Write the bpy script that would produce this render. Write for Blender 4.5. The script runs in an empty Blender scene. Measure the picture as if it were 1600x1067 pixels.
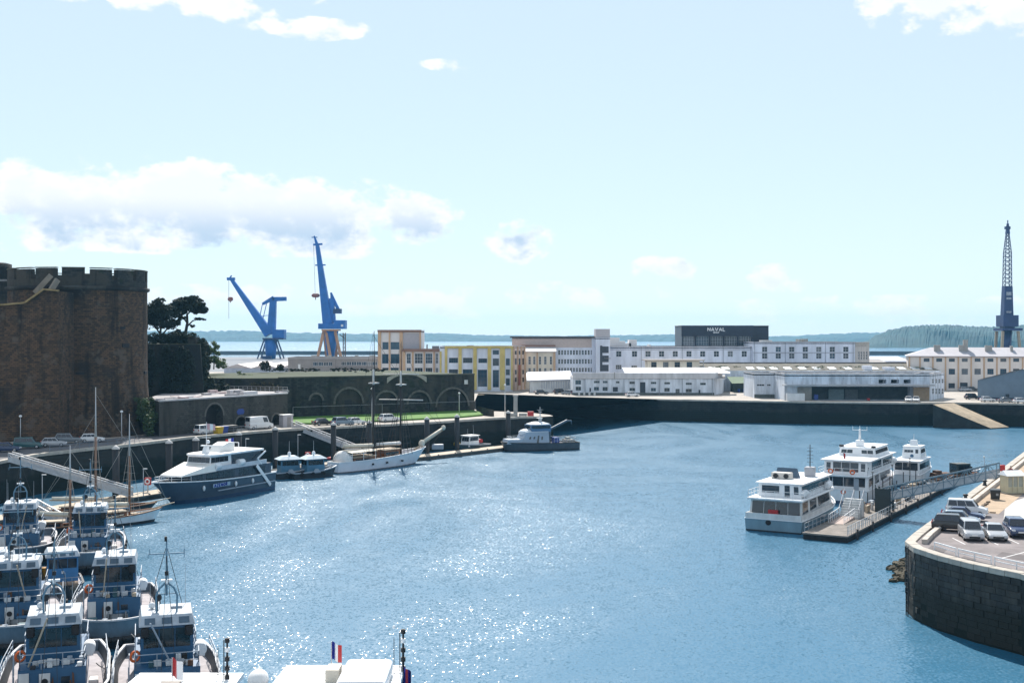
import bpy, bmesh, math, random
from mathutils import Vector, Matrix
random.seed(11)
PI = math.pi
scene = bpy.context.scene
COL = scene.collection
# ------------------------------------------------------------------ camera
F, CH, HY = 1900.0, 24.0, 524.0          # focal length (in 1/1600 of the picture width), eye height, horizon row
cam = bpy.data.cameras.new('camera')
cam.sensor_width = 36.0
cam.lens = F / 1600 * 36
cam.shift_y = -9.5 / 1600
cam.clip_start, cam.clip_end = 0.5, 30000
camo = bpy.data.objects.new('camera', cam)
camo.location = (0, 0, CH)
camo.rotation_euler = (PI / 2, 0, 0)
COL.objects.link(camo)
scene.camera = camo
# ------------------------------------------------------------------ sky and sun
SUN_AZ, SUN_EL = math.radians(-7), math.radians(45)
world = bpy.data.worlds.new('World')
scene.world = world
world.use_nodes = True
wt = world.node_tree
wt.nodes.clear()


def wn(t, **k):
    n = wt.nodes.new(t)
    for a, b in k.items():
        setattr(n, a, b)
    return n


def wl(a, b):
    wt.links.new(a, b)


def wmath(op, a, b=None, c=None, clamp=False):
    n = wn('ShaderNodeMath', operation=op, use_clamp=clamp)
    for i, v in enumerate((a, b, c)):
        if v is None:
            continue
        if isinstance(v, (int, float)):
            n.inputs[i].default_value = v
        else:
            wl(v, n.inputs[i])
    return n.outputs[0]


sky = wn('ShaderNodeTexSky', sky_type='NISHITA')
sky.sun_disc = False
sky.sun_elevation = SUN_EL
sky.sun_rotation = SUN_AZ
sky.altitude = 0
sky.air_density = 1.0
sky.dust_density = 0.0
sky.ozone_density = 2.0
tc = wn('ShaderNodeTexCoord')
sep = wn('ShaderNodeSeparateXYZ')
wl(tc.outputs['Generated'], sep.inputs[0])
AZ = wmath('ARCTAN2', sep.outputs[0], sep.outputs[1])
EL = wmath('ARCSINE', sep.outputs[2])
cmb = wn('ShaderNodeCombineXYZ')
wl(AZ, cmb.inputs[0])
wl(wmath('MULTIPLY', EL, 1.5), cmb.inputs[1])


def wnoise(scale, detail, rough, off=0.0):
    n = wn('ShaderNodeTexNoise')
    n.inputs['Scale'].default_value = scale
    n.inputs['Detail'].default_value = detail
    n.inputs['Roughness'].default_value = rough
    m = wn('ShaderNodeVectorMath', operation='ADD')
    wl(cmb.outputs[0], m.inputs[0])
    m.inputs[1].default_value = (off, off * .7, off * 1.3)
    wl(m.outputs[0], n.inputs['Vector'])
    return n.outputs['Fac']


n_big = wnoise(17, 9, .58)
n_fine = wnoise(60, 6, .6, 3.1)


def puff(px, py, rx, ry, base=None, gain=1.0, k=1.0):
    """one cumulus bank at a bearing and elevation: soft ellipse, flat underside"""
    az, el = math.atan((px - 800) / F), math.atan((HY - py) / F)
    dx = wmath('DIVIDE', wmath('SUBTRACT', AZ, az), rx / F)
    dy = wmath('DIVIDE', wmath('SUBTRACT', EL, el), ry / F)
    r2 = wmath('ADD', wmath('MULTIPLY', dx, dx), wmath('MULTIPLY', dy, dy))
    m = wmath('SUBTRACT', 1.0, r2)
    if base is not None:                      # underside cut
        be = math.atan((HY - base) / F)
        cut = wmath('DIVIDE', wmath('SUBTRACT', EL, be), 14 / F)
        m = wmath('MINIMUM', m, cut)
    m = wmath('MAXIMUM', m, -2.0)
    return wmath('MINIMUM', m, wmath('MULTIPLY', m, gain))


mask = None
for a in ((190, 335, 260, 78, 402, .9), (440, 340, 230, 66, 404, .95), (620, 345, 110, 46, 405, .6), (60, 330, 150, 70, 396, .7), (815, 378, 75, 38, 412, .62),
          (1217, 437, 48, 26, 460, .5), (1035, 428, 70, 26, 440, .3), (330, 5, 160, 42, None, .42),
          (470, 52, 110, 18, None, .3), (1480, 8, 210, 60, None, .62), (1590, 60, 120, 45, None, .62),
          (740, 102, 80, 12, None, .22), (480, 470, 360, 26, None, .28), (860, 470, 260, 30, None, .22), (1350, 490, 300, 26, None, .2),
          (60, 15, 90, 20, None, .25), (220, 20, 60, 12, None, .2)):
    p = puff(*a)
    mask = p if mask is None else wmath('MAXIMUM', mask, p)
# elsewhere round the sky: scattered fair-weather cloud of the same kind
n_cover = wnoise(2.6, 3, .5, 7.7)
away = wmath('SUBTRACT', wmath('MULTIPLY', wmath('ABSOLUTE', AZ), 2.2), 1.45, clamp=True)
scat = wmath('SUBTRACT', wmath('MULTIPLY', n_cover, 4.0), 2.35)
scat = wmath('ADD', wmath('MULTIPLY', scat, away), wmath('MULTIPLY', wmath('SUBTRACT', 1.0, away), -2.0))
mask = wmath('MAXIMUM', mask, scat)
dens = wmath('ADD', mask, wmath('MULTIPLY', wmath('SUBTRACT', n_big, .52), 3.4))
dens = wmath('ADD', dens, wmath('MULTIPLY', wmath('SUBTRACT', n_fine, .5), .7))
cov = wn('ShaderNodeMapRange', interpolation_type='SMOOTHSTEP')
wl(dens, cov.inputs[0])
cov.inputs[1].default_value = .02
cov.inputs[2].default_value = .44
cov.inputs[3].default_value = 0
cov.inputs[4].default_value = .96
# undersides: darker where more cloud stands above than here
up = wn('ShaderNodeVectorMath', operation='ADD')
wl(cmb.outputs[0], up.inputs[0])
up.inputs[1].default_value = (-.004, .020, 0)
nu = wn('ShaderNodeTexNoise')
nu.inputs['Scale'].default_value = 17
nu.inputs['Detail'].default_value = 5
nu.inputs['Roughness'].default_value = .58
wl(up.outputs[0], nu.inputs['Vector'])
thick = wn('ShaderNodeMapRange', interpolation_type='SMOOTHSTEP')
wl(wmath('ADD', wmath('MULTIPLY', dens, .8), wmath('MULTIPLY', wmath('SUBTRACT', nu.outputs['Fac'], n_big), 2.2)), thick.inputs[0])
thick.inputs[1].default_value = .10
thick.inputs[2].default_value = .62
thick.inputs[3].default_value = 0
thick.inputs[4].default_value = 1
low = wn('ShaderNodeMapRange', interpolation_type='SMOOTHSTEP')    # flat bases all lie at one level
wl(EL, low.inputs[0])
low.inputs[1].default_value = .112
low.inputs[2].default_value = .076
low.inputs[3].default_value = .22
low.inputs[4].default_value = 1.0
small = wn('ShaderNodeMapRange', interpolation_type='SMOOTHSTEP')  # far small puffs stay bright
wl(EL, small.inputs[0])
small.inputs[1].default_value = .052
small.inputs[2].default_value = .068
small.inputs[3].default_value = .3
small.inputs[4].default_value = 1.0
shade = wmath('MULTIPLY', wmath('MULTIPLY', thick.outputs[0], low.outputs[0]), small.outputs[0])
ccol = wn('ShaderNodeMix', data_type='RGBA')
wl(shade, ccol.inputs[0])
CLOUD_W = 7.4
ccol.inputs[6].default_value = (CLOUD_W, CLOUD_W, CLOUD_W * 1.01, 1)
ccol.inputs[7].default_value = (CLOUD_W * .50, CLOUD_W * .63, CLOUD_W * .79, 1)
smix = wn('ShaderNodeMix', data_type='RGBA')
wl(cov.outputs[0], smix.inputs[0])
veil = wn('ShaderNodeMix', data_type='RGBA')          # thin high cloud over the whole sky
veil.inputs[0].default_value = .74
wl(sky.outputs[0], veil.inputs[6])
veil.inputs[7].default_value = (5.1, 5.98, 6.8, 1)
wl(veil.outputs[2], smix.inputs[6])
wl(ccol.outputs[2], smix.inputs[7])
bg = wn('ShaderNodeBackground')
SKY_STRENGTH = 0.102
bg.inputs['Strength'].default_value = SKY_STRENGTH
wl(smix.outputs[2], bg.inputs['Color'])
wo = wn('ShaderNodeOutputWorld')
wl(bg.outputs[0], wo.inputs[0])

sun = bpy.data.lights.new('sun', 'SUN')
sun.energy = 5.0
sun.angle = math.radians(.53)
sun.color = (1.0, .95, .88)
suno = bpy.data.objects.new('sun', sun)
sd = Vector((math.sin(SUN_AZ) * math.cos(SUN_EL), math.cos(SUN_AZ) * math.cos(SUN_EL), math.sin(SUN_EL)))
suno.rotation_euler = sd.to_track_quat('Z', 'Y').to_euler()
COL.objects.link(suno)
vs = scene.view_settings
vs.view_transform = 'Standard'
vs.look = 'None'
vs.exposure = 0.55
vs.gamma = 1.0
vs.use_curve_mapping = False
scene.cycles.use_denoising = True
scene.cycles.max_bounces = 6
scene.cycles.volume_bounces = 0
scene.cycles.transparent_max_bounces = 8
scene.cycles.sample_clamp_indirect = 4.0
scene.cycles.sample_clamp_direct = 0.0
scene.cycles.caustics_reflective = False
scene.cycles.caustics_refractive = False

# ------------------------------------------------------------------ helpers
def at(px, py, z=0.0):
    """point at height z seen at a picture position"""
    D = F * (CH - z) / (py - HY)
    return Vector(((px - 800) / F * D, D, z))


def atd(px, py, D):
    return Vector(((px - 800) / F * D, D, CH - (py - HY) * D / F))


class MB:
    def __init__(s):
        s.v, s.f, s.uv, s.sm = [], [], {}, set()

    def quad(s, *p, uv=None, smooth=False):
        i = len(s.v)
        s.v += [tuple(q) for q in p]
        s.f.append(tuple(range(i, i + len(p))))
        if uv:
            s.uv[len(s.f) - 1] = uv
        if smooth:
            s.sm.add(len(s.f) - 1)
        return s

    def mesh(s, vs, fs, smooth=False):
        i = len(s.v)
        s.v += [tuple(q) for q in vs]
        for f in fs:
            s.f.append(tuple(i + k for k in f))
            if smooth:
                s.sm.add(len(s.f) - 1)
        return s

    def box(s, x0, x1, y0, y1, z0, z1, M=None):
        vs = [(x, y, z) for z in (z0, z1) for y in (y0, y1) for x in (x0, x1)]
        if M is not None:
            vs = [M @ Vector(v) for v in vs]
        return s.mesh(vs, [(0, 2, 3, 1), (4, 5, 7, 6), (0, 1, 5, 4), (2, 6, 7, 3), (0, 4, 6, 2), (1, 3, 7, 5)])

    def bar(s, a, b, w, h=None):
        """square bar from a to b"""
        a, b = Vector(a), Vector(b)
        h = h or w
        d = (b - a)
        if d.length < 1e-6:
            return s
        d.normalize()
        up = Vector((0, 0, 1)) if abs(d.z) < .95 else Vector((0, 1, 0))
        r = d.cross(up).normalized()
        u = r.cross(d)
        vs = []
        for p in (a, b):
            for i, j in ((-1, -1), (1, -1), (1, 1), (-1, 1)):
                vs.append(p + r * i * w / 2 + u * j * h / 2)
        return s.mesh(vs, [(3, 2, 1, 0), (4, 5, 6, 7), (0, 1, 5, 4), (1, 2, 6, 5), (2, 3, 7, 6), (3, 0, 4, 7)])

    def cyl(s, a, b, r0, r1=None, n=10, cap=True):
        a, b = Vector(a), Vector(b)
        r1 = r0 if r1 is None else r1
        d = (b - a).normalized()
        up = Vector((0, 0, 1)) if abs(d.z) < .95 else Vector((0, 1, 0))
        r = d.cross(up).normalized()
        u = r.cross(d)
        vs = []
        for p, rr in ((a, r0), (b, r1)):
            for k in range(n):
                t = 2 * PI * k / n
                vs.append(p + r * math.cos(t) * rr + u * math.sin(t) * rr)
        s.mesh(vs, [(k, (k + 1) % n, n + (k + 1) % n, n + k) for k in range(n)], smooth=n > 6)
        if cap:
            i = len(s.v) - 2 * n
            s.f.append(tuple(i + k for k in reversed(range(n))))
            s.f.append(tuple(i + n + k for k in range(n)))
        return s

    def tube(s, pts, r, n=6):
        for a, b in zip(pts, pts[1:]):
            s.cyl(a, b, r, r, n)
        return s

    def lathe(s, prof, n=20, c=(0, 0, 0), a0=0, a1=2 * PI, smooth=True):
        closed = abs(a1 - a0 - 2 * PI) < 1e-6
        m = n if closed else n + 1
        vs = []
        for r, z in prof:
            for k in range(m):
                t = a0 + (a1 - a0) * k / n
                vs.append((c[0] + r * math.cos(t), c[1] + r * math.sin(t), c[2] + z))
        fs = []
        for j in range(len(prof) - 1):
            for k in range(n):
                k2 = (k + 1) % m
                fs.append((j * m + k, j * m + k2, (j + 1) * m + k2, (j + 1) * m + k))
        return s.mesh(vs, fs, smooth)

    def ball(s, c, rx, ry=None, rz=None, n=12, m=8):
        ry, rz = ry or rx, rz or rx
        vs, fs = [], []
        for j in range(m + 1):
            p = PI * j / m
            for k in range(n):
                t = 2 * PI * k / n
                vs.append((c[0] + rx * math.sin(p) * math.cos(t), c[1] + ry * math.sin(p) * math.sin(t), c[2] - rz * math.cos(p)))
        for j in range(m):
            for k in range(n):
                fs.append((j * n + k, j * n + (k + 1) % n, (j + 1) * n + (k + 1) % n, (j + 1) * n + k))
        return s.mesh(vs, fs, True)

    def prism(s, pts, z0, z1):
        """polygon in xy pulled up"""
        n = len(pts)
        i = len(s.v)
        s.v += [(p[0], p[1], z0) for p in pts] + [(p[0], p[1], z1) for p in pts]
        s.f.append(tuple(i + k for k in reversed(range(n))))
        s.f.append(tuple(i + n + k for k in range(n)))
        for k in range(n):
            s.f.append((i + k, i + (k + 1) % n, i + n + (k + 1) % n, i + n + k))
        return s

    def prismx(s, pts, y0, y1):
        """polygon in xz pulled along y"""
        n = len(pts)
        i = len(s.v)
        s.v += [(p[0], y0, p[1]) for p in pts] + [(p[0], y1, p[1]) for p in pts]
        s.f.append(tuple(i + k for k in range(n)))
        s.f.append(tuple(i + n + k for k in reversed(range(n))))
        for k in range(n):
            s.f.append((i + (k + 1) % n, i + k, i + n + k, i + n + (k + 1) % n))
        return s

    def strip(s, path, zfun0, zfun1, closed=False):
        """vertical wall along an xy path, uv in metres"""
        u = 0.0
        P = list(path) + ([path[0]] if closed else [])
        for a, b in zip(P, P[1:]):
            l = math.hypot(b[0] - a[0], b[1] - a[1])
            za0, zb0 = (zfun0(a), zfun0(b)) if callable(zfun0) else (zfun0, zfun0)
            za1, zb1 = (zfun1(a), zfun1(b)) if callable(zfun1) else (zfun1, zfun1)
            s.quad((a[0], a[1], za0), (b[0], b[1], zb0), (b[0], b[1], zb1), (a[0], a[1], za1),
                   uv=((u, za0), (u + l, zb0), (u + l, zb1), (u, za1)))
            u += l
        return s

    def data(s, name):
        me = bpy.data.meshes.new(name)
        me.from_pydata(s.v, [], s.f)
        if s.uv:
            L = me.uv_layers.new(name='UVMap')
            for fi, uvs in s.uv.items():
                for k, li in enumerate(me.polygons[fi].loop_indices):
                    L.data[li].uv = uvs[k]
        if s.sm:
            for fi in s.sm:
                me.polygons[fi].use_smooth = True
        me.validate()
        me.update()
        return me

    def bevel(s, w, seg=1):
        bm = bmesh.new()
        vs = [bm.verts.new(v) for v in s.v]
        for f in s.f:
            try:
                bm.faces.new([vs[i] for i in f])
            except ValueError:
                pass
        bmesh.ops.remove_doubles(bm, verts=bm.verts, dist=1e-4)
        bmesh.ops.recalc_face_normals(bm, faces=bm.faces)
        es = [e for e in bm.edges if len(e.link_faces) == 2 and e.calc_face_angle(0) > .5]
        bmesh.ops.bevel(bm, geom=es, offset=w, segments=seg, affect='EDGES', profile=.6)
        bm.verts.ensure_lookup_table()
        bm.verts.index_update()
        s.v = [tuple(v.co) for v in bm.verts]
        s.f = [tuple(v.index for v in f.verts) for f in bm.faces]
        s.uv, s.sm = {}, set()
        bm.free()
        return s


def obj(name, mb, mat, parent=None, loc=None, rz=0.0):
    me = mb if isinstance(mb, bpy.types.Mesh) else mb.data(name)
    if mat is not None and not me.materials:
        me.materials.append(mat)
    o = bpy.data.objects.new(name, me)
    COL.objects.link(o)
    if parent is not None:
        o.parent = parent
    if loc is not None:
        o.location = loc
    if rz:
        o.rotation_euler = (0, 0, rz)
    return o


def tag(o, label, cat, group=None):
    o['label'], o['category'] = label, cat
    if group:
        o['group'] = group
    return o


def thing(name, label, cat, loc=(0, 0, 0), rz=0.0, group=None):
    o = bpy.data.objects.new(name, None)
    o.empty_display_size = .3
    COL.objects.link(o)
    o.location = loc
    o.rotation_euler = (0, 0, rz)
    return tag(o, label, cat, group)


def structure(name, mb, mat, kind='structure'):
    o = obj(name, mb, mat)
    o['kind'] = kind
    return o


KIDS = {}


def copy_tree(o, parent=None):
    c = o.copy()
    COL.objects.link(c)
    c.parent = parent
    for ch in list(o.children):
        copy_tree(ch, c)
    return c


# ------------------------------------------------------------------ materials
MATS = {}


def mat(name, col, rough=.6, var=.18, scale=1.5, metal=0.0, bump=0.0, spec=.5, streak=0.0, bscale=None, coat=0.0, tide=None):
    if name in MATS:
        return MATS[name]
    m = bpy.data.materials.new(name)
    m.use_nodes = True
    nt = m.node_tree
    b = nt.nodes['Principled BSDF']
    b.inputs['Roughness'].default_value = rough
    b.inputs['Metallic'].default_value = metal
    b.inputs['Specular IOR Level'].default_value = spec
    b.inputs['Coat Weight'].default_value = coat
    g = nt.nodes.new('ShaderNodeNewGeometry')
    n1 = nt.nodes.new('ShaderNodeTexNoise')
    n1.inputs['Scale'].default_value = scale
    n1.inputs['Detail'].default_value = 6
    n1.inputs['Roughness'].default_value = .65
    src = g.outputs['Position']
    if streak:
        mp = nt.nodes.new('ShaderNodeMapping')
        mp.inputs['Scale'].default_value = (1, 1, streak)
        nt.links.new(src, mp.inputs[0])
        nt.links.new(mp.outputs[0], n1.inputs['Vector'])
    else:
        nt.links.new(src, n1.inputs['Vector'])
    mr = nt.nodes.new('ShaderNodeMapRange')
    mr.inputs[1].default_value, mr.inputs[2].default_value = .3, .7
    mr.inputs[3].default_value, mr.inputs[4].default_value = 1 - var, 1 + var
    nt.links.new(n1.outputs['Fac'], mr.inputs[0])
    mx = nt.nodes.new('ShaderNodeVectorMath')
    mx.operation = 'SCALE'
    mx.inputs[0].default_value = col[:3]
    nt.links.new(mr.outputs[0], mx.inputs['Scale'])
    nt.links.new(mx.outputs[0], b.inputs['Base Color'])
    if tide:                                   # weed below the high-water line
        sp = nt.nodes.new('ShaderNodeSeparateXYZ')
        nt.links.new(src, sp.inputs[0])
        ma = nt.nodes.new('ShaderNodeMath')
        ma.operation = 'MULTIPLY_ADD'
        nt.links.new(n1.outputs['Fac'], ma.inputs[0])
        ma.inputs[1].default_value = 2.2
        nt.links.new(sp.outputs[2], ma.inputs[2])
        tr_ = nt.nodes.new('ShaderNodeMapRange')
        tr_.interpolation_type = 'SMOOTHSTEP'
        nt.links.new(ma.outputs[0], tr_.inputs[0])
        tr_.inputs[1].default_value, tr_.inputs[2].default_value = 3.6, 5.0
        tm = nt.nodes.new('ShaderNodeMix')
        tm.data_type = 'RGBA'
        nt.links.new(tr_.outputs[0], tm.inputs[0])
        tm.inputs[6].default_value = (*tide, 1)
        nt.links.new(mx.outputs[0], tm.inputs[7])
        nt.links.new(tm.outputs[2], b.inputs['Base Color'])
    if bump:
        bn = nt.nodes.new('ShaderNodeTexNoise')
        bn.inputs['Scale'].default_value = bscale or scale * 4
        bn.inputs['Detail'].default_value = 5
        nt.links.new(src, bn.inputs['Vector'])
        bp = nt.nodes.new('ShaderNodeBump')
        bp.inputs['Strength'].default_value = bump
        bp.inputs['Distance'].default_value = .1
        nt.links.new(bn.outputs['Fac'], bp.inputs['Height'])
        nt.links.new(bp.outputs[0], b.inputs['Normal'])
    MATS[name] = m
    return m


def stone(name, cols, mortar, bw=.8, bh=.4, rough=.9, patch=.12, algae=None, lichen=None, dark=.5):
    """coursed stone on walls carrying uv in metres: blocks, large patches of repair, damp streaks, algae by the tide"""
    m = bpy.data.materials.new(name)
    m.use_nodes = True
    nt = m.node_tree
    N, L = nt.nodes.new, nt.links.new
    b = nt.nodes['Principled BSDF']
    b.inputs['Roughness'].default_value = rough
    b.inputs['Specular IOR Level'].default_value = .25
    uv = N('ShaderNodeUVMap')
    br = N('ShaderNodeTexBrick')
    br.inputs['Scale'].default_value = 1
    br.inputs['Brick Width'].default_value = bw
    br.inputs['Row Height'].default_value = bh
    br.inputs['Mortar Size'].default_value = .02
    br.inputs['Mortar Smooth'].default_value = .3
    br.inputs['Bias'].default_value = -.1
    br.inputs['Color1'].default_value = (*cols[0], 1)
    br.inputs['Color2'].default_value = (*cols[1], 1)
    br.inputs['Mortar'].default_value = (*mortar, 1)
    L(uv.outputs[0], br.inputs['Vector'])
    g = N('ShaderNodeNewGeometry')

    def noise(scale, detail, vscale=(1, 1, 1), rough=.6):
        mp = N('ShaderNodeMapping')
        mp.inputs['Scale'].default_value = vscale
        L(g.outputs['Position'], mp.inputs[0])
        n = N('ShaderNodeTexNoise')
        n.inputs['Scale'].default_value = scale
        n.inputs['Detail'].default_value = detail
        n.inputs['Roughness'].default_value = rough
        L(mp.outputs[0], n.inputs['Vector'])
        return n.outputs['Fac']

    def ramp(src, a, c, lo=0.0, hi=1.0):
        r = N('ShaderNodeMapRange')
        r.interpolation_type = 'SMOOTHSTEP'
        L(src, r.inputs[0])
        r.inputs[1].default_value, r.inputs[2].default_value = a, c
        r.inputs[3].default_value, r.inputs[4].default_value = lo, hi
        return r.outputs[0]

    def mixc(fac, a, c, blend='MIX'):
        x = N('ShaderNodeMix')
        x.data_type = 'RGBA'
        x.blend_type = blend
        if isinstance(fac, float):
            x.inputs[0].default_value = fac
        else:
            L(fac, x.inputs[0])
        L(a, x.inputs[6])
        if isinstance(c, tuple):
            x.inputs[7].default_value = (*c, 1)
        else:
            L(c, x.inputs[7])
        return x.outputs[2]
    c = br.outputs['Color']
    c = mixc(ramp(noise(patch, 3), .46, .56), c, cols[2])            # repairs
    c = mixc(ramp(noise(.5, 6, (1, 1, .12)), .48, .68, 0, dark), c, (.012, .014, .013))   # run-off streaks
    c = mixc(ramp(noise(2.5, 6), .55, .75, 0, .5), c, (.02, .02, .018))
    if lichen:
        c = mixc(ramp(noise(.35, 5), .56, .66, 0, .7), c, lichen)
    if algae:
        s = N('ShaderNodeSeparateXYZ')
        L(g.outputs['Position'], s.inputs[0])
        h = N('ShaderNodeMath')
        h.operation = 'MULTIPLY_ADD'
        L(noise(.8, 4), h.inputs[0])
        h.inputs[1].default_value = 1.6
        L(s.outputs[2], h.inputs[2])
        c = mixc(ramp(h.outputs[0], 3.4, 4.4, .9, 0), c, algae)
    L(c, b.inputs['Base Color'])
    bp = N('ShaderNodeBump')
    bp.inputs['Strength'].default_value = .8
    bp.inputs['Distance'].default_value = .08
    ad = N('ShaderNodeMath')
    ad.operation = 'MULTIPLY_ADD'
    L(noise(3, 6), ad.inputs[0])
    ad.inputs[1].default_value = .9
    inv = N('ShaderNodeMath')
    inv.operation = 'SUBTRACT'
    inv.inputs[0].default_value = 1
    L(br.outputs['Fac'], inv.inputs[1])
    L(inv.outputs[0], ad.inputs[2])
    L(ad.outputs[0], bp.inputs['Height'])
    L(bp.outputs[0], b.inputs['Normal'])
    MATS[name] = m
    return m


white = mat('white_paint', (.75, .76, .77), .45, .13, .7, streak=.25)
offwhite = mat('weathered_white', (.62, .62, .61), .6, .2, .8, streak=.3)
cream = mat('cream_render', (.74, .66, .54), .8, .14, .4, streak=.3)
lavender = mat('grey_white_render', (.68, .71, .80), .8, .20, .35, streak=.18)  # blue of the skylit shade is tinted into this wall colour
stained = mat('stained_render', (.62, .66, .72), .8, .38, .55, streak=.18)
orange = mat('ochre_orange_paint', (.56, .37, .23), .75, .15, .5)
yellow = mat('yellow_paint', (.60, .47, .16), .75, .15, .5)
greyr = mat('grey_render', (.27, .25, .24), .85, .12, .4)
concrete = mat('concrete', (.33, .32, .30), .9, .2, .6, bump=.2)
roofgrey = mat('roof_felt', (.24, .235, .235), .9, .25, .5)
roofpale = mat('pale_sheet_roof', (.42, .44, .50), .6, .12, .4)
navy = mat('navy_cladding', (.012, .022, .045), .4, .2, .8)
glass = mat('dark_window_glass', (.018, .028, .04), .08, .3, .6, spec=.8)
glassb = mat('blue_window_glass', (.03, .07, .11), .08, .3, .6, spec=.8)
frame_w = mat('white_window_frame', (.6, .6, .61), .5, .05)
frame_d = mat('dark_window_frame', (.08, .09, .1), .5, .05)
black = mat('black_rubber', (.012, .012, .014), .7, .3, 2)
iron = mat('black_iron', (.016, .017, .02), .6, .3, 1)
steel = mat('galvanised_steel', (.42, .43, .45), .45, .15, 2, metal=.4)
blue_crane = mat('crane_blue_paint', (.001, .115, .42), .5, .22, .15)
navy_crane = mat('crane_navy_paint', (.010, .028, .11), .5, .25, .2)
crane_orange = mat('crane_orange_leg', (.50, .24, .11), .6, .2, .3)
navalblue = mat('grey_blue_ship_paint', (.022, .092, .185), .5, .16, .8)
navalgrey = mat('pale_ship_grey', (.30, .34, .39), .5, .14, .8)
hulldark = mat('hull_black', (.016, .02, .026), .5, .3, .8)
deckgrey = mat('deck_paint', (.42, .39, .40), .8, .14, 1.2)
wood = mat('varnished_wood', (.20, .085, .035), .45, .25, 2)
woodpale = mat('bleached_wood', (.42, .34, .25), .8, .25, 2)
canvas = mat('sail_canvas', (.60, .55, .46), .9, .12, 2)
red = mat('red_paint', (.45, .025, .025), .5, .15, 2)
orange_ring = mat('life_ring_orange', (.7, .13, .02), .5, .1, 2)
yellow_plastic = mat('yellow_plastic', (.55, .36, .02), .5, .1, 2)
blue_plastic = mat('blue_plastic', (.015, .05, .25), .4, .15, 2)
flagblue = mat('flag_blue', (.01, .02, .25), .8, .05)
brown = mat('rust_brown', (.12, .06, .035), .85, .35, 2)

# ================================================================== SETTING
# ------------------------------------------------------------------ water
def water_material():
    m = bpy.data.materials.new('harbour_water')
    m.use_nodes = True
    nt = m.node_tree
    N, L = nt.nodes.new, nt.links.new
    b = nt.nodes['Principled BSDF']
    b.inputs['Base Color'].default_value = (.022, .125, .215, 1)
    b.inputs['Roughness'].default_value = .10
    b.inputs['IOR'].default_value = 1.38
    g = N('ShaderNodeNewGeometry')

    def noise(scale, detail, vs=(1, 1, 1), rough=.55, dist=0.0):
        mp = N('ShaderNodeMapping')
        mp.inputs['Scale'].default_value = vs
        L(g.outputs['Position'], mp.inputs[0])
        n = N('ShaderNodeTexNoise')
        n.inputs['Scale'].default_value = scale
        n.inputs['Detail'].default_value = detail
        n.inputs['Roughness'].default_value = rough
        n.inputs['Distortion'].default_value = dist
        L(mp.outputs[0], n.inputs['Vector'])
        return n

    def vm(op, a, c, sc=None):
        x = N('ShaderNodeVectorMath')
        x.operation = op
        L(a, x.inputs[0])
        if sc is not None:
            if isinstance(sc, float):
                x.inputs['Scale'].default_value = sc
            else:
                L(sc, x.inputs['Scale'])
        elif isinstance(c, tuple):
            x.inputs[1].default_value = c
        else:
            L(c, x.inputs[1])
        return x.outputs[0]
    # cat's-paws and slicks: how rough the breeze makes each patch
    pat = noise(.026, 4, (1, .5, 1), .55, 2.6)
    pr = N('ShaderNodeMapRange')
    pr.interpolation_type = 'SMOOTHSTEP'
    L(pat.outputs['Fac'], pr.inputs[0])
    pr.inputs[1].default_value, pr.inputs[2].default_value = .36, .62
    pr.inputs[3].default_value, pr.inputs[4].default_value = .5, 1.0
    small = vm('SUBTRACT', noise(4.6, 3, (1, .6, 1), .6).outputs['Color'], (.5, .5, .5))
    mid = vm('SUBTRACT', noise(.55, 2).outputs['Color'], (.5, .5, .5))
    s = vm('ADD', vm('SCALE', small, None, 1.75), vm('SCALE', mid, None, .32))
    s = vm('SCALE', s, None, pr.outputs[0])
    s = vm('MULTIPLY', s, (.95, .95, 0))
    nrm = vm('NORMALIZE', vm('ADD', s, (0, 0, 1)), (0, 0, 0))
    L(nrm, b.inputs['Normal'])
    b2 = N('ShaderNodeBsdfPrincipled')                   # capillary ripples too fine to see singly: a soft sheen
    b2.inputs['Base Color'].default_value = b.inputs['Base Color'].default_value
    b2.inputs['Roughness'].default_value = .46
    b2.inputs['IOR'].default_value = 1.38
    soft = vm('NORMALIZE', vm('ADD', vm('SCALE', s, None, .55), (0, 0, 1)), (0, 0, 0))
    L(soft, b2.inputs['Normal'])
    mx = N('ShaderNodeMixShader')
    mr = N('ShaderNodeMapRange')
    L(pat.outputs['Fac'], mr.inputs[0])
    mr.inputs[1].default_value, mr.inputs[2].default_value = .36, .6
    mr.inputs[3].default_value, mr.inputs[4].default_value = .28, .58
    L(mr.outputs[0], mx.inputs[0])
    L(b.outputs[0], mx.inputs[1])
    L(b2.outputs[0], mx.inputs[2])
    L(mx.outputs[0], nt.nodes['Material Output'].inputs['Surface'])
    return m


water = structure('water', MB().quad((-16000, -16000, 0), (16000, -16000, 0), (16000, 20000, 0), (-16000, 20000, 0)), water_material())

# ------------------------------------------------------------------ land
asphalt = mat('quay_asphalt', (.185, .160, .158), .9, .34, .3, bump=.15)
paving = mat('quay_paving', (.36, .32, .28), .9, .2, .2, bump=.1)
grass_m = mat('lawn_grass', (.07, .17, .014), .9, .3, .6, bump=.4, bscale=8)
earth = mat('scrub_earth', (.035, .045, .018), .95, .5, .5, bump=.5, bscale=2)
coping_m = mat('granite_coping', (.40, .36, .31), .85, .2, .8)
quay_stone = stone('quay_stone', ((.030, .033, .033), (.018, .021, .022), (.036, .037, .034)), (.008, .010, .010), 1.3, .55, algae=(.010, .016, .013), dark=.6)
castle_stone = stone('castle_stone', ((.135, .082, .050), (.055, .040, .030), (.030, .029, .028)), (.020, .016, .013), .66, .32, patch=.06, lichen=(.125, .100, .078), dark=.78)
ramp_stone = stone('rampart_stone', ((.058, .060, .056), (.024, .028, .028), (.066, .060, .050)), (.012, .014, .014), .8, .4, patch=.14, lichen=(.022, .034, .018), dark=.6)
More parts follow.
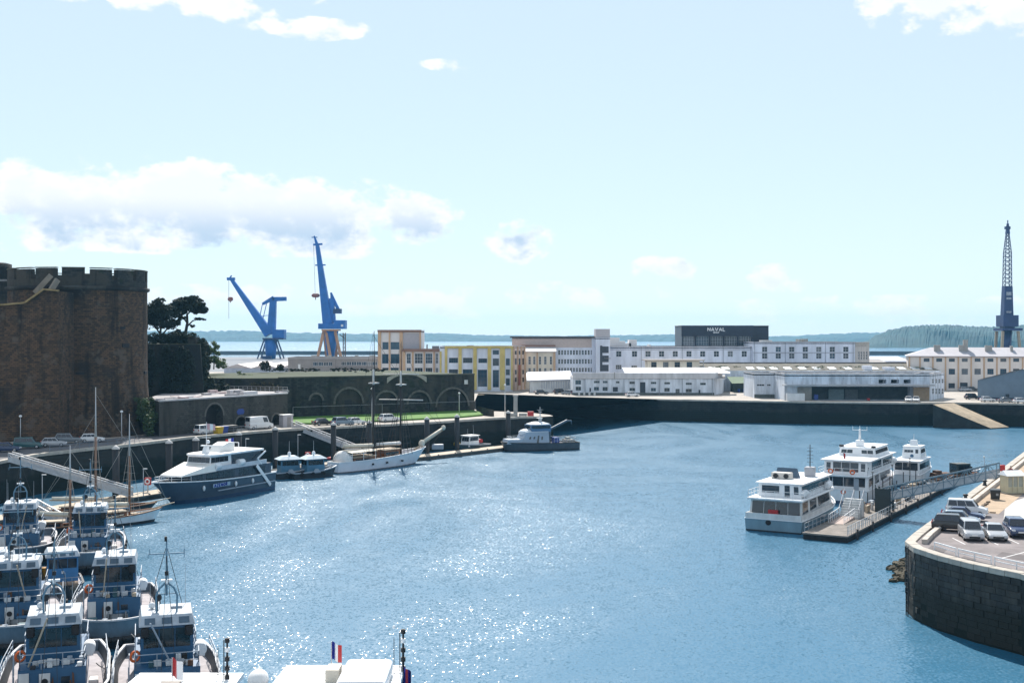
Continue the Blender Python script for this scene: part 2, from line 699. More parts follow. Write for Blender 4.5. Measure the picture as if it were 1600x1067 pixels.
gate_stone = stone('gate_stone', ((.085, .082, .072), (.045, .045, .042), (.07, .066, .058)), (.022, .022, .02), .7, .35, patch=.2, dark=.6)

EDGE_LEFT = [(-84, 50), (-77, 120), (-73, 174), (-71.6, 184), (-66.7, 194), (-63.2, 200), (-57.3, 214), (-48.5, 226.5), (-43, 233), (-30, 242), (-17, 251.5), (-5.6, 263), (1.5, 267.5), (6.5, 269)]
TIP = [(9.2, 271.5), (8.6, 276), (4, 284), (-6, 290), (-10, 298), (-10.5, 377)]
EDGE_FAR = [(15, 356), (41, 342), (74.8, 330), (108, 323.2), (119, 324.5), (142, 316), (185, 298), (420, 230)]
shore = EDGE_LEFT + TIP + EDGE_FAR
land = shore + [(900, 500), (700, 1005), (-700, 1005), (-600, 50)]


def ngon(pts, z):
    bm = bmesh.new()
    f = bm.faces.new([bm.verts.new((p[0], p[1], z)) for p in pts])
    bmesh.ops.triangulate(bm, faces=[f])
    bmesh.ops.recalc_face_normals(bm, faces=bm.faces)
    if sum(f.normal.z for f in bm.faces) < 0:
        bmesh.ops.reverse_faces(bm, faces=bm.faces)
    me = bpy.data.meshes.new('sheet')
    bm.to_mesh(me)
    bm.free()
    return me


QZ = 6.0
structure('quay_pavement', ngon(land, QZ), paving)


def inset(path, d):
    """path moved d to its left side"""
    out = []
    n = len(path)
    for i, p in enumerate(path):
        a = path[max(i - 1, 0)]
        b = path[min(i + 1, n - 1)]
        t = Vector((b[0] - a[0], b[1] - a[1])).normalized()
        out.append((p[0] - t.y * d, p[1] + t.x * d))
    return out


def quay_wall(name, label, path, z0=-2.0, z1=QZ, mats=quay_stone, side=1, coping=True, step=1.5, nmax=290):
    """battered stone face with a course of coping blocks, each block a piece"""
    w = tag(obj(name, MB().strip(path, z0, z1 + .001), mats), label, 'wall')
    if coping:
        k = 0
        bl = MB().box(-.5 * step + .015, .5 * step - .015, -.12, .75, -.32, .14).bevel(.03).data('coping_stone')
        for a, b in zip(path, path[1:]):
            d = Vector((b[0] - a[0], b[1] - a[1]))
            n = max(1, round(d.length / step))
            for i in range(n):
                if k >= nmax:
                    break
                p = Vector(a) + d * ((i + .5) / n)
                o = obj('coping_stone', bl, coping_m, w, (p.x, p.y, z1 + random.uniform(-.015, .015)), math.atan2(d.y, d.x))
                o.scale.x = d.length / n / step
                if side < 0:
                    o.rotation_euler.z += PI
                k += 1
    return w


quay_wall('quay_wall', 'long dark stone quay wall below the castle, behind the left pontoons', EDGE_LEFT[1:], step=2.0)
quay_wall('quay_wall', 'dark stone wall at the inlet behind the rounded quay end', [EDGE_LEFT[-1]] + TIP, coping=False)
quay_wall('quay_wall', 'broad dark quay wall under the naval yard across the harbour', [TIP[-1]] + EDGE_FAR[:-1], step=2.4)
# nearer quay on the right
EDGE_RIGHT = [(47, 40), (43.5, 62), (40, 80), (38.3, 91.4), (36.2, 95.2), (34.7, 99.0), (34.0, 102.6), (34.3, 105.8), (36.0, 109.2), (43.5, 122.8), (61, 154.5), (78.3, 186), (101, 227), (128, 276)]
right_land = EDGE_RIGHT + [(180, 262), (300, 230), (300, 40)]
structure('quay_pavement', ngon(list(reversed(right_land)), QZ), asphalt)
rq = quay_wall('quay_wall', 'near rounded dark stone quay wall below the car park', EDGE_RIGHT, side=-1, step=1.6, coping=True)
# its stone courses, block by block
blk = [MB().box(-.5 * l + .012, .5 * l - .012, -.10, .25, -.24, .24).bevel(.025).data('stone_block') for l in (.9, 1.15, 1.4)]
stone_b = [mat('wet_granite_%d' % i, c, .85, .5, .9, bump=.5, bscale=5, streak=.3, tide=(.012, .014, .010)) for i, c in enumerate(((.036, .037, .034), (.028, .030, .030), (.042, .040, .035)))]
for me_, m_ in zip(blk, stone_b):
    me_.materials.append(m_)
NB = 0
arc = [p for p in EDGE_RIGHT if 88 < p[1] < 112]
seg = [(a, b, math.hypot(b[0] - a[0], b[1] - a[1])) for a, b in zip(arc, arc[1:])]
tot = sum(s[2] for s in seg)
for row in range(11):
    u = .3 * (row % 2)
    while u < tot - .6 and NB < 290:
        k = random.randrange(3)
        l = (.9, 1.15, 1.4)[k]
        c, acc = u + l / 2, 0
        for a, b, d in seg:
            if acc + d >= c:
                t = (c - acc) / d
                break
            acc += d
        x, y = a[0] + (b[0] - a[0]) * t, a[1] + (b[1] - a[1]) * t
        ang = math.atan2(b[1] - a[1], b[0] - a[0]) + PI
        o = obj('stone_block', blk[k], None, rq, (x, y, 5.42 - row * .5), ang)
        off = random.uniform(-.03, .03) - row * .012
        o.location.x += math.sin(ang) * -off * -1
        o.location.y += math.cos(ang) * off
        u += l
        NB += 1
# tan sanded strip and pale concrete apron on the near quay
sand = mat('sanded_gravel', (.38, .28, .19), .95, .2, .5, bump=.2)
paleconc = mat('pale_concrete', (.46, .44, .41), .9, .12, .3)
P = [at(1497, 795, QZ), at(1560, 803, QZ), at(1600, 770, QZ), at(1660, 700, QZ), at(1606, 706, QZ), at(1545, 752, QZ)]
structure('gravel_path', ngon([(p.x, p.y) for p in P], QZ + .008), sand)
P = [at(1568, 812, QZ), at(1570, 795, QZ), at(1586, 782, QZ), at(1606, 776, QZ), at(1700, 776, QZ), at(1700, 812, QZ)]
structure('concrete_path', ngon([(p.x, p.y) for p in P], QZ + .012), paleconc)
# painted bay lines
paint = mat('road_paint', (.62, .61, .60), .8, .25, 2)
for (a, b) in (((1508, 850), (1488, 840)), ((1560, 851), (1541, 842)), ((1592, 849), (1572, 840)), ((1640, 852), (1560, 873))):
    p, q = at(*a, QZ), at(*b, QZ)
    d = (q - p).normalized() * .06
    n = Vector((-d.y, d.x, 0))
    structure('bay_marking', MB().quad(p - n + Vector((0, 0, .004)), q - n + Vector((0, 0, .004)), q + n + Vector((0, 0, .004)), p + n + Vector((0, 0, .004))), paint)
patch_m = mat('tarmac_patch', (.115, .10, .10), .95, .25, .6, bump=.15)
for poly in (((1448, 858), (1474, 864), (1480, 858), (1456, 852)), ((1556, 868), (1600, 876), (1606, 868), (1566, 862)), ((1500, 872), (1522, 877), (1526, 873), (1506, 868))):
    structure('tarmac_patch', ngon([(at(*q, QZ).x, at(*q, QZ).y) for q in poly], QZ + .003), patch_m)
lad = thing('quay_ladder', 'black iron ladder down the near quay wall by the rocks', 'ladder', (34.05, 104.2, 0))
obj('rails', MB().bar((-.2, -.25, -.5), (-.2, -.25, 6.0), .07).bar((-.2, .25, -.5), (-.2, .25, 6.0), .07), iron, lad)
for k in range(16):
    obj('rung', MB().bar((-.2, -.25, -.2 + k * .38), (-.2, .25, -.2 + k * .38), .045), iron, lad)
structure('dock_apron', ngon([(-260, 600), (330, 600), (420, 1003), (-480, 1003)], QZ + .01), mat('dock_concrete', (.17, .175, .19), .9, .2, .05))
# quayside road under the castle and lawn below the rampart
road = mat('road_tarmac', (.11, .105, .11), .9, .2, .3)
inner = inset(EDGE_LEFT[1:12], 1.4)
outer = inset(EDGE_LEFT[1:12], 11)
structure('quay_road', ngon(inner[:7] + list(reversed(outer[:7])), QZ + .005), road)
structure('lawn', ngon([(-50.0, 262), (-46.8, 254), (-45.2, 246.5), (-40, 245.3), (-22, 257.0), (-11, 265.5), (-6.5, 272), (-7.5, 281), (-9.2, 287.5)], QZ + .35), grass_m)
kerb = [(-46.8, 254), (-45.2, 246.5), (-40, 245.3), (-22, 257.0), (-11, 265.5), (-6.5, 272), (-7.5, 281)]
structure('lawn_bank', MB().strip(kerb, QZ, QZ + .35), grass_m)
# two slipways cut down the far wall
for lab, q in (('tan stone slipway running down the far quay wall at right', ((109.6, 316.7, 6.03), (122.6, 311.6, .25), (128.8, 315.2, .25), (117.5, 323.4, 6.03))),
               ('pale narrow stone slipway behind the rounded quay end', ((-11, 369, 6.03), (5.2, 292, .8), (7.6, 293, .8), (-8.6, 370, 6.03)))):
    q = [Vector(v) for v in q]
    lo = [Vector((v.x, v.y, -1.5)) for v in q]
    sw = tag(obj('slipway', MB().mesh(q + lo, [(0, 1, 2, 3), (0, 4, 5, 1), (1, 5, 6, 2), (2, 6, 7, 3), (3, 7, 4, 0)]), mat('wet_slip_wall', (.026, .028, .027), .9, .4, .6)), lab, 'slipway')
    up_ = Vector((0, 0, .03))
    obj('ramp_surface', MB().quad(*[v + up_ for v in q]), mat('slipway_stone', (.36, .28, .19), .9, .3, .6), sw)

# ------------------------------------------------------------------ far shores
def ridge(name, D, tops, depth, m, rough, seed, base=0.0):
    """wooded shore: front slope, crest, back; tops = (px, py of the skyline)"""
    rnd = random.Random(seed)
    xs = []
    n = 420
    p0, p1 = tops[0][0], tops[-1][0]
    mb = MB()
    rows = 7
    V = []
    ph = [rnd.uniform(0, 6) for _ in range(8)]
    for i in range(n + 1):
        px = p0 + (p1 - p0) * i / n
        for (a, b), (c, d) in zip(tops, tops[1:]):
            if a <= px <= c:
                t = (px - a) / (c - a)
                t = t * t * (3 - 2 * t)
                py = b + (d - b) * t
                break
        z = CH - (py - HY) * (D + depth * .5) / F
        for r in range(rows + 1):
            t = r / rows
            Dy = D + depth * t * .5 + 12 * math.sin(px * .07 + ph[0]) + 20 * math.sin(px * .023 + r + ph[1])
            h = base + (z - base) * math.sin(t * PI / 2) ** .8
            h += (rnd.random() - .4) * rough * (0 if r == 0 else 1) * (z / 40)
            if r == 0:
                h = -.4
            V.append(((px - 800) / F * Dy, Dy, h))
        V.append(((px - 800) / F * (D + depth), D + depth, -.4))
    R = rows + 2
    fs = []
    for i in range(n):
        for r in range(R - 1):
            fs.append((i * R + r, (i + 1) * R + r, (i + 1) * R + r + 1, i * R + r + 1))
    mb.mesh(V, fs)
    return structure(name, mb, m)


wooded = mat('wooded_slope', (.012, .050, .050), .95, .45, .02, bump=.6, bscale=.05)  # blue of the distant haze is put into the slope colour
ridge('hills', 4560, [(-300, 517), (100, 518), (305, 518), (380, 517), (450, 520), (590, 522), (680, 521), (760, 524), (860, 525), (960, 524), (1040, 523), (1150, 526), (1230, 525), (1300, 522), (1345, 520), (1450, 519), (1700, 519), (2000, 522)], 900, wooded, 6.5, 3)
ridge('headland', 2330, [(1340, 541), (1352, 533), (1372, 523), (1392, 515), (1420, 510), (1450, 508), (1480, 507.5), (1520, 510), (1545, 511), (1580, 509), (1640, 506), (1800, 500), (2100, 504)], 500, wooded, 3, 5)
# breakwaters of the outer roads
bw_m = mat('breakwater_stone', (.05, .055, .06), .95, .3, .05)
for lab, p0, p1, D in (('long low dark breakwater beyond the two blue cranes', 250, 1060, 1500), ('dark breakwater left of the headland behind the naval yard', 1200, 1460, 1480)):
    x0, x1 = (p0 - 800) / F * D, (p1 - 800) / F * D
    tag(obj('breakwater', MB().mesh([(x0, D - 5, -1), (x1, D - 5, -1), (x1, D, 4.6), (x0, D, 4.6), (x0, D + 6, 4.6), (x1, D + 6, 4.6), (x0, D + 12, -1), (x1, D + 12, -1)],
                                    [(0, 1, 2, 3), (3, 2, 5, 4), (4, 5, 7, 6), (1, 7, 5, 2), (0, 3, 4, 6)]), bw_m), lab, 'breakwater')

# ------------------------------------------------------------------ the air
hz = bpy.data.materials.new('haze')
hz.use_nodes = True
hz.node_tree.nodes.clear()
pv = hz.node_tree.nodes.new('ShaderNodeVolumePrincipled')
pv.inputs['Color'].default_value = (.26, .64, 1, 1)
pv.inputs['Density'].default_value = .00008
pv.inputs['Anisotropy'].default_value = .25
ho = hz.node_tree.nodes.new('ShaderNodeOutputMaterial')
hz.node_tree.links.new(pv.outputs[0], ho.inputs['Volume'])
structure('haze', MB().box(-9000, 9000, -60, 6200, -3, 118), hz, 'stuff')

# ================================================================== CASTLE
def arcwall(mb, w, h, arches, depth, thick=None):
    """wall in the local xz plane (front at y=0) with round-headed openings (uc, half width, spring, apex) let in by depth"""
    u = 0.0
    for uc, hw, sp, ap in sorted(arches):
        mb.quad((u, 0, 0), (uc - hw, 0, 0), (uc - hw, 0, h), (u, 0, h), uv=((u, 0), (uc - hw, 0), (uc - hw, h), (u, h)))
        n = 10
        pts = []
        for k in range(n + 1):
            t = PI * (1 - k / n)
            pts.append((uc + hw * math.cos(t), sp + (ap - sp) * math.sin(t)))
        for (a, za), (b, zb) in zip(pts, pts[1:]):
            mb.quad((a, 0, za), (b, 0, zb), (b, 0, h), (a, 0, h), uv=((a, za), (b, zb), (b, h), (a, h)))
            mb.quad((a, 0, za), (a, depth, za), (b, depth, zb), (b, 0, zb), uv=((a, za), (a, za + depth), (b, zb + depth), (b, zb)))
            mb.quad((a, depth, 0), (b, depth, 0), (b, depth, zb), (a, depth, za), uv=((a, 0), (b, 0), (b, zb), (a, za)))
        for x in (uc - hw, uc + hw):
            mb.quad((x, 0, 0), (x, depth, 0), (x, depth, sp), (x, 0, sp), uv=((0, 0), (depth, 0), (depth, sp), (0, sp)))
        u = uc + hw
    mb.quad((u, 0, 0), (w, 0, 0), (w, 0, h), (u, 0, h), uv=((u, 0), (w, 0), (w, h), (u, h)))
    return mb


TC = (-80.2, 225.0)
tower = thing('castle_tower', 'massive round stone castle tower with battlements at left', 'tower', (TC[0], TC[1], QZ))
R0 = 12.2
prof = [(13.6, -.3), (13.1, 2), (12.6, 5), (12.3, 9), (R0, 14), (R0, 26.2)]
mb = MB()
NT = 72
for j in range(len(prof) - 1):
    (r0, z0), (r1, z1) = prof[j], prof[j + 1]
    for k in range(NT):
        a, b = 2 * PI * k / NT, 2 * PI * (k + 1) / NT
        mb.quad((r0 * math.cos(a), r0 * math.sin(a), z0), (r0 * math.cos(b), r0 * math.sin(b), z0), (r1 * math.cos(b), r1 * math.sin(b), z1), (r1 * math.cos(a), r1 * math.sin(a), z1),
                uv=((a * R0, z0), (b * R0, z0), (b * R0, z1), (a * R0, z1)), smooth=True)
obj('wall', mb, castle_stone, tower)
obj('cornice', MB().lathe([(R0, 26.0), (R0 + .45, 26.25), (R0 + .45, 26.7), (R0 + .05, 26.75), (R0 - .9, 26.8), (R0 - .9, 26.0)], 72), stone('cornice_stone', ((.08, .075, .066), (.06, .058, .052), (.07, .066, .058)), (.03, .03, .03)), tower)


def ringseg(mb, r0, r1, a0, a1, z0, z1, n=6):
    for k in range(n):
        a, b = a0 + (a1 - a0) * k / n, a0 + (a1 - a0) * (k + 1) / n
        p = lambda r, t, z: (r * math.cos(t), r * math.sin(t), z)
        mb.quad(p(r1, a, z0), p(r1, b, z0), p(r1, b, z1), p(r1, a, z1), uv=((a * r1, z0), (b * r1, z0), (b * r1, z1), (a * r1, z1)))
        mb.quad(p(r0, b, z0), p(r0, a, z0), p(r0, a, z1), p(r0, b, z1), uv=((a * r1, z0), (b * r1, z0), (b * r1, z1), (a * r1, z1)))
        mb.quad(p(r0, a, z1), p(r1, a, z1), p(r1, b, z1), p(r0, b, z1), uv=((0, 0), (1, 0), (1, 1), (0, 1)))
    for a in (a0, a1):
        mb.quad((r0 * math.cos(a), r0 * math.sin(a), z0), (r1 * math.cos(a), r1 * math.sin(a), z0), (r1 * math.cos(a), r1 * math.sin(a), z1), (r0 * math.cos(a), r0 * math.sin(a), z1), uv=((0, 0), (1, 0), (1, z1 - z0), (0, z1 - z0)))
    return mb


par = MB()
ringseg(par, R0 - .95, R0 + .02, 0, 2 * PI, 26.75, 27.9, 72)
obj('parapet', par, ramp_stone, tower)
for k in range(16):
    c = -PI / 2 + math.radians(4.3 - 11.25 + 22.5 * k)
    mm = ringseg(MB(), R0 - .95, R0 + .03, c - math.radians(9.0), c + math.radians(9.0), 27.9, 29.75 + random.uniform(-.15, .1))
    mo = obj('merlon', mm, ramp_stone, tower)
    obj('cap_stone', ringseg(MB(), R0 - 1.0, R0 + .1, c - math.radians(9.2), c + math.radians(9.2), 29.85, 30.0), mat('lichened_cap', (.14, .13, .09), .95, .3, 1), mo)
obj('roof', MB().lathe([(0, 26.5), (R0 - .9, 26.4)], 40), roofgrey, tower)
for px, py, w, h in ((126, 583, 1.4, .45), (209, 585, 1.3, .5), (179, 512, 1.0, .5), (182, 540, 1.6, .7)):
    a = math.asin(max(-1, min(1, ((px - 800) / F * 214 - TC[0]) / R0)))
    z = CH - (py - HY) * 214 / F - QZ
    r = R0 + (.15 if z > 12 else .3)
    M_ = Matrix.Rotation(a, 4, 'Z') @ Matrix.Translation((0, -r, z))
    sl = MB().box(-w / 2, w / 2, -.02, .5, -h / 2, h / 2, M_)
    obj('loophole', sl, black, tower)

# curtain wall left of the tower, top stepping down to the left
cw = thing('castle_curtain_wall', 'dark castle curtain wall with sloping top left of the round tower', 'wall')
Zp = lambda py: CH - (py - HY) * 206 / F
prof = [(-86, Zp(477)), (-82.4, Zp(474)), (-79.2, Zp(453)), (-76.8, Zp(455))]
path = [(-150, 199), (-110, 203)]
tops = [Zp(480), Zp(478)] + [z for _, z in prof]
path += [(x, 206) for x, _ in prof]
mb = MB()
u = 0
for i in range(len(path) - 1):
    (x0, y0), (x1, y1) = path[i], path[i + 1]
    l = math.hypot(x1 - x0, y1 - y0)
    mb.quad((x0, y0, QZ - .3), (x1, y1, QZ - .3), (x1, y1, tops[i + 1]), (x0, y0, tops[i]), uv=((u, 0), (u + l, 0), (u + l, tops[i + 1] - QZ), (u, tops[i] - QZ)))
    mb.quad((x0, y0, tops[i]), (x1, y1, tops[i + 1]), (x1, y1 + 2.5, tops[i + 1]), (x0, y0 + 2.5, tops[i]), uv=((u, 0), (u + l, 0), (u + l, 2), (u, 2)))
    u += l
mb.quad((-76.8, 206, QZ - .3), (-76.8, 216, QZ - .3), (-76.8, 216, tops[-1]), (-76.8, 206, tops[-1]), uv=((0, 0), (10, 0), (10, 25), (0, 25)))
obj('wall', mb, castle_stone, cw)
cpm = mat('ochre_lichen_coping', (.26, .19, .09), .95, .4, 1.2)
c = MB()
for (a, za), (b, zb) in (((-86, Zp(477)), (-82.4, Zp(474))), ((-82.4, Zp(474)), (-79.2, Zp(453))), ((-79.2, Zp(453)), (-76.8, Zp(455)))):
    c.bar((a, 205.9, za + .1), (b, 205.9, zb + .1), .9, .3)
obj('coping', c, cpm, cw)
obj('coping', MB().bar((-110, 202.9, Zp(478) + .1), (-86, 205.9, Zp(477) + .1), .9, .3), cpm, cw)
stm = mat('pale_parapet', (.24, .21, .17), .9, .2, 1)
for a, b in (((54, 458), (80, 430)), ((80, 453), (90, 437))):
    p, q = atd(*a, 209.5), atd(*b, 210.5)
    obj('stair_parapet', MB().bar(p, q, .5, .9), stm, cw)
# buildings inside the castle, over the wall
hs = thing('castle_lodging', 'grey castle building with a white window peeping over the curtain wall', 'building', (-104, 235, QZ))
s_ = 236 / F
obj('wall', MB().strip([(-20, 0), (7.0, 0), (7.0, 14), (-20, 14)], 0, 24 + 84 * s_ - QZ, True), ramp_stone, hs)
obj('roof', MB().box(-20.3, 7.3, -.3, 14.3, 24 + 84 * s_ - QZ, 24 + 87 * s_ - QZ), roofgrey, hs)
wz = CH - (459 - HY) * s_ - QZ
wn_ = obj('window', MB().box(3.0, 3.15, -.12, .05, wz - .6, wz + .6).box(4.25, 4.4, -.12, .05, wz - .6, wz + .6).box(3.0, 4.4, -.14, .05, wz - .75, wz - .6).box(3.0, 4.4, -.14, .05, wz + .6, wz + .75).box(3.63, 3.77, -.1, .05, wz - .6, wz + .6), frame_w, hs)
obj('pane', MB().quad((3.1, -.03, wz - .6), (4.3, -.03, wz - .6), (4.3, -.03, wz + .6), (3.1, -.03, wz + .6)), glassb, wn_)
tr = thing('castle_turret', 'small round castle turret at the left edge, behind the curtain wall', 'tower', (-107.5, 250, QZ))
obj('wall', MB().lathe([(3.6, 0), (3.6, 24 + 80 * .1316 - QZ)], 24), ramp_stone, tr)
obj('crown', MB().lathe([(3.6, 28.2), (4.4, 28.8), (4.4, 32.6), (3.4, 32.9), (3.3, 32.0), (0, 32.0)], 24), ramp_stone, tr)

# wooded bastion right of the tower
bs = thing('castle_bastion', 'dark earth bastion with trees between the round tower and the gate wall', 'bastion')
pts = [(-72.5, 246), (-63.9, 249), (-67.6, 266), (-75.5, 300), (-120, 300), (-110, 262)]
zt = CH - (538 - HY) * 250 / F
mb = MB()
for i in range(len(pts)):
    a, b = pts[i], pts[(i + 1) % len(pts)]
    ea, eb = (a[0] + (1.6 if i in (1, 2) else 0), a[1] - 1.5), (b[0] + (1.6 if (i + 1) in (1, 2) else 0), b[1] - 1.5)
    mb.quad((ea[0], ea[1], QZ), (eb[0], eb[1], QZ), (b[0], b[1], zt), (a[0], a[1], zt), uv=((0, 0), (9, 0), (9, 16), (0, 16)))
obj('wall', mb, stone('bastion_stone', ((.020, .024, .024), (.014, .018, .018), (.026, .028, .024)), (.01, .01, .01), lichen=(.014, .024, .012)), bs)
obj('earth_top', MB().prism(pts, zt - .4, zt + .05), earth, bs)
obj('parapet_block', MB().box(-66.8, -65.2, 250.6, 254, zt + .04, zt + 1.5), ramp_stone, bs)


# gate building with arches under a flat cluttered roof
gA, gB = Vector((-62.8, 216.5, QZ)), Vector((-45.4, 246.0, QZ))
gate = thing('gate_building', 'low stone gate building with three arches and a flat cluttered roof', 'building', gA, math.atan2(gB.y - gA.y, gB.x - gA.x))
gw = (gB - gA).length
ginv = Matrix.Rotation(-gate.rotation_euler.z, 3, 'Z')


def on_line(A, B, px):
    k = (px - 800) / F
    d = B - A
    t = (A.x - k * A.y) / (k * d.y - d.x)
    return t * d.length, A.y + d.y * t


def Zat(py, D):
    return CH - (py - HY) * D / F


GH = 6.15
arch = []
for px, top, hwpx in ((335, 631, 13.5), (376.5, 651, 8), (432, 647, 7)):
    u, D = on_line(gA, gB, px)
    u0, _ = on_line(gA, gB, px - hwpx)
    u1, _ = on_line(gA, gB, px + hwpx)
    ap = min(Zat(top, D) - QZ, GH - .5)
    hw = (u1 - u0) / 2
    arch.append(((u0 + u1) / 2, hw, max(.6, ap - hw * 1.0), ap))
gwall = obj('wall', arcwall(MB(), gw, GH, arch, 2.2), gate_stone, gate)
for uc, hw, sp, ap in arch:
    ring = MB()
    n = 12
    for k in range(n):
        t0, t1 = PI * k / n, PI * (k + 1) / n
        p = lambda r, t: (uc + (hw + r) * math.cos(t), sp + (ap - sp + r) * math.sin(t))
        a, b, c_, d_ = p(0, t0), p(0, t1), p(.35, t1), p(.35, t0)
        ring.quad((a[0], -.06, a[1]), (d_[0], -.06, d_[1]), (c_[0], -.06, c_[1]), (b[0], -.06, b[1]))
        ring.quad((d_[0], -.06, d_[1]), (d_[0], .02, d_[1]), (c_[0], .02, c_[1]), (c_[0], -.06, c_[1]))
    obj('arch_ring', ring, mat('pale_arch_stone', (.12, .115, .10), .9, .25, 2), gate)
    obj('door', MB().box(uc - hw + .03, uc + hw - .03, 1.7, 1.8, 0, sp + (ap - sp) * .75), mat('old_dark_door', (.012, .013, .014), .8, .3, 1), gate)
back = [(-47.0, 254.5), (-71, 262), (-70, 240), (-68.0, 228)]
loc = [ginv @ (Vector((p[0], p[1], QZ)) - gA) for p in back]
poly = [(0, 0), (gw, 0)] + [(p.x, p.y) for p in loc]
sides = MB().strip([(gw, 0)] + [(p.x, p.y) for p in loc] + [(0, 0)], 0, GH)
obj('side_wall', sides, gate_stone, gate)
obj('roof', MB().prism(poly, GH - .02, GH + .12), mat('gate_roof_felt', (.30, .28, .28), .9, .3, .6), gate)
obj('roof_edge', MB().bar((0, 0, GH + .2), (gw, 0, GH + .2), .3, .22), mat('zinc_edge', (.45, .45, .46), .5, .2, 1), gate)
rl = MB()
pb = [loc[0]] + [loc[1]]
for i in range(25):
    p = loc[0].lerp(loc[1], i / 24)
    rl.bar((p.x, p.y, GH), (p.x, p.y, GH + 1.05), .06)
for h in (.55, 1.05):
    rl.bar((loc[0].x, loc[0].y, GH + h), (loc[1].x, loc[1].y, GH + h), .06)
obj('railing', rl, steel, gate)
cl_m = [mat('roof_sheet_pale', (.62, .60, .60), .6, .1, 1), mat('roof_sheet_grey', (.30, .30, .32), .7, .1, 1), mat('roof_sheet_pink', (.46, .36, .36), .7, .1, 1)]
rr = random.Random(4)
for i in range(26):
    a, b = rr.random(), rr.uniform(.08, .9)
    p0 = Vector((gw * a, 0, 0)).lerp(loc[0].lerp(loc[2], 1 - a), b)
    w, d_, h = rr.uniform(.8, 3.6), rr.uniform(.4, 1.6), rr.choice((.12, .2, .35, .8))
    obj('roof_sheet' if h < .5 else 'roof_hatch', MB().box(-w / 2, w / 2, -d_ / 2, d_ / 2, 0, h), cl_m[i % 3], gate, (p0.x, p0.y, GH + .121), rr.uniform(-.4, .4))
# blue diamond board over the middle arch
u, D = on_line(gA, gB, 375)
zc = Zat(643, D) - QZ
obj('blue_sign', MB().prismx([(u - 1.0, zc), (u - .7, zc - .55), (u + .8, zc - .5), (u + 1.1, zc), (u + .7, zc + .55), (u - .6, zc + .5)], -.14, -.06), blue_plastic, gate)

# rampart behind the lawn
rA, rB = Vector((-50.3, 262.5, QZ)), Vector((-8.9, 288.0, QZ))
ramp = thing('rampart', 'long dark stone rampart with blind arches behind the green lawn', 'wall', rA, math.atan2(rB.y - rA.y, rB.x - rA.x))
rw = (rB - rA).length
RH = 8.7
arch = []
for px, hwpx, top in ((494, 9, 616), (545, 21, 607), (604, 17, 612), (655, 17, 612), (707, 24, 607)):
    u0, _ = on_line(rA, rB, px - hwpx)
    u1, D = on_line(rA, rB, px + hwpx)
    hw = (u1 - u0) / 2
    ap = Zat(top, D) - QZ
    arch.append(((u0 + u1) / 2, hw, max(ap - hw, 1), ap))
obj('wall', arcwall(MB(), rw, RH, arch, .45), ramp_stone, ramp)
for uc, hw, sp, ap in arch:
    ring = MB()
    for k in range(12):
        t0, t1 = PI * k / 12, PI * (k + 1) / 12
        p = lambda r, t: (uc + (hw + r) * math.cos(t), sp + (ap - sp + r) * math.sin(t))
        a, b, c_, d_ = p(0, t0), p(0, t1), p(.5, t1), p(.5, t0)
        ring.quad((a[0], -.05, a[1]), (d_[0], -.05, d_[1]), (c_[0], -.05, c_[1]), (b[0], -.05, b[1]))
    obj('arch_ring', ring, mat('rampart_arch_stone', (.115, .108, .095), .95, .4, 1.5), ramp)
    zo = Zat(629, 275) - QZ
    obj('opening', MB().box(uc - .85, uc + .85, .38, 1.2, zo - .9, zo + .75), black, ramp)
obj('top_course', MB().box(0, rw, -.15, .5, RH, RH + .3), mat('mossy_coping', (.075, .075, .06), .95, .35, .6), ramp)
obj('end_wall', MB().strip([(rw, 0), (rw, 16)], 0, RH), ramp_stone, ramp)
obj('end_wall', MB().strip([(-28, 22), (-7, 2), (0, 0)], 0, RH + .1), ramp_stone, ramp)
obj('earth_top', MB().quad((0, .3, RH + .05), (rw, .3, RH + .05), (rw, 42, RH + .05), (0, 42, RH + .05)).quad((0, .3, RH + .05), (0, 42, RH + .05), (-28, 22.2, RH + .05), (-7, 2.2, RH + .05)), mat('rampart_turf', (.03, .042, .014), .95, .5, .4), ramp)
obj('handrail', MB().bar((3, -.5, 2.45), (rw, -.5, 2.45), .05).bar((3, -.5, .3), (3, -.5, 2.45), .05).bar((rw * .5, -.5, .3), (rw * .5, -.5, 2.45), .05).bar((rw - .1, -.5, .3), (rw - .1, -.5, 2.45), .05), steel, ramp)
u0, _ = on_line(rA, rB, 604)
u1, _ = on_line(rA, rB, 666)
pale = MB()
n = 14
for k in range(n):
    t0, t1 = k / n, (k + 1) / n
    f_ = lambda t: RH + .3 - 1.9 * (abs(2 * t - 1)) ** 2.4
    a, b = u0 + (u1 - u0) * t0, u0 + (u1 - u0) * t1
    pale.quad((a, -.2, f_(t0)), (b, -.2, f_(t1)), (b, -.2, f_(t1) + .0 + (RH + .62 - f_(t1)) * .55 + .1), (a, -.2, f_(t0) + (RH + .62 - f_(t0)) * .55 + .1))
obj('pale_arch_band', pale, mat('pale_arch_render', (.36, .33, .29), .9, .15, 1), ramp)
u0, _ = on_line(rA, rB, 728)
obj('vent_grille', MB().box(u0 - .45, u0 + .45, -.12, .02, RH - 2.2, RH - 1.2), offwhite, ramp)


# ------------------------------------------------------------------ trees and hedges
leaf_d = mat('pine_needles', (.018, .030, .014), .9, .4, .6)
leaf_m = mat('broad_leaves', (.05, .085, .025), .8, .45, .6)
leaf_l = mat('pale_leaves', (.14, .19, .06), .8, .4, .6)
bark = mat('bark', (.045, .035, .028), .95, .3, 2)


